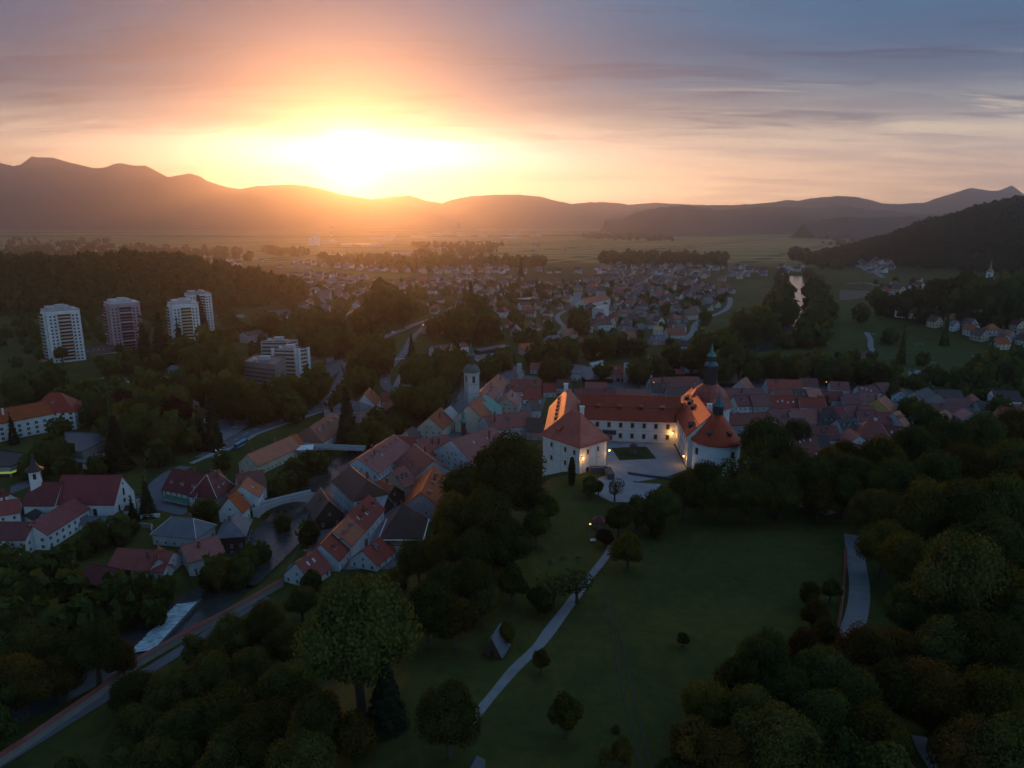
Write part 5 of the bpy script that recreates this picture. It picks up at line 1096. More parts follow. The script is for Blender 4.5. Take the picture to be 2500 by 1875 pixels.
def tower_block(label, px0, px1, pyt, base, tint, stripe, rot):
    cx, cy = U((px0+px1)/2, base, 11); zg = hz(cx, cy); top = None
    d = ray((px0+px1)/2, pyt); t = (cy+8)/d[1]; ht = CZ+d[2]*t-zg
    sc = (px1-px0)/F*math.hypot(cy, CZ-zg)/31.0
    r = thing('tower_block', label, 'tower block', (cx, cy, zg-.3), rot, 'tower blocks before the wooded hill', (sc, sc, 1)); S = 11.2
    b = MB(); b.box(-S, S, -S, S, 0, ht); b.box(-S-1.6, -S+4.5, -4.5, 4.5, 0, ht-1.3); b.box(-4.5, 4.5, -S-1.6, -S+4.5, 0, ht-1.3); b.build('wall', WALL[tint], r)
    b = MB(); b.box(-S-.25, S+.25, -S-.25, S+.25, ht, ht+.7); b.box(-S+2, S-5, -S+3, S-3, ht+.7, ht+3.2); b.box(-3, 3, -3, 3, ht+3.2, ht+4.6); b.build('roof', ROOF['pale'], r)
    bm_ = {'warm': WALL['orange'], 'maroon': MATS['maroon_panel'], 'cream': WALL['yellow']}[stripe]
    st = 2.95; n = int((ht-2)/st)
    for f, (nx, ny) in enumerate(((0, -1), (-1, 0), (1, 0))):
        tx, ty = -ny, nx
        if not faces_camera(cx, cy, math.cos(rot)*nx-math.sin(rot)*ny, math.sin(rot)*nx+math.cos(rot)*ny, -.05): continue
        for k in range(n):
            z = 1.2+st*k
            for u in (-8.9, -6.2, 6.2, 8.9) if f != 2 else (-7, -2.5, 2.5, 7):
                if abs(u) < 8 or f == 0: put_window(r, nx*S+tx*u, ny*S+ty*u, z, nx, ny, 1.25, 1.35, 'dark')
            bb = MB(); x0, x1 = (-4.6, 4.6)
            bb.box(x0, x1, -1.5, 0, -.25, 0, 0); bb.box(x0, x1, -1.55, -1.45, 0, 1.0, 1); bb.face([(x0+.3, -.04, .05), (x1-.3, -.04, .05), (x1-.3, -.04, 2.35), (x0+.3, -.04, 2.35)], 2)
            e = S+1.6 if f != 2 else S
            bb.build('balcony', [WALL[tint], bm_ if (k+f) % 3 else WALL['pale'], M_PANE], r, loc=(nx*e, ny*e, z), rz=math.atan2(ny, nx)+math.pi/2)
    return r
material('maroon_panel', (.16, .06, .08), .8, .2)
TB = (('white tower block standing alone at the far end of the four', 116, 211, 752, 876, 'white', 'warm', 42), ('mauve tower block with maroon stripes, second of the four', 265, 356, 735, 848, 'rose', 'maroon', 38),
      ('pale tower block with yellow stripes in front of its twin', 417, 498, 736, 848, 'white', 'cream', 34), ('white tower block half hidden behind its yellow striped twin', 456, 527, 714, 804, 'white', 'warm', 34))
for a in TB: tower_block(*a[:7], R(a[7]))
for nm, x, y in (('the lone white tower block', 165, 800), ('the mauve tower block', 310, 790), ('the twin tower blocks', 470, 780)): LAND.append((nm, x, y))
def office(label, name, k, zt, corners, wc, short, bands=True, piers=False):
    r, q, h = block(label, UP(k, zt, *corners), zt, wc, 'grey', cat='office block', name=name, short=short)
    n = len(q)
    for i in range(n):
        (x0, y0), (x1, y1) = q[i], q[(i+1) % n]; L = math.hypot(x1-x0, y1-y0); d = ((x1-x0)/L, (y1-y0)/L); nn = (d[1], -d[0])
        if not faces_camera(r.location.x+(x0+x1)/2, r.location.y+(y0+y1)/2, *nn): continue
        a = math.atan2(d[1], d[0]); m = int((h-1)/3.3)
        for s in range(m):
            z = .9+3.3*s; b = MB(); b.box(.8, L-.8, -.05, .05, z+.9, z+2.5, 0); b.build('window_band', M_PANE, r, loc=(x0, y0, 0), rz=a)
            if bands: b = MB(); b.box(.3, L-.3, -.75, .02, z-.35, z+.75, 0); b.build('parapet_band', WALL['cream' if piers else wc], r, loc=(x0, y0, 0), rz=a)
            b = MB()
            for u in range(int(L/1.6)): b.box(1.0+u*1.6, 1.12+u*1.6, -.12, .02, z+.9, z+2.5, 0)
            b.build('mullion', M_FRAME, r, loc=(x0, y0, 0), rz=a, kind='stuff')
        if piers:
            for u in (0.0, L-2.2): b = MB(); b.box(u, u+2.2, -1.5, .1, 0, h+.9); b.build('pier', WALL['white'], r, loc=(x0, y0, 0), rz=a)
    b = MB(); b.box(-4, 4, -3, 3, h+.1, h+3.2); b.build('plant_room', WALL['pale'], r); b = MB(); b.box(-9, -6.5, -3, -1, h+.1, h+2.2); b.build('roof_vent', WALL['white'], r)
office('grey concrete office block with rows of small windows', 'office_block', 'j', 21, ((505, 545), (845, 585), (960, 500), (640, 470)), 'concrete', 'the grey office block', False)
office('white office block with cream floor bands and tall piers', 'office_block', 'j', 25, ((812, 405), (1085, 415), (1210, 395), (950, 385)), 'white', 'the white office block', True, True)
office('darker banded office wing behind the white office block', 'office_block', 'j', 25, ((690, 330), (980, 330), (1090, 305), (800, 290)), 'pale', None, True)
block('wide flat bus station canopy beside the white office block', UP('k', 6, (855, 1110), (985, 1055), (1135, 1105), (1010, 1140), (870, 1150)), 6, 'stone', 'slate', cat='canopy', name='station_canopy', short='the bus station canopy')
for row in (('k', 430, 610, 640, 600, 15, 15, 8, 'slate', 'pale', 'grey roofed villa with white dormer near the wooded hill', dict(dorm=2, typ='hip', inset=4)), ('k', 340, 700, 570, 690, 13, 13, 6, 'slate', 'cream', 'low grey roofed cream house below the grey villa', dict(typ='hip', inset=4)),
            ('k', 870, 600, 1050, 595, 14, 13, 9, 'brown', 'white', 'white three bay house with brown roof among trees', dict(short='the white three bay house')), ('k', 1300, 610, 1420, 580, 15, 12, 9, 'orange', 'white', 'white twin house whose roof edges glint in sun', dict(short='the glinting twin house')),
            ('k', 1370, 660, 1500, 630, 14, 12, 8, 'orange', 'pink', 'brick-walled second half of the glinting twin house', dict()), ('k', 150, 845, 370, 810, 15, 13, 12, 'brown', 'pale', 'grey apartment block in trees behind the offices', dict()),
            ('i', 1990, 345, 2120, 330, 13, 12, 8, 'slate', 'pale', 'grey roofed house beside the twin towers', dict()), ('k', 20, 670, 140, 650, 12, 12, 7, 'slate', 'white', 'grey roofed white house against the dark wood', dict()),
            ('l', 245, 905, 600, 865, 12, 14, 9, 'maroon', 'white', 'long white gabled school annex with maroon roof and skylights', dict(sky=5, short='the long maroon roof', chim=0)), ('l', 190, 660, 330, 660, 13, 12, 11, 'brown', 'pink', 'pink house with arched loggia above the bridge road', dict(typ='hip', inset=5, short='the pink house')),
            ('l', 1190, 880, 1335, 872, 12, 12, 7, 'orange', 'pink', 'pink house with blue awning before the riverside trees', dict(short='the pink house with blue awning')), ('l', 755, 745, 885, 735, 11, 11, 6, 'orange', 'cream', 'orange roofed cream house below the dark spruces', dict()),
            ('l', 800, 660, 880, 655, 12, 10, 7, 'brown', 'white', 'white gabled house close under the dark spruces', dict()), ('l', 1660, 720, 1800, 715, 12, 13, 7, 'orange', 'cream', 'cream half-hipped house at the street curve', dict(short='the cream house at the curve')),
            ('l', 1480, 800, 1610, 785, 10, 12, 6, 'slate', 'pale', 'grey roofed gabled house by the garden street', dict()), ('l', 1180, 430, 1290, 425, 13, 12, 9, 'brown', 'white', 'white gabled house with three windows under the long pale roof', dict()),
            ('l', 1360, 430, 1470, 425, 12, 12, 7, 'brown', 'cream', 'cream balcony house beside the tall poplar', dict()), ('l', 1850, 400, 2110, 350, 17, 20, 11, 'orange', 'white', 'large white school hall with orange-red roof', dict(chim=0, short='the large school hall', cat='school', name='school_hall')),
            ('m', 835, 795, 975, 785, 11, 12, 6, 'slate', 'pink', 'pink house with grey roof and solar panels', dict(sky=2)), ('m', 1110, 850, 1260, 860, 9, 12, 5, 'dark', 'white', 'dark roofed house where the gravel lane ends', dict(short='the house where the lane ends')),
            ('m', 1000, 710, 1190, 705, 13, 15, 6, 'orange', 'white', 'broad orange-red roof beside the gravel lane', dict(chim=1)), ('m', 1080, 665, 1210, 665, 11, 12, 8, 'slate', 'white', 'blue-grey roofed white house above the gravel lane', dict()),
            ('m', 1190, 510, 1310, 500, 15, 14, 8, 'brown', 'cream', 'largest brown hipped house beside the gravel lane', dict(typ='hip', inset=4)), ('m', 520, 755, 665, 750, 11, 12, 5, 'orange', 'white', 'low orange roof among gardens before the river trees', dict()),
            ('m', 870, 690, 960, 690, 12, 11, 8, 'yellow', 'white', 'white gabled house with an ochre timber gable', dict()), ('m', 120, 660, 190, 655, 12, 10, 9, 'brown', 'cream', 'tall narrow cream house by the garden hedge', dict()),
            ('m', 250, 645, 400, 640, 12, 11, 9, 'brown', 'white', 'long white house behind the garden hedge', dict()), ('m', 40, 815, 200, 805, 11, 12, 6, 'maroon', 'pale', 'long low plum roof before the riverside trees', dict())):
    k, x1, y1, x2, y2, zr, w, ze, rc, wc, label, kw = row; H(k, x1, y1, x2, y2, zr, w, ze, label, rc=rc, wc=wc, **kw)
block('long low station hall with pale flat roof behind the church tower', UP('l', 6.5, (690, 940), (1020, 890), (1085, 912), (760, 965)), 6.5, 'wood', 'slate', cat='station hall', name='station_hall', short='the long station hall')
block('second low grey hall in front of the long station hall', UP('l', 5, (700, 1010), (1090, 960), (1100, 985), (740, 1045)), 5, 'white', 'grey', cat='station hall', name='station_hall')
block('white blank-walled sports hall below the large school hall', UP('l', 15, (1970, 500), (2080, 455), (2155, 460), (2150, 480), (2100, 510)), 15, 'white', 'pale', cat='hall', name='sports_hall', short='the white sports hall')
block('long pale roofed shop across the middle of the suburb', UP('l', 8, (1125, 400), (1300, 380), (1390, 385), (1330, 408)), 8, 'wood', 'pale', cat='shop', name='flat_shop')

# ------------------------------------------------------------------ church on the far slope
def hill_church():
    x, y = U(2418, 690, 59); z = hz(x, y); r = thing('hill_church', 'small white church with gilded spire on the far slope', 'church', (x, y, z-1), R(-42)); land('the white hill church', x, y, z+10)
    b = MB(); gable_body(b, 20, 12, 12, 17); b.build('wall', WALL['castle'], r, loc=(10, 0, 0)); b = MB(); roof_shell(b, 20, 12, 12, 17, .6); b.build('roof', ROOF['pink'], r, loc=(10, 0, 0))
    b = MB(); b.box(-5, 1.2, -3.1, 3.1, 0, 22.5); b.build('tower', WALL['castle'], r)
    b = MB(); b.box(-5.3, 1.5, -3.4, 3.4, 16.4, 16.9); b.box(-5.4, 1.6, -3.5, 3.5, 22.3, 22.9); b.build('cornice', WALL['pale'], r)
    b = MB(); b.lathe([(4.2, 22.9), (3.4, 24.4), (2.0, 25.6), (1.2, 27.2), (.8, 31), (.1, 37)], 8, 0, (-1.9, 0), R(22)); b.build('spire', material('gilded_copper', (.28, .20, .10), .3, .3, .6, .8), r)
    for X, Y, Z, nx, ny, w, h in ((-5.02, 0, 7, -1, 0, 1.2, 3.4), (-5.02, 0, .6, -1, 0, 2, 3), (-5.02, 0, 17.6, -1, 0, 1.5, 3), (-1.9, -3.12, 17.6, 0, -1, 1.5, 3), (7, -6.02, 4, 0, -1, 1.2, 4), (14, -6.02, 4, 0, -1, 1.2, 4)): put_window(r, X, Y, Z, nx, ny, w, h, 'dark')
hill_church()

# ------------------------------------------------------------------ suburb, village and works: lesser houses from prototypes
PROTO = {}
def proto(rc, wc, typ, size):
    k = (rc, wc, typ, size)
    if k in PROTO: return PROTO[k]
    L, w, he, hr = {'s': (9, 8, 4.6, 8.6), 'm': (11.5, 9.5, 6, 10.6), 'l': (16, 11, 7.5, 12.5)}[size]
    r = thing('house', '', 'house', (0, 0, -900)); b = MB(); gable_body(b, L, w, he, hr, 0, typ == 'hip', -1.0); b.build('wall', WALL[wc], r)
    b = MB(); roof_shell(b, L, w, he, hr, .7, typ, w*.4 if typ == 'hip' else 0); f = b.build('roof', ROOF[rc], r); chimney(f, L*.2, w*.15, hr-2, hr+.9)
    b = MB()
    for s in (-1, 1):
        for z in ([1.0, 3.9] if he > 5.5 else [1.0]):
            for i in range(int(L/3)):
                x = -L/2+L*(i+.5)/int(L/3); y = s*(w/2+.03); P = [(x-.6, y, z), (x+.6, y, z), (x+.6, y, z+1.4), (x-.6, y, z+1.4)]; b.face(P if s < 0 else P[::-1], 0)
        for z in ([1.0, 3.9, he+.5] if typ != 'hip' else [1.0]):
            for y in ((-w/4, w/4) if z < he else (0,)):
                x = s*(L/2+.03); P = [(x, y-.55, z), (x, y+.55, z), (x, y+.55, z+1.4), (x, y-.55, z+1.4)]; b.face(P if s > 0 else P[::-1], 0)
    b.build('glazing', M_PANE, r, kind='stuff'); PROTO[k] = r; return r
RCN = {'red': 'red', 'orange': 'orange', 'brown': 'brown', 'grey': 'grey', 'slate': 'slate-grey', 'dark': 'dark', 'pink': 'rose', 'maroon': 'maroon', 'pale': 'pale'}
GEN = []                 # (root, kind words, px, py, distance)
def merge_houses(name, spots, label=None):
    V, Fc, K, mats = [], [], [], []; mi = {}
    def mk(m):
        if m.name not in mi: mi[m.name] = len(mats); mats.append(m)
        return mi[m.name]
    b = MB()
    for x, y, a, s, rc, wc, typ in spots:
        t = MB(); L, w, he, hr = 11.5*s, 9.5*s, 5.5*s, 9.8*s; gable_body(t, L, w, he, hr, mk(WALL[wc]), typ == 'hip', -1); roof_shell(t, L, w, he, hr, .7, typ, w*.4, .3, mk(ROOF[rc]))
        c, sn, z = math.cos(a), math.sin(a), hz(x, y); i = len(b.v)
        b.v += [(x+c*p[0]-sn*p[1], y+sn*p[0]+c*p[1], z+p[2]) for p in t.v]; b.f += [tuple(q+i for q in f) for f in t.f]; b.k += t.k
    return b.build(name, mats, kind='stuff')
def inside(px, py, P):
    c = False
    for (ax, ay), (bx, by) in zip(P, P[1:]+P[:1]):
        if (ay > py) != (by > py) and px < (bx-ax)*(py-ay)/(by-ay)+ax: c = not c
    return c
TAKEN = []
for o in list(COL.objects):
    if o.parent is None and o.get('category') and o.type == 'EMPTY': TAKEN.append((o.location.x, o.location.y, 9.0))
def free(x, y, r):
    for a, b, q in TAKEN:
        if (a-x)**2+(b-y)**2 < (r+q)**2: return False
    return True
def on_street(x, y):
    P = np.array([x]), np.array([y])
    return any(line_dist(P[0], P[1], L)[0] < w for L, w in STREETS)
STREETS = [(RIVER_FAR, 24), (RIVER, 22)]+[(L, 11) for L in (MAIN, GP('k', (2260, 675), (2000, 765), (1850, 830), (1640, 915)), GP('m', (1190, 850), (1290, 760), (1310, 690), (1390, 620), (1530, 570), (1650, 510), (1690, 440), (1690, 380)),
    GP('l', (1850, 330), (1790, 460), (1620, 560), (1600, 620), (1670, 700), (1610, 770), (1480, 800)), GP('l', (1470, 215), (1640, 290), (1500, 340)), GP('k', (2110, 790), (1985, 900), (1880, 1080), (1790, 1160), (1700, 1290)))]
def scatter(P, n, sep, jit=1.0, tries=30):
    """n points of a pixel polygon, spread evenly over the ground it covers"""
    xs = [p[0] for p in P]; ys = [p[1] for p in P]; out = []; W = []
    plan = [G(*p) for p in P]; x0, x1 = min(p[0] for p in plan), max(p[0] for p in plan); y0, y1 = min(p[1] for p in plan), max(p[1] for p in plan)
    for _ in range(n*tries):
        if len(out) >= n: break
        x, y = rng.uniform(x0, x1), rng.uniform(y0, y1)
        if not inside(x, y, plan) or not free(x, y, sep) or on_street(x, y): continue
        TAKEN.append((x, y, sep)); out.append((x, y))
    return out
RCS = ['red', 'brown', 'brown', 'grey', 'slate', 'orange', 'maroon', 'dark', 'brown']; WCS = ['white', 'pale', 'cream', 'pale', 'grey', 'pink']
SUB = [([(640, 690), (730, 668), (960, 690), (1010, 760), (900, 790), (800, 770), (700, 760)], 46, -.25), ([(960, 690), (1120, 670), (1380, 690), (1400, 770), (1320, 830), (1130, 800), (1030, 770)], 62, -.3),
       ([(1380, 690), (1560, 672), (1700, 690), (1790, 715), (1770, 745), (1680, 790), (1640, 840), (1480, 830), (1390, 800)], 92, .5)]
for P, n, ang in SUB:
    for x, y in scatter(P, n, 8.5):
        rc, wc = rng.choice(RCS), rng.choice(WCS); typ = 'hip' if rng.random() < .22 else 'gable'; sz = rng.choice('smmml')
        px, py = PX(x, y, hz(x, y)+5); r = dup(proto(rc, wc, typ, sz), (x, y, hz(x, y)), ang+rng.choice((0, math.pi/2))+rng.gauss(0, .12), rng.uniform(.92, 1.15))
        GEN.append((r, f'{wc} {"hipped " if typ=="hip" else ""}house with {RCN[rc]} roof', px, py, 'houses of the suburb beyond the river'))
VIL = [([(2150, 705), (2245, 690), (2290, 735), (2310, 770), (2230, 790), (2145, 770)], 24, .4), ([(2260, 775), (2400, 770), (2520, 775), (2540, 830), (2450, 860), (2350, 815), (2270, 800)], 26, .2)]
for P, n, ang in VIL:
    for x, y in scatter(P, n, 8.0, tries=60):
        rc, wc = rng.choice(['slate', 'dark', 'red', 'brown', 'maroon', 'orange']), rng.choice(['white', 'white', 'cream', 'pale']); typ = 'hip' if rng.random() < .2 else 'gable'
        px, py = PX(x, y, hz(x, y)+5); r = dup(proto(rc, wc, typ, rng.choice('mml')), (x, y, hz(x, y)), ang+rng.choice((0, math.pi/2))+rng.gauss(0, .2), rng.uniform(1.0, 1.2))
        GEN.append((r, f'{wc} {"hipped " if typ=="hip" else ""}village house with {RCN[rc]} roof', px, py, 'village houses below the hill church'))
for r in PROTO.values():
    for ch in list(r.children_recursive): bpy.data.objects.remove(ch)
    bpy.data.objects.remove(r)
far = []
for P, n, ang in SUB:
    for x, y in scatter(P, n, 7.0): far.append((x, y, ang+rng.choice((0, math.pi/2))+rng.gauss(0, .12), rng.uniform(.75, 1.05), rng.choice(RCS), rng.choice(WCS), rng.choice(('gable', 'gable', 'hip'))))
for P, n in (([(0, 620), (120, 600), (420, 622), (640, 640), (560, 655), (300, 648), (0, 655)], 150), ([(640, 655), (760, 640), (1000, 655), (1200, 655), (1380, 668), (1200, 672), (960, 668), (800, 655)], 90),
             ([(1380, 670), (1560, 640), (1780, 655), (1960, 650), (1960, 668), (1780, 690), (1560, 672)], 110), ([(1120, 560), (1500, 572), (1560, 590), (1330, 630), (1150, 600)], 60), ([(2100, 640), (2160, 640), (2190, 660), (2120, 668)], 25)):
    for x, y in scatter(P, n, 9): far.append((x, y, rng.uniform(0, 3.1), rng.uniform(.95, 1.5), rng.choice(RCS), rng.choice(WCS), 'gable'))
merge_houses('far_houses', far)
# works and warehouses out on the plain
def works():
    P = [(740, 585), (880, 580), (1150, 566), (1330, 572), (1230, 600), (960, 628), (820, 632), (740, 620)]; n = 0
    for x, y in scatter(P, 34, 55):
        d = math.hypot(x, y); L, w, h = rng.uniform(50, 130), rng.uniform(25, 50), rng.uniform(8, 15); z = hz(x, y)
        r = thing('warehouse', '', 'warehouse', (x, y, z-.5), rng.gauss(.1, .12)); b = MB(); b.box(-L/2, L/2, -w/2, w/2, 0, h); b.build('wall', WALL[rng.choice(['white', 'pale', 'pale', 'pink'])], r)
        b = MB(); b.box(-L/2-.4, L/2+.4, -w/2-.4, w/2+.4, h, h+.8); b.build('roof', ROOF['pale' if rng.random() < .7 else 'slate'], r); px, py = PX(x, y, z+h)
        GEN.append((r, rng.choice(['long pale warehouse', 'flat pale warehouse', 'low factory hall', 'white factory hall']), px, py, 'works and warehouses on the plain'))
works()
def works_stack(label, px, py0, py1, r0, mat, name):
    x, y = G(px, py1); d = ray(px, py0); t = y/d[1]; h = CZ+d[2]*t-hz(x, y); r = thing(name, label, 'chimney stack', (x, y, hz(x, y)))
    n = 6
    for i in range(n): b = MB(); k = lambda q: r0*(1-.45*q/n); b.tube((0, 0, h*i/n), (0, 0, h*(i+1)/n), k(i), k(i+1), 10); b.build('stack_section', mat[i % len(mat)], r)
    return x, y, h
works_stack('pale factory chimney before the golden fields', 779, 560, 602, 5.0, [WALL['white']], 'factory_chimney')
works_stack('red and white banded mast beside the factory chimney', 811, 552, 590, 3.4, [WALL['white'], MATS['maroon_panel']], 'banded_mast')
for px, h in ((769, 40), (760, 34)):
    x, y = G(px, 600); r = thing('storage_silo', ('taller' if h > 36 else 'shorter')+' white silo beside the factory chimney', 'silo', (x, y, 0)); b = MB(); b.lathe([(14, 0), (14, h), (10, h+5), (1, h+7)], 20); b.build('shell', WALL['white'], r)
land('the factory chimney', *G(779, 602), 20)

# ------------------------------------------------------------------ bridges
def bridge(label, a, b_, w, z, mat, parapet, arch=True, pm=None, name='bridge'):
    A, B = Vector((*a, 0)), Vector((*b_, 0)); d = (B-A).normalized(); L = (B-A).length; r = thing(name, label, 'bridge', (a[0], a[1], z), math.atan2(d.y, d.x))
    q = MB(); n = 16; hump = lambda t: .3*math.sin(math.pi*t) if arch else 0
    T = [(L*i/n, hump(i/n)) for i in range(n+1)]; lo = [(-(z+2.2)+min(z+1.4, (z+1.4)*math.sqrt(max(0, 1-((i/n-.5)/.42)**2))) if arch else -.9) for i in range(n+1)]
    for i in range(n):
        (x0, h0), (x1, h1) = T[i], T[i+1]; l0, l1 = min(lo[i], h0-.5), min(lo[i+1], h1-.5)
        q.face([(x0, -w/2, h0), (x1, -w/2, h1), (x1, w/2, h1), (x0, w/2, h0)], 0); q.face([(x0, -w/2, l0), (x1, -w/2, l1), (x1, -w/2, h1), (x0, -w/2, h0)], 1); q.face([(x1, w/2, l1), (x0, w/2, l0), (x0, w/2, h0), (x1, w/2, h1)], 1); q.face([(x0, w/2, l0), (x1, w/2, l1), (x1, -w/2, l1), (x0, -w/2, l0)], 1)
    q.build('deck', [M_ASPH2, mat], r)
    for s in (-1, 1):
        q = MB()
        for i in range(n): (x0, h0), (x1, h1) = T[i], T[i+1]; y0, y1 = s*w/2-.14, s*w/2+.14; v = [(x0, y0, h0), (x1, y0, h1), (x1, y1, h1), (x0, y1, h0)]; u = [(p[0], p[1], p[2]+parapet) for p in v]; q.face(u); q.face([v[0], v[1], u[1], u[0]]); q.face([v[2], v[3], u[3], u[2]])
        q.build('parapet', pm or mat, r)
bridge('stone arch bridge with a small shrine pillar in mid span', G(*zp('c', 1400, 985)), G(*zp('d', 590, 345)), 4.6, 3.6, WALL['pale'], 1.0)
bridge('pale footbridge crossing to the huge dormered roof', UP('e', 4.0, (330, 720))[0], UP('e', 4.0, (940, 745))[0], 4.5, 4.0, WALL['pale'], 1.0, False)
bridge('curving concrete road bridge upstream of the cream house', G(*zp('e', 1370, 5)), G(*zp('e', 1900, 60)), 9, 3.4, WALL['concrete'], 1.0, False)
def shrine():
    x, y = U(*zp('c', 1808, 960), 5); r = thing('shrine_pillar', 'slim shrine pillar on the stone arch bridge parapet', 'shrine', (x, y, 4.2)); b = MB(); b.box(-.4, .4, -.4, .4, 0, 2.0); b.build('pillar', M_STONE, r); b = MB(); b.lathe([(.8, 2.0), (.05, 2.9)], 4, 0, (0, 0), R(45)); b.build('cap', ROOF['dark'], r)
shrine()
# ------------------------------------------------------------------ trees
def quads_from(cen, nrm, size, rg, elong=1.0, up=None):
    n = len(cen); nrm = nrm/np.linalg.norm(nrm, axis=1, keepdims=True)
    t = rg.normal(size=(n, 3)) if up is None else up+rg.normal(size=(n, 3))*.25
    u = np.cross(nrm, t); u /= np.linalg.norm(u, axis=1, keepdims=True)+1e-9; v = np.cross(nrm, u)
    s = (size*rg.uniform(.6, 1.35, n))[:, None]; u = u*s*.5; v = v*s*.5*elong; b = nrm*s*.18
    V = np.stack([cen-u-v, cen+u-v+b, cen+u+v, cen-u+v+b], 1).reshape(-1, 3)
    return V, np.arange(n*4).reshape(n, 4)
def ico(rad, cen, rg, rough=.12):
    t = (1+5**.5)/2
    v = np.array([(-1, t, 0), (1, t, 0), (-1, -t, 0), (1, -t, 0), (0, -1, t), (0, 1, t), (0, -1, -t), (0, 1, -t), (t, 0, -1), (t, 0, 1), (-t, 0, -1), (-t, 0, 1)], float); v /= np.linalg.norm(v[0])
    f = [(0, 11, 5), (0, 5, 1), (0, 1, 7), (0, 7, 10), (0, 10, 11), (1, 5, 9), (5, 11, 4), (11, 10, 2), (10, 7, 6), (7, 1, 8), (3, 9, 4), (3, 4, 2), (3, 2, 6), (3, 6, 8), (3, 8, 9), (4, 9, 5), (2, 4, 11), (6, 2, 10), (8, 6, 7), (9, 8, 1)]
    return v*rad*(1+rg.uniform(-rough, rough, (12, 1)))+cen, np.array([(a, b, c, c) for a, b, c in f])
def join_np(parts):
    V = []; Fc = []; n = 0
    for v, f in parts: V.append(v); Fc.append(f+n); n += len(v)
    return np.concatenate(V), np.concatenate(Fc)
def np_poly(name, parts, mat):
    """quads, with degenerate quads written as triangles"""
    V, Fc = join_np(parts); tri = Fc[:, 2] == Fc[:, 3]
    me = bpy.data.meshes.new(name); me.vertices.add(len(V)); me.vertices.foreach_set('co', V.astype(np.float32).ravel())
    lt = np.where(tri, 3, 4); ls = np.concatenate([[0], np.cumsum(lt)[:-1]])
    li = np.concatenate([Fc[i, :3] if tri[i] else Fc[i] for i in range(len(Fc))]) if tri.any() else Fc.ravel()
    me.loops.add(len(li)); me.loops.foreach_set('vertex_index', li.astype(np.int32)); me.polygons.add(len(Fc))
    me.polygons.foreach_set('loop_start', ls.astype(np.int32)); me.polygons.foreach_set('loop_total', lt.astype(np.int32)); me.materials.append(mat); me.update(calc_edges=True); return me
def crown_parts(seed, n=3000, leaf=.085, lobes=11, tall=1.0, open_=0.0, core=True):
    rg = np.random.default_rng(seed); L = []
    for i in range(lobes):
        d = rg.normal(size=3); d /= np.linalg.norm(d); d[2] = abs(d[2])*1.0-.35 if rg.random() < .75 else d[2]
        q = rg.uniform(.35, .66); L.append((d*q*np.array([1, 1, tall]), rg.uniform(.28, .46)))
    L.append((np.array([0, 0, .05]), .60)); L.append((np.array([rg.uniform(-.1, .1), rg.uniform(-.1, .1), .42*tall]), .42))
    w = np.array([r*r for _, r in L]); k = rg.choice(len(L), n, p=w/w.sum())
    C = np.array([c for c, _ in L])[k]; Rr = np.array([r for _, r in L])[k]
    d = rg.normal(size=(n, 3)); d /= np.linalg.norm(d, axis=1, keepdims=True)
    p = C+d*(Rr*rg.uniform(.80, 1.10, n)**1.0)[:, None]*np.array([1, 1, 1+.15*(tall-1)])
    keep = np.ones(n, bool)
    for c, r in L: keep &= np.linalg.norm(p-c, axis=1) > r*.72
    p, d = p[keep], d[keep]
    if open_: k2 = rg.random(len(p)) > open_; p, d = p[k2], d[k2]
    nm = d+rg.normal(size=d.shape)*.55+np.array([0, 0, .25]); parts = [quads_from(p, nm, np.full(len(p), leaf*1.0), rg)]
    # loose sprigs that break the outline
    m = n//9; k = rg.choice(len(L), m); C = np.array([c for c, _ in L])[k]; Rr = np.array([r for _, r in L])[k]; d = rg.normal(size=(m, 3)); d /= np.linalg.norm(d, axis=1, keepdims=True)
    parts.append(quads_from(C+d*(Rr*rg.uniform(1.05, 1.22, m))[:, None], d+rg.normal(size=d.shape), np.full(m, leaf*.8), rg))
    if core:
        for c, r in L: parts.append(ico(r*.80, c, rg))
    return parts
def spruce_parts(seed, n=1900, H=3.4, base=.85):
    rg = np.random.default_rng(seed); parts = []; lay = 17; per = n//lay
    for i in range(lay):
        t = i/(lay-1); z = -1.1+H*t; rad = base*(1-t)**.85*rg.uniform(.85, 1.1)+.03; k = max(14, int(per*(1.5-1.2*t)))
        a = rg.uniform(0, 2*np.pi, k); q = rad*np.sqrt(rg.uniform(.12, 1, k))*(1+.16*np.sin(a*7+i))
        p = np.stack([q*np.cos(a), q*np.sin(a), z-.32*q+rg.normal(size=k)*.03], 1); nm = np.stack([np.cos(a)*.5, np.sin(a)*.5, np.ones(k)], 1)+rg.normal(size=(k, 3))*.3
        parts.append(quads_from(p, nm, np.full(k, .15), rg, 1.5, np.stack([-np.sin(a), np.cos(a), np.zeros(k)], 1)))
    b = MB(); b.lathe([(.05, -1.1), (base*.62, -1.0), (base*.36, .3), (.03, H-1.2)], 9); parts.append((np.array(b.v), np.array([f if len(f) == 4 else (f[0], f[1], f[2], f[2]) for f in b.f if len(f) <= 4])))
    return parts
def column_parts(seed, n=1300):
    rg = np.random.default_rng(seed); z = rg.uniform(-1.3, 2.0, n); a = rg.uniform(0, 2*np.pi, n); r = .40*np.clip(1-((z-.1)/2.0)**2, .03, 1)**.6*rg.uniform(.8, 1.08, n)
    p = np.stack([r*np.cos(a), r*np.sin(a), z], 1); nm = np.stack([np.cos(a), np.sin(a), .3*np.ones(n)], 1)+rg.normal(size=(n, 3))*.4; b = MB(); b.lathe([(.05, -1.3), (.30, -.9), (.33, .3), (.22, 1.3), (.03, 1.95)], 9)
    return [quads_from(p, nm, np.full(n, .11), rg, 1.5), (np.array(b.v), np.array([f for f in b.f if len(f) == 4]))]
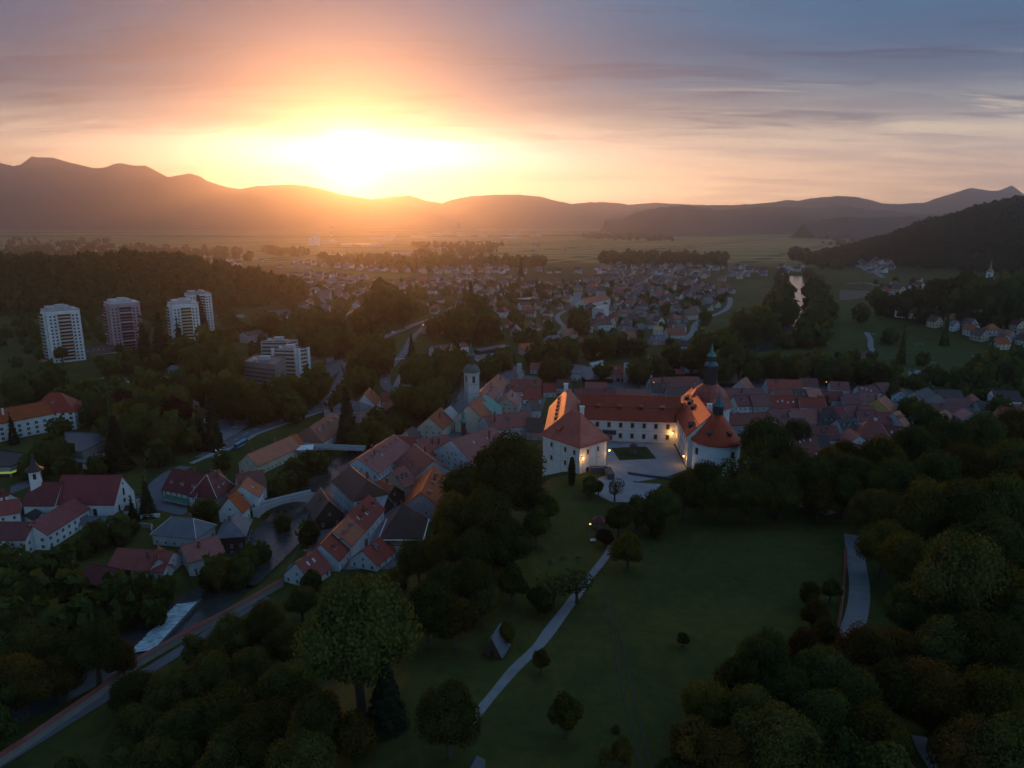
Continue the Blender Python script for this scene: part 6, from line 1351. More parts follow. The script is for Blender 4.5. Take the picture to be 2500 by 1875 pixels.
CROWN = {'broad': [np_poly('crown', crown_parts(10+i, 5200, .066, 10+i % 4, (1.0, 1.15, .9, 1.25, 1.05, 1.35)[i]), M_LEAF) for i in range(6)],
         'hero': [np_poly('crown', crown_parts(30+i, 15000, .036, 15+i, (1.0, 1.15, 1.05)[i]), M_LEAF) for i in range(3)],
         'heroolive': [np_poly('crown', crown_parts(35+i, 13000, .038, 14+i, (1.0, 1.15)[i]), M_LEAF2) for i in range(2)],
         'olive': [np_poly('crown', crown_parts(40+i, 4200, .070, 9, (1.0, 1.1, 1.25)[i]), M_LEAF2) for i in range(3)],
         'fine': [np_poly('crown', crown_parts(60+i, 1500, .075, 12, 1.0, .25, False), M_LEAF) for i in range(2)],
         'copper': [np_poly('crown', crown_parts(70, 4000, .07, 10, 1.1), M_RED)],
         'spruce': [np_poly('crown', spruce_parts(80+i, 2300, (3.4, 3.9, 3.0)[i]), M_NEED) for i in range(3)],
         'column': [np_poly('crown', column_parts(90), M_NEED)],
         'shrub': [np_poly('crown', crown_parts(100+i, 1600, .11, 7, .85), (M_LEAF, M_LEAF2)[i]) for i in range(2)]}
def trunk_mesh(kind):
    b = MB(); top = {'spruce': 1.6, 'column': 1.2}.get(kind, .25); bot = -1.55; r = {'spruce': .06, 'column': .05, 'shrub': .05}.get(kind, .10)
    n = 6; pr = None; rings = []
    for i in range(n+1):
        t = i/n; z = bot+(top-bot)*t; q = r*(1-.62*t)*(1.35 if i == 0 else 1); rings.append([(q*math.cos(a*math.pi/3.5)+.03*math.sin(t*5), q*math.sin(a*math.pi/3.5)+.03*math.cos(t*4), z) for a in range(7)])
    b.rings(rings)
    if kind not in ('spruce', 'column'):
        for i in range(6 if kind != 'fine' else 11):
            a = i*2.4; z0 = -.75+.13*i*(.6 if kind == 'fine' else 1); b.tube((0, 0, z0), (.5*math.cos(a), .5*math.sin(a), z0+.62), r*.5, r*.12, 5)
    return b.mesh('trunk', M_BARK)
TRUNK = {k: trunk_mesh(k) for k in CROWN}
TNAME = {'broad': ('broadleaf_tree', 'round green tree'), 'olive': ('broadleaf_tree', 'olive-tinged tree'), 'fine': ('fruit_tree', 'thin open-crowned tree'), 'copper': ('copper_tree', 'copper-leaved tree'),
         'spruce': ('spruce_tree', 'dark spruce'), 'column': ('cypress_tree', 'dark column tree'), 'shrub': ('shrub', 'low rounded shrub')}
NTREE = [0]
def tree_at(x, y, rad, kind, label=None, group=None, hscale=1.0, variant=None):
    kinds = CROWN[{'broad': 'hero', 'olive': 'heroolive'}[kind] if rad > 6.2 and kind in ('broad', 'olive') else kind]; me = kinds[variant % len(kinds)] if variant is not None else rng.choice(kinds); nm, words_ = TNAME[kind]; zg = hz(x, y)
    k = {'broad': 1.25, 'olive': 1.2, 'fine': 1.35, 'copper': 1.2, 'spruce': 1.2, 'column': 1.3, 'shrub': .62}[kind]
    r = thing(nm, label or '', 'shrub' if kind == 'shrub' else 'tree', (x, y, zg+k*rad*hscale), rng.uniform(0, 6.28), group, (rad, rad*rng.uniform(.92, 1.08), rad*hscale*rng.uniform(.95, 1.08)))
    ob('trunk', TRUNK[kind], r); ob('crown', me, r); NTREE[0] += 1; TAKEN.append((x, y, rad*.6))
    if not label: GEN.append((r, words_, *PX(x, y, zg+k*rad), group))
    return r
def tree_ray(px, py, rp, kind='broad', label=None, group=None, hs=1.0, variant=None):
    """crown centred on a pixel, rp its radius in photograph pixels: walk down the ray until the trunk would reach the ground"""
    d = ray(px, py); k = {'broad': 1.25, 'olive': 1.2, 'fine': 1.35, 'copper': 1.2, 'spruce': 1.2, 'column': 1.3, 'shrub': .62}[kind]; t = 50.0
    while t < 5000:
        if CZ+d[2]*t <= hz(d[0]*t, d[1]*t)+k*hs*rp*t/F: break
        t += max(.5, t*.004)
    return tree_at(d[0]*t, d[1]*t, rp*t/F, kind, label, group, hs, variant)
TR = tree_ray
SL = 'trees of the castle hill and its slopes'
# the few trees one would point at
TR(868, 1555, 165, 'broad', 'huge dark round tree on the slope above the river wall', SL, 1.12, 0)
TR(1228, 1150, 108, 'broad', 'big dark tree close beside the castle corner block', SL, 1.0, 1)
TR(1396, 1158, 22, 'column', 'slim dark cypress before the castle corner block', SL, .95)
TR(1440, 1184, 27, 'broad', 'round clipped tree by the castle gate wall', SL); TR(1462, 1190, 18, 'broad', 'smaller round tree touching the clipped one at the gate', SL)
TR(1502, 1192, 27, 'fine', 'bare-branched little tree on the castle forecourt', SL); TR(1535, 1343, 46, 'olive', 'round golden-tipped tree at the top of the meadow path', SL)
TR(1478, 1312, 27, 'copper', 'dark purple bush below the lamp and pavilion', SL, .8); TR(1510, 1268, 44, 'broad', 'leafy tree just above the golden-tipped one', SL); TR(1555, 1248, 40, 'broad', 'dark tree beside the forecourt paving edge', SL)
TR(1352, 1440, 48, 'fine', 'spreading fruit tree over the path bend', SL, .8); TR(1408, 1424, 50, 'fine', 'second fruit tree shading the path bend', SL, .8); TR(1318, 1462, 42, 'broad', 'low bushy tree at the foot of the fruit trees', SL, .8)
TR(1668, 1563, 19, 'olive', 'small lone golden shrub tree in the open meadow', SL); TR(1320, 1612, 29, 'olive', 'young yellow-green tree right by the gravel path', SL, 1.1); TR(1382, 1740, 50, 'olive', 'tall amber tree standing alone low in the meadow', SL, 1.25)
TR(1520, 1838, 32, 'olive', 'bright amber sapling beside the wheel tracks', SL, 1.3); TR(1478, 1850, 26, 'olive', 'smaller amber sapling beside the taller one', SL, 1.2); TR(1505, 1782, 13, 'shrub', 'tiny shrub above the amber saplings', SL)
TR(945, 1722, 64, 'spruce', 'pointed grey-green conifer in front of the huge round tree', SL, .8); TR(1100, 1752, 98, 'broad', 'broad ruddy tree at the foot of the path', SL, 1.0, 3); TR(1238, 1545, 30, 'olive', 'orange-leaved bush beside the little plank hut', SL)
TR(2330, 1430, 120, 'broad', 'tallest dark tree beside the tiled lane wall', SL, 1.3, 3); TR(2105, 1595, 84, 'olive', 'leafy tree hiding the end of the gravel lane', SL); TR(1985, 1500, 40, 'olive', 'golden shrubby tree on the meadow edge by the lane', SL)
TR(1850, 1140, 58, 'fine', 'feathery pale-tipped tree before the round castle tower', SL, 1.2); TR(1790, 1165, 52, 'fine', 'second feathery tree before the round castle tower', SL, 1.1)
TR(1872, 1085, 76, 'broad', 'large round tree just behind the round castle tower', SL, 1.0, 0); TR(1985, 1165, 74, 'broad', 'very dark round tree on the town edge of the hill', SL, .9, 2); TR(2030, 1140, 58, 'olive', 'orange-tinged tree against the lowest town roofs', SL)
for px, py, rp, kd in ((1720, 1175, 60, 'broad'), (1620, 1232, 52, 'broad'), (1672, 1205, 56, 'broad'), (1760, 1212, 56, 'broad'), (1830, 1210, 60, 'broad'), (1890, 1185, 62, 'broad'), (1935, 1130, 56, 'olive'), (1940, 1060, 44, 'broad'), (1600, 1275, 34, 'broad'), (1910, 1215, 50, 'broad')): TR(px, py, rp, kd, None, SL)
left = [(1190, 1260, 76), (1290, 1215, 62), (1130, 1190, 66), (1100, 1275, 66), (1235, 1330, 70), (1165, 1350, 62), (1085, 1345, 62), (1020, 1365, 56), (1150, 1420, 64), (1080, 1425, 62), (1040, 1495, 76), (1110, 1510, 62), (1175, 1475, 48), (960, 1425, 46), (890, 1435, 40), (1310, 1280, 46), (1250, 1420, 46), (1340, 1240, 34),
        (640, 1530, 62), (735, 1470, 46), (560, 1560, 62), (520, 1660, 74), (430, 1690, 72), (325, 1688, 62), (610, 1650, 66), (700, 1690, 82), (560, 1760, 92), (450, 1800, 92), (340, 1800, 86), (300, 1870, 70), (650, 1800, 92), (780, 1770, 84), (860, 1790, 60), (170, 1890, 50), (740, 1880, 100), (560, 1880, 100), (400, 1890, 90), (690, 1580, 56), (480, 1590, 44),
        (232, 1582, 78), (150, 1610, 72), (70, 1592, 76), (-20, 1610, 80), (60, 1670, 80), (140, 1655, 62), (-20, 1770, 60), (-40, 1720, 80), (300, 1610, 42)]
for i, (px, py, rp) in enumerate(left): TR(px, py, rp, rng.choice(['broad', 'broad', 'broad', 'olive']), None, SL, rng.uniform(.92, 1.2))
right = [(1800, 1660, 72), (1870, 1625, 82), (1740, 1745, 84), (1835, 1760, 92), (1690, 1830, 76), (1780, 1860, 92), (1925, 1700, 84), (1960, 1590, 56), (2020, 1660, 92), (1900, 1820, 112), (2000, 1770, 90), (2070, 1720, 92), (2130, 1800, 100), (2180, 1690, 92), (2210, 1610, 82), (2060, 1860, 80), (2170, 1900, 90), (1650, 1890, 60), (1960, 1890, 90), (2010, 1555, 46),
         (2240, 1500, 80), (2160, 1330, 66), (2110, 1250, 62), (2060, 1205, 52), (2090, 1165, 64), (2150, 1120, 66), (2230, 1090, 62), (2310, 1075, 60), (2390, 1060, 58), (2470, 1050, 58), (2190, 1190, 72), (2280, 1165, 72), (2370, 1150, 74), (2460, 1140, 74), (2170, 1260, 70), (2250, 1260, 82), (2350, 1250, 86), (2450, 1240, 88), (2210, 1370, 80), (2420, 1350, 98), (2500, 1340, 90), (2440, 1480, 108), (2510, 1560, 100), (2420, 1600, 104),
         (2330, 1600, 96), (2290, 1720, 100), (2400, 1730, 108), (2500, 1720, 100), (2370, 1840, 96), (2460, 1860, 104), (2330, 1520, 84), (2060, 1120, 50), (2000, 1215, 44), (2540, 1450, 90), (2540, 1180, 70), (1975, 1450, 30), (2030, 1440, 30)]
for i, (px, py, rp) in enumerate(right): TR(px, py, rp, rng.choice(['broad', 'broad', 'olive']), None, SL, rng.uniform(.95, 1.25))
# town and bank trees
BK = 'trees among the houses of the far bank'
town = [('broad', 1000, 985, 40), ('broad', 1050, 985, 42), ('olive', 1065, 960, 36), ('broad', 1025, 920, 46), ('broad', 1090, 905, 44), ('broad', 1120, 885, 30), ('spruce', 1005, 865, 15), ('broad', 1190, 905, 30), ('broad', 1230, 885, 28), ('broad', 1340, 905, 28), ('broad', 1370, 905, 26), ('broad', 1470, 912, 22), ('broad', 1560, 912, 30), ('broad', 1600, 900, 26),
        ('spruce', 848, 1040, 34), ('broad', 905, 1060, 34), ('broad', 940, 1075, 30), ('broad', 870, 1075, 30), ('broad', 970, 1035, 24), ('broad', 920, 1020, 20), ('broad', 990, 1040, 18), ('broad', 720, 1150, 26), ('broad', 755, 1128, 24), ('broad', 785, 1135, 22), ('broad', 700, 1180, 24), ('broad', 680, 1195, 22), ('broad', 740, 1175, 20), ('broad', 760, 1420, 26), ('broad', 690, 1280, 22), ('broad', 755, 1298, 28),
        ('broad', 498, 1250, 30), ('broad', 605, 1368, 30), ('olive', 530, 1402, 40), ('broad', 585, 1400, 34), ('broad', 640, 1352, 24), ('broad', 238, 1312, 30), ('broad', 292, 1298, 30), ('broad', 325, 1290, 16), ('broad', 205, 1340, 22), ('broad', 150, 1375, 32), ('broad', 100, 1400, 30), ('broad', 40, 1390, 34), ('broad', 10, 1450, 40), ('broad', 80, 1470, 46), ('broad', 170, 1440, 38), ('broad', 285, 1455, 40), ('broad', 350, 1450, 38), ('broad', 400, 1440, 26), ('broad', 120, 1530, 46), ('broad', 210, 1510, 44), ('broad', 30, 1530, 50), ('broad', 300, 1500, 40), ('broad', 375, 1500, 34), ('broad', 10, 1352, 20),
        ('spruce', 360, 1235, 24), ('spruce', 325, 1262, 17), ('broad', 150, 1050, 22), ('broad', 132, 1112, 36), ('broad', 85, 1140, 28), ('broad', 165, 1150, 26), ('spruce', 285, 1100, 44), ('broad', 240, 1145, 22), ('spruce', 33, 1065, 16), ('broad', 545, 1130, 20), ('spruce', 520, 1060, 30), ('broad', 470, 1075, 28), ('spruce', 490, 1070, 26),
        ('broad', 250, 1000, 40), ('copper', 300, 985, 42), ('broad', 360, 1010, 44), ('broad', 330, 1050, 46), ('copper', 425, 1010, 46), ('broad', 405, 1060, 42), ('broad', 280, 1050, 36), ('broad', 370, 960, 40), ('broad', 440, 950, 36), ('broad', 390, 1110, 30), ('broad', 560, 975, 48), ('broad', 520, 960, 40), ('broad', 600, 985, 40), ('broad', 690, 970, 44), ('broad', 770, 940, 38), ('broad', 740, 965, 34), ('broad', 640, 1000, 30), ('broad', 720, 1000, 30), ('broad', 820, 990, 22), ('broad', 840, 965, 24),
        ('broad', 870, 900, 30), ('broad', 900, 880, 34), ('broad', 930, 860, 32), ('broad', 890, 930, 30), ('broad', 860, 935, 26), ('broad', 940, 895, 22), ('broad', 560, 900, 40), ('broad', 520, 860, 42), ('broad', 480, 890, 38), ('broad', 440, 870, 34), ('spruce', 490, 790, 26), ('spruce', 440, 850, 22), ('spruce', 395, 860, 34), ('spruce', 355, 870, 30), ('broad', 150, 862, 20), ('broad', 200, 968, 26), ('broad', 170, 985, 30), ('broad', 130, 930, 30), ('broad', 90, 950, 30), ('broad', 50, 960, 30), ('broad', 265, 905, 16), ('broad', 320, 890, 24), ('broad', 380, 900, 22),
        ('broad', 720, 810, 34), ('broad', 770, 800, 36), ('broad', 820, 810, 34), ('broad', 700, 840, 30), ('broad', 790, 850, 34), ('broad', 840, 840, 30), ('broad', 660, 800, 28), ('broad', 880, 790, 26), ('broad', 940, 745, 44), ('broad', 985, 760, 34), ('broad', 905, 775, 32), ('broad', 1160, 770, 42), ('broad', 1130, 800, 36), ('broad', 1185, 800, 36), ('broad', 1100, 790, 26), ('spruce', 1150, 745, 20), ('broad', 1060, 800, 20), ('spruce', 1115, 880, 22), ('spruce', 1272, 668, 12),
        ('broad', 1480, 850, 26), ('broad', 1520, 845, 24), ('broad', 1440, 850, 24), ('broad', 1390, 860, 28), ('broad', 1340, 870, 26), ('broad', 1300, 870, 22), ('broad', 1560, 850, 20), ('broad', 1410, 775, 24), ('broad', 1420, 800, 22), ('broad', 1640, 875, 26), ('broad', 1690, 880, 30), ('broad', 1740, 860, 44), ('broad', 1780, 880, 44), ('broad', 1710, 835, 22), ('broad', 1760, 905, 36), ('broad', 1840, 905, 28), ('broad', 1885, 900, 28), ('broad', 1930, 905, 28), ('olive', 1945, 905, 28), ('olive', 1985, 895, 30), ('broad', 2020, 915, 26), ('broad', 2060, 910, 30), ('broad', 2110, 915, 28), ('broad', 2160, 920, 28),
        ('broad', 1820, 800, 36), ('broad', 1865, 795, 34), ('broad', 1790, 825, 24), ('broad', 1910, 765, 32), ('broad', 1895, 740, 26), ('broad', 1915, 720, 24), ('broad', 1990, 790, 32), ('broad', 2005, 765, 30), ('broad', 1990, 740, 28), ('broad', 1985, 715, 26), ('broad', 1965, 820, 30), ('broad', 2000, 825, 24), ('broad', 1720, 780, 16),
        ('spruce', 2198, 870, 22), ('broad', 2250, 880, 14), ('broad', 2275, 915, 16), ('olive', 2385, 905, 24), ('broad', 2170, 825, 18), ('broad', 2135, 735, 18), ('broad', 2100, 770, 18), ('spruce', 2305, 825, 20), ('broad', 2430, 890, 24), ('spruce', 2415, 880, 16), ('broad', 2460, 910, 26), ('broad', 2340, 930, 22), ('broad', 2400, 930, 24), ('broad', 2215, 1000, 24), ('spruce', 2178, 950, 26), ('broad', 2245, 1020, 26), ('broad', 2280, 1030, 22), ('broad', 2440, 1000, 22), ('broad', 2010, 985, 14), ('broad', 2490, 880, 22),
        ('broad', 2450, 740, 36), ('broad', 2400, 745, 36), ('broad', 2480, 720, 30), ('broad', 2360, 740, 28), ('broad', 2490, 760, 30), ('broad', 2335, 755, 22), ('broad', 2440, 745, 26)]
for kd, px, py, rp in town[:max(0, 300-NTREE[0]-1)]: TR(px, py, rp, kd, None, BK, rng.uniform(.9, 1.15))
rest = town[max(0, 300-NTREE[0]-1):] if NTREE[0] >= 299 else []

# woods and the lesser trees, one object each
def lp_tree(seed, n=70, conifer=False):
    if conifer: return join_np(spruce_parts(seed, 150)[:17:2]+[spruce_parts(seed, 20)[-1]])
    rg = np.random.default_rng(seed); d = rg.normal(size=(n, 3)); d /= np.linalg.norm(d, axis=1, keepdims=True); p = d*rg.uniform(.72, 1.05, n)[:, None]; c, f = ico(.78, np.zeros(3), rg, .18)
    return join_np([quads_from(p, d+rg.normal(size=d.shape)*.5, np.full(n, .42), rg), (c, f)])
LP = [lp_tree(200+i) for i in range(5)]+[lp_tree(210, conifer=True), lp_tree(211, conifer=True)]
def wood(name, spots, mat=M_LEAF, label=None):
    parts = []
    for x, y, r, k, hs in spots:
        V, f = LP[k]; a = rng.uniform(0, 6.28); c, s = math.cos(a), math.sin(a); z = hz(x, y)+r*hs*.8
        parts.append((np.stack([x+r*(c*V[:, 0]-s*V[:, 1]), y+r*(s*V[:, 0]+c*V[:, 1]), z+r*hs*V[:, 2]], 1), f))
    if parts: ob(name, np_poly(name, parts, mat), kind='stuff')
def wood_area(P, n, r0, r1, conifer=.0, plan=False, hs=1.15, sep=0):
    Q = P if plan else [G(*p) for p in P]; x0, x1 = min(p[0] for p in Q), max(p[0] for p in Q); y0, y1 = min(p[1] for p in Q), max(p[1] for p in Q); out = []
    for _ in range(n*14):
        if len(out) >= n: break
        x, y = rng.uniform(x0, x1), rng.uniform(y0, y1)
        if inside(x, y, Q) and (not sep or (free(x, y, sep) and not on_street(x, y))):
            c = rng.random() < conifer; out.append((x, y, rng.uniform(r0, r1)*(.6 if c else 1), rng.choice((5, 6)) if c else rng.randrange(5), hs*rng.uniform(.85, 1.25)))
    return out
wood('wooded_hill', wood_area([(-1750, 960), (-900, 930), (-600, 930), (-420, 960), (-345, 1040), (-330, 1150), (-370, 1270), (-600, 1370), (-1000, 1420), (-1750, 1450)], 2600, 6.5, 10.5, .06, True))
RW = []
for _ in range(60000):
    if len(RW) >= 4200: break
    x, y = rng.uniform(450, 2500), rng.uniform(760, 2600); h = hz(x, y)
    if h < 14: continue
    px, py = PX(x, y, h)
    if px > 2720 or px < 1800: continue
    if 2372 < px < 2478 and 622 < py < 738 and y < 1100: continue
    if px > 2440 and 610 < py < 705 and y < 1100: continue
    if 2280 < px < 2330 and 655 < py < 700: continue
    d = math.hypot(x, y); c = rng.random() < .28
    RW.append((x, y, rng.uniform(6.5, 10.5)*(.6 if c else 1), rng.choice((5, 6)) if c else rng.randrange(5), rng.uniform(1.0, 1.4)))
wood('wooded_hillside', RW)
rv = []
for (ax, ay), (bx, by) in zip(RIVER_FAR[2:-1], RIVER_FAR[3:]):
    for _ in range(16):
        t = rng.random(); s = rng.choice((-1, 1)); L = math.hypot(bx-ax, by-ay); o = rng.uniform(20, 46)*s; rv.append((ax+(bx-ax)*t-(by-ay)/L*o, ay+(by-ay)*t+(bx-ax)/L*o, rng.uniform(5, 8.5), rng.randrange(5), 1.2))
wood('riverside_trees', rv)
gt = []
for P, n in (([(640, 690), (960, 690), (1380, 690), (1790, 715), (1640, 850), (1330, 860), (1130, 830), (900, 800), (700, 770)], 640), ([(560, 780), (780, 770), (960, 800), (960, 880), (760, 900), (560, 860)], 120), ([(0, 760), (560, 760), (560, 960), (240, 1000), (0, 900)], 230),
             ([(2130, 690), (2300, 690), (2520, 760), (2520, 870), (2300, 800), (2150, 800)], 90), ([(1550, 880), (2130, 880), (2130, 940), (1900, 935), (1600, 925)], 60), ([(2180, 925), (2500, 925), (2500, 980), (2250, 1010)], 50)):
    gt += wood_area(P, n, 2.6, 5.2, .12, sep=5.5)
for kd, px, py, rp in rest:
    x, y = G(px, py+rp*.9); d = math.hypot(x, y); gt.append((x, y, rp*d/F, 5 if kd == 'spruce' else rng.randrange(5), 1.2))
wood('garden_trees', gt)
belts = []
for P, n in (([(0, 585), (200, 588), (560, 612), (560, 618), (0, 600)], 60), ([(120, 553), (560, 553), (560, 560), (120, 562)], 300), ([(560, 548), (1200, 546), (1650, 556), (1700, 562), (1200, 556), (560, 556)], 520), ([(1420, 575), (1570, 578), (1660, 585), (1660, 590), (1420, 584)], 150), ([(1460, 628), (1780, 630), (1790, 650), (1470, 655)], 220),
             ([(780, 630), (1010, 640), (1330, 640), (1330, 655), (1010, 665), (770, 650)], 260), ([(1930, 612), (2100, 622), (2110, 650), (2020, 662), (1930, 635)], 120), ([(1660, 560), (2150, 556), (2150, 575), (1700, 572)], 300), ([(2000, 580), (2150, 585), (2150, 595), (2000, 592)], 60), ([(0, 600), (90, 605), (120, 640), (0, 660)], 90), ([(640, 610), (760, 615), (750, 628), (640, 624)], 60), ([(100, 600), (640, 622), (640, 642), (60, 640)], 170), ([(1000, 600), (1230, 596), (1220, 628), (1010, 634)], 120)):
    belts += wood_area(P, n, 7, 13, .2)
wood('far_woods', belts)

# ------------------------------------------------------------------ vehicles
def car_parts(kind):
    W, Ln = 1.75, {'car': 4.2, 'van': 5.2}[kind]; b = MB(); h = {'car': .85, 'van': 1.05}[kind]; x = Ln/2; y = W/2
    S = [(-x, .35), (-x, h*.95), (-x+.25, h), (x*.35, h), (x-.15, h*.86), (x, h*.6), (x, .35)] if kind == 'car' else [(-x, .4), (-x, 2.15), (x*.40, 2.2), (x*.72, 1.25), (x-.1, 1.05), (x, .7), (x, .4)]
    b.rings([[(p[0], -y, p[1]) for p in S][::-1], [(p[0], -y*.96, p[1]+.0) for p in S][::-1], [(p[0], y, p[1]) for p in S][::-1]])
    g = MB()
    if kind == 'car': T = [(-x+.35, h), (-x+.75, 1.42), (x*.12, 1.45), (x*.48, h)]; g.rings([[(p[0], -y*(.94 if p[1] < 1.2 else .78), p[1]) for p in T][::-1], [(p[0], y*(.94 if p[1] < 1.2 else .78), p[1]) for p in T][::-1]])
    else: g.rings([[(p[0], -y*1.005, p[1]) for p in ((x*.1, 1.3), (x*.1, 1.95), (x*.38, 2.0), (x*.66, 1.3))][::-1], [(p[0], y*1.005, p[1]) for p in ((x*.1, 1.3), (x*.1, 1.95), (x*.38, 2.0), (x*.66, 1.3))][::-1]])
    t = MB(); t.box(-x+.8, x*.1, -y*.74, y*.74, 1.43, 1.47); w = MB(); w.rings([[(.32*math.cos(a*math.pi/5), s*.1, .32*math.sin(a*math.pi/5)) for a in range(10)] for s in (-1, 1)])
    hl = MB(); hl.box(x-.05, x+.03, -.14, .14, -.08, .08); return b, g, t, w, hl, x, y
PAINT = {k: material('paint_'+k, c, .25, .05, 1, .6) for k, c in dict(white=(.7, .7, .72), silver=(.42, .44, .47), dark=(.03, .03, .04), blue=(.05, .10, .22), red=(.30, .03, .03), grey=(.16, .16, .18)).items()}
M_TYRE = material('tyre_rubber', (.012, .012, .013), .85, .2, 5)
CM = {}
def vehicle(px, py, ang, kind, col, label, lit=False, z=None):
    if kind not in CM: b, g, t, w, hl, x, y = car_parts(kind); CM[kind] = (b, g.mesh('window_glass', M_PANE), t, w.mesh('wheel', M_TYRE), hl.mesh('headlight', M_FRAME), hl.mesh('headlight', M_HEAD), x, y)
    b, g, t, w, h0, h1, x, y = CM[kind]; X, Y = G(px, py); r = thing(kind if kind == 'van' else 'car', label, kind, (X, Y, hz(X, Y)+.22), R(ang), 'vehicles on the roads and parking squares')
    b.build('body', PAINT[col], r); ob('window_glass', g, r)
    if kind == 'car': t.build('car_roof', PAINT[col], r)
    for sx in (-1, 1):
        for sy in (-1, 1): ob('wheel', w, r, (sx*x*.62, sy*(y-.08), .32))
    for sy in (-1, 1): ob('headlight', h1 if lit else h0, r, (x, sy*y*.68, .66))
    return r
def J(k, x, y): return zp(k, x, y)
for k, x, y, a, kd, c, l, lit in (('j', 290, 1505, 220, 'car', 'white', 'white car with lit headlights driving behind the teal bus', True), ('j', 412, 1275, 200, 'car', 'silver', 'silver car alone on the parking square by the bus road', False), ('j', 135, 900, 30, 'van', 'white', 'white van parked at the edge of the upper car park', False),
        ('j', 25, 835, 20, 'van', 'white', 'white box van against the trees above the car park', False), ('i', 1500, 1212, 5, 'car', 'silver', 'silver car parked under the copper-leaved trees', False), ('i', 1705, 1255, 10, 'car', 'white', 'white car at the mouth of the upper car park', False), ('a', 2010, 1140, 20, 'car', 'silver', 'silver car on the lane beside the park lawn', False),
        ('b', 60, 985, 20, 'car', 'grey', 'grey car at the photo edge by the monastery lawn', False), ('k', 1675, 912, 20, 'car', 'white', 'first white car at the lower end of the bridge road', True), ('k', 1775, 860, 22, 'van', 'white', 'white van in the middle of the bridge road', False), ('k', 1862, 828, 24, 'car', 'silver', 'silver car leading on the bridge road', False),
        ('e', 1175, 200, 80, 'car', 'white', 'white car parked by the big white gabled house', False), ('e', 1235, 285, 10, 'car', 'dark', 'dark car parked below the white one at the river bank', False), ('e', 395, 225, 95, 'car', 'white', 'white car passing the low flat house', False), ('j', 790, 480, 15, 'car', 'grey', 'grey car parked at the grey office block', False),
        ('o', 865, 240, 5, 'car', 'dark', 'dark car alone on the car park beside the football pitch', False), ('n', 400, 882, 80, 'car', 'white', 'white car on the field track by the pitch', False), ('c', 350, 1135, 60, 'car', 'dark', 'dark car in the yard behind the grey hipped house', False), ('g', 315, 390, 0, 'van', 'white', 'white van in front of the grey hipped garage', False),
        ('l', 565, 840, 0, 'car', 'silver', 'silver car beside the long maroon roof', False), ('j', 100, 1260, 40, 'car', 'blue', 'blue car beside the orange shop', False), ('j', 95, 1450, 25, 'car', 'dark', 'dark car half under the spruces by the bus road', False), ('j', 2030, 1045, 75, 'car', 'silver', 'silver car behind the little orange shed', False), ('j', 970, 725, 10, 'car', 'white', 'white car beneath the darker office wing', False)):
    vehicle(*J(k, x, y), a, kd, c, l, lit)
def bus(label, p, q, col, top, name, h=3.0, w=2.5):
    A, B = Vector((*p, 0)), Vector((*q, 0)); L = 12.0; d = (B-A).normalized(); c = (A+B)/2; r = thing(name, label, 'bus', (c.x, c.y, hz(c.x, c.y)+.2), math.atan2(d.y, d.x))
    b = MB(); P = [(-w/2, .35), (w/2, .35), (w/2, h-.25), (w/2-.25, h), (-w/2+.25, h), (-w/2, h-.25)]; b.rings([[(x, y, z) for y, z in P] for x in (-L/2, -L/2+.1, L/2-.1, L/2)]); b.build('body', col, r)
    b = MB(); b.box(-L/2+.3, L/2-.3, -w/2+.3, w/2-.3, h+.004, h+.06); b.build('roof_panel', top, r)
    for s in (-1, 1):
        b = MB(); b.box(-L/2+.5, L/2-.4, s*w/2-.02, s*w/2+.02, 1.35, 2.45); b.build('side_window', M_PANE, r); b = MB(); b.box(-L/2+1.2, L*.2, s*w/2-.015, s*w/2+.025, .75, 1.2); b.build('advert_panel', M_LINE, r)
    for sx in (-1, 1): b = MB(); b.box(sx*L/2-.02, sx*L/2+.02, -w/2+.2, w/2-.2, 1.2, 2.6); b.build('windscreen', M_PANE, r)
    for x in (-2.5, 2.2): b = MB(); b.box(x-.5, x+.5, -.4, .4, h+.06, h+.22); b.build('roof_hatch', M_FRAME, r)
    for sx in (-.62, .66):
        for sy in (-1, 1): b = MB(); b.rings([[(sx*L/2+.48*math.cos(a*math.pi/6), sy*(w/2-.1)+t*.14, .48+.48*math.sin(a*math.pi/6)) for a in range(12)] for t in (-1, 1)]); b.build('wheel', M_TYRE, r)
    for sy in (-1, 1): b = MB(); b.box(L/2, L/2+.04, sy*.9-.15, sy*.9+.15, .7, .9); b.build('headlight', M_HEAD, r); b = MB(); b.box(-L/2-.04, -L/2, sy*1.0-.12, sy*1.0+.12, .8, 1.3); b.build('tail_light', MATS['paint_red'], r)
bus('teal city bus driving up the main road', G(*zp('j', 420, 1510)), G(*zp('j', 545, 1430)), material('teal_paint', (.01, .16, .21), .3, .05, 1, .6), material('bright_teal', (.01, .42, .55), .35, .05, 1, .5), 'city_bus')
bus('white tour coach parked beside the long brown boundary wall', G(*zp('l', 120, 1090)), G(*zp('l', 235, 1085)), PAINT['white'], PAINT['white'], 'tour_coach', 3.3)

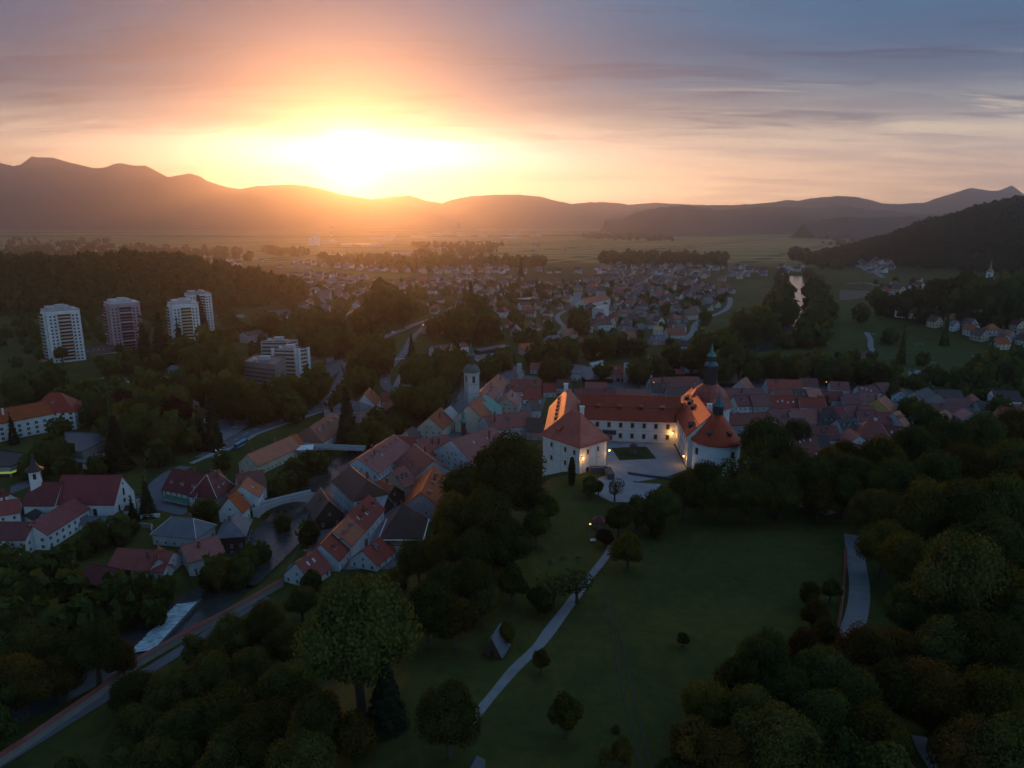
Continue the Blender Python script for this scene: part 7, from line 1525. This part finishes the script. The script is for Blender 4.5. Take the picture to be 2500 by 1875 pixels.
# ------------------------------------------------------------------ lamps, pavilion, hut, benches and other small things
def wall_lamp(label, px, py, x, y, z, nx, ny, power=60):
    r = thing('wall_lamp', label, 'wall lamp', (x, y, z), math.atan2(ny, nx)); b = MB(); b.tube((-.1, 0, .5), (.7, 0, .5), .05, .05, 5); b.build('bracket', M_BLACK, r)
    b = MB(); b.lathe([(.02, .42), (.30, .30), (.24, -.25), (.02, -.34)], 8, 0, (.7, 0)); b.build('glass', M_LAMP, r); l = bpy.data.lights.new('lamp_light', 'POINT'); l.energy = power; l.color = (1, .48, .14); l.shadow_soft_size = .25
    o = ob('lamp_light', l, r, (1.2, 0, 0))
wall_lamp('glowing lamp on the castle corner block beside the cypress', 0, 0, 26.6, 257.7, 43.2, .62, -.78, 420); wall_lamp('glowing lamp on the courtyard corner of the castle block', 0, 0, 37.6, 266.6, 43.4, .80, -.3, 420)
wall_lamp('glowing lamp where the back wing meets the sunlit wing', 0, 0, 69.6, 294.8, 42.0, -.5, -.85, 420); wall_lamp('glowing lamp low on the sunlit wing beside the round tower', 0, 0, 68.4, 266.5, 41.0, -1, -.15, 300)
def street_lamp(label, k, x, y, h=7, lit=False, arm=1.4):
    X, Y = G(*zp(k, x, y)); r = thing('street_lamp', label, 'street lamp', (X, Y, hz(X, Y)), rng.uniform(0, 6.28), 'street lamps'); b = MB(); b.tube((0, 0, 0), (0, 0, h), .10, .06, 6); b.tube((0, 0, h-.1), (arm, 0, h+.15), .05, .04, 5); b.build('pole', M_METAL, r)
    b = MB(); b.box(arm-.35, arm+.45, -.16, .16, h+.02, h+.2); b.build('lamp_head', M_METAL, r); b = MB(); b.lathe([(.02, h+.02), (.32 if lit else .14, h-.1), (.02, h-.34 if lit else h-.2)], 8, 0, (arm+.05, 0)); b.build('bulb', M_LAMP if lit else M_FRAME, r)
for l, k, x, y, h, lit in (('tall unlit lamp on the grass bank above the market hall road', 'j', 910, 1190, 9, False), ('unlit lamp post farther along the same grass bank', 'j', 1268, 1065, 9, False), ('lamp post standing in the trees by the parking square', 'j', 450, 1115, 9, False), ('lamp post on the near kerb behind the teal bus', 'j', 325, 1625, 8, False), ('lamp post on the kerb beside the market hall', 'j', 988, 1265, 8, False),
        ('second lamp post on the kerb beside the market hall', 'j', 1128, 1205, 8, False), ('lamp post on the park lawn across from the monastery church', 'a', 1965, 1480, 7, False), ('lit orange lamp beside the dark pavilion on the castle hill', 'p', 880, 2110, 5, True), ('lit lamp hanging over the little trees below the long dormered house', 'f', 1425, 720, 5, True), ('second lit lamp just under the one over the little trees', 'f', 1360, 800, 5, True),
        ('lit red-orange lamp before the castle sunlit roof', 'f', 1740, 650, 6, True), ('lit lamp beside the detached house of the old town', 'h', 1440, 400, 6, True), ('lit lamp on the orange-red roofed house front', 'h', 1170, 500, 6, True), ('lit lamp between the long ridges behind the castle', 'g', 1095, 590, 10, True), ('tiny lit lamp in the hill trees below the town', 'h', 515, 1260, 7, True)): street_lamp(l, k, x, y, h, lit)
def pavilion():
    x, y = G(1462, 1290); r = thing('garden_pavilion', 'small dark violet roofed pavilion beside the lit orange lamp', 'pavilion', (x, y, hz(x, y)))
    for a in range(6): b = MB(); b.tube((1.7*math.cos(a*1.047), 1.7*math.sin(a*1.047), -.3), (1.7*math.cos(a*1.047), 1.7*math.sin(a*1.047), 2.4), .1, .1, 5); b.build('post', M_PINE, r)
    b = MB(); b.lathe([(2.5, 2.3), (2.5, 2.45), (.1, 4.2)], 6); b.build('roof', ROOF['maroon'], r); b = MB(); b.lathe([(1.9, -.4), (1.9, .12)], 6); b.build('floor_slab', M_STONE, r)
pavilion()
def hut():
    x, y = G(1212, 1592); r = thing('plank_hut', 'little steep roofed plank hut by the path', 'hut', (x, y, hz(x, y)-.2), R(70)); b = MB(); gable_body(b, 5.2, 3.8, 1.5, 5.0); b.build('wall', M_PINE, r); b = MB(); roof_shell(b, 5.2, 3.8, 1.5, 5.0, .6, t=.16); b.build('roof', ROOF['slate'], r)
    put_window(r, -2.62, 0, .2, -1, 0, 1.1, 1.9, 'dark', 'door')
    x, y = G(1165, 1905); r = thing('shrine_roof', 'grey pointed shrine roof at the bottom edge of the photo', 'shrine', (x, y, hz(x, y))); b = MB(); b.box(-1, 1, -1, 1, -.5, 2.2); b.build('wall', WALL['pale'], r); b = MB(); b.lathe([(2.0, 2.1), (2.0, 2.3), (.05, 4.4)], 4, 0, (0, 0), R(45)); b.build('roof', ROOF['slate'], r)
hut()
def bench(label, px, py, a):
    x, y = G(px, py); r = thing('park_bench', label, 'bench', (x, y, hz(x, y)), R(a), 'benches round the fruit trees')
    for i in range(3): b = MB(); b.box(-.9, .9, -.25+.17*i, -.11+.17*i, .42, .47); b.build('seat_slat', M_PINE, r)
    b = MB(); b.box(-.9, .9, .28, .33, .55, .9); b.build('backrest', M_PINE, r)
    for sx in (-.7, .7): b = MB(); b.box(sx-.06, sx+.06, -.25, .28, 0, .42); b.build('leg', M_STONE, r)
for i, (px, py, a) in enumerate(((1345, 1378, 60), (1376, 1369, 10), (1412, 1371, -20))): bench(('bench turned sideways above the fruit trees', 'middle bench of three above the fruit trees', 'bench beside the path bend above the fruit trees')[i], px, py, a)
def info_board(label, px, py, a, w=1.6):
    x, y = G(px, py); r = thing('info_board', label, 'info board', (x, y, hz(x, y)), R(a))
    for sx in (-w*.4, w*.4): b = MB(); b.box(sx-.05, sx+.05, -.05, .05, -.2, .8); b.build('leg', M_METAL, r)
    b = MB(); b.face([(-w/2, -.45, .75), (w/2, -.45, .75), (w/2, .35, 1.15), (-w/2, .35, 1.15)]); b.box(-w/2, w/2, -.45, -.42, .68, .75); b.build('panel', M_LINE, r)
info_board('white tilted board on the grass below the dark pavilion', 1447, 1328, 5); info_board('pale tilted board on the grass above the plank hut', 1152, 1511, 30, 1.8)
def handrail():
    P = GP('s', (1262, 1590), (1290, 1556), (1320, 1518), (1350, 1478)); r = thing('handrail', 'thin pale handrail running along the gravel path', 'railing', (*P[0], hz(*P[0]))); o = Vector((*P[0], hz(*P[0])))
    Q = resample(P, 2.4)
    for a, c in zip(Q[:-1], Q[1:]): b = MB(); b.tube(Vector((a.x, a.y, hz(a.x, a.y)+1.0))-o, Vector((c.x, c.y, hz(c.x, c.y)+1.0))-o, .05, .05, 5); b.build('rail', M_PINE, r)
    for a in Q: b = MB(); b.tube(Vector((a.x, a.y, hz(a.x, a.y)-.2))-o, Vector((a.x, a.y, hz(a.x, a.y)+1.0))-o, .06, .06, 5); b.build('post', M_PINE, r)
handrail()
def goal(label, k, x, y, a):
    X, Y = G(*zp(k, x, y)); r = thing('football_goal', label, 'goal', (X, Y, hz(X, Y)), R(a))
    for s in (-3.66, 3.66): b = MB(); b.tube((s, 0, 0), (s, 0, 2.44), .09, .09, 6); b.build('post', M_LINE, r)
    b = MB(); b.tube((-3.66, 0, 2.44), (3.66, 0, 2.44), .09, .09, 6); b.build('crossbar', M_LINE, r)
goal('white goal frame at the far end of the football pitch', 'n', 955, 1012, 0); goal('white goal frame at the near end of the football pitch', 'n', 1100, 1240, 0)
def pool():
    P = GP('n', (1570, 1110), (1800, 1130), (1770, 1200), (1680, 1220)); cx = sum(p[0] for p in P)/4; cy = sum(p[1] for p in P)/4; r = thing('swimming_pool', 'turquoise outdoor swimming pool beside the football pitch', 'swimming pool', (cx, cy, hz(cx, cy)))
    q = [(p[0]-cx, p[1]-cy) for p in P]
    b = MB(); b.face([(x*1.12, y*1.12, .22) for x, y in q]); b.build('deck', M_PAVE, r); m = water_mat('pool_water', (.10, .42, .46), .15, .08); b = MB(); b.face([(x*.92, y*.92, .3) for x, y in q]); b.build('water', m, r)
    for t in (.33, .66): b = MB(); A = [q[0][i]+(q[3][i]-q[0][i])*t for i in (0, 1)]; B = [q[1][i]+(q[2][i]-q[1][i])*t for i in (0, 1)]; b.face([(A[0]*.9, A[1]*.9-.8, .34), (B[0]*.9, B[1]*.9-.8, .34), (B[0]*.9, B[1]*.9+.8, .34), (A[0]*.9, A[1]*.9+.8, .34)]); b.build('lane_divider', WALL['white'], r)
pool()
def parasol():
    x, y = U(*zp('e', 140, 722), 7); r = thing('terrace_canopy', 'large white square canopy over the riverside terrace', 'canopy', (x, y, 2.5), R(12)); b = MB(); b.lathe([(6.4, 4.0), (6.4, 4.15), (.1, 5.0)], 4, 0, (0, 0), R(45)); b.build('cloth', WALL['white'], r)
    for sx in (-1, 1):
        for sy in (-1, 1): b = MB(); b.tube((sx*4, sy*4, -.5), (sx*4, sy*4, 4.1), .09, .09, 5); b.build('pole', M_METAL, r)
    for i in range(4): b = MB(); b.box(-2.6+1.7*i, -1.6+1.7*i, -1.5, 1.5, .3, 1.0); b.build('table', M_PINE, r)
parasol()

# ------------------------------------------------------------------ plain descriptions for the lesser houses, trees and works
def describe():
    used = {}; GEN.sort(key=lambda g: g[3], reverse=True)
    seen = set()
    def cand(px, py):
        L = sorted(LAND, key=lambda l: abs(l[1]-px)+2.2*abs(l[2]-py)); a = L[0]; da = abs(a[1]-px)+2.2*abs(a[2]-py)
        out = []
        for l in L[:7]:
            dx, dy = px-l[1], py-l[2]
            out.append(('beyond ' if dy < -abs(dx)*.35 else 'in front of ' if dy > abs(dx)*.35 else 'beside ')+l[0])
        for i in range(5):
            for j in range(i+1, 6):
                if (L[i][1]-px)*(L[j][1]-px) < 0: out.append(f'between {L[i][0]} and {L[j][0]}')
        for i in range(4):
            for j in range(4):
                if i != j: out.append(out[i]+', near '+L[j][0])
        return out
    for r, kind, px, py, grp in GEN:
        r['group'] = grp or 'trees'; C = [f'{kind} {c}' for c in cand(px, py)]; C = [c for c in C if len(c.split()) <= 16]
        lab = next((c for c in C if c not in seen), None)
        if lab is None:
            for w in ('smaller', 'paler', 'second', 'another', 'third', 'outer', 'last'):
                lab = next((f'{w} {c}' for c in C if len(c.split()) <= 15 and f'{w} {c}' not in seen), None)
                if lab: break
        lab = lab or C[0]; seen.add(lab); r['label'] = lab
describe()
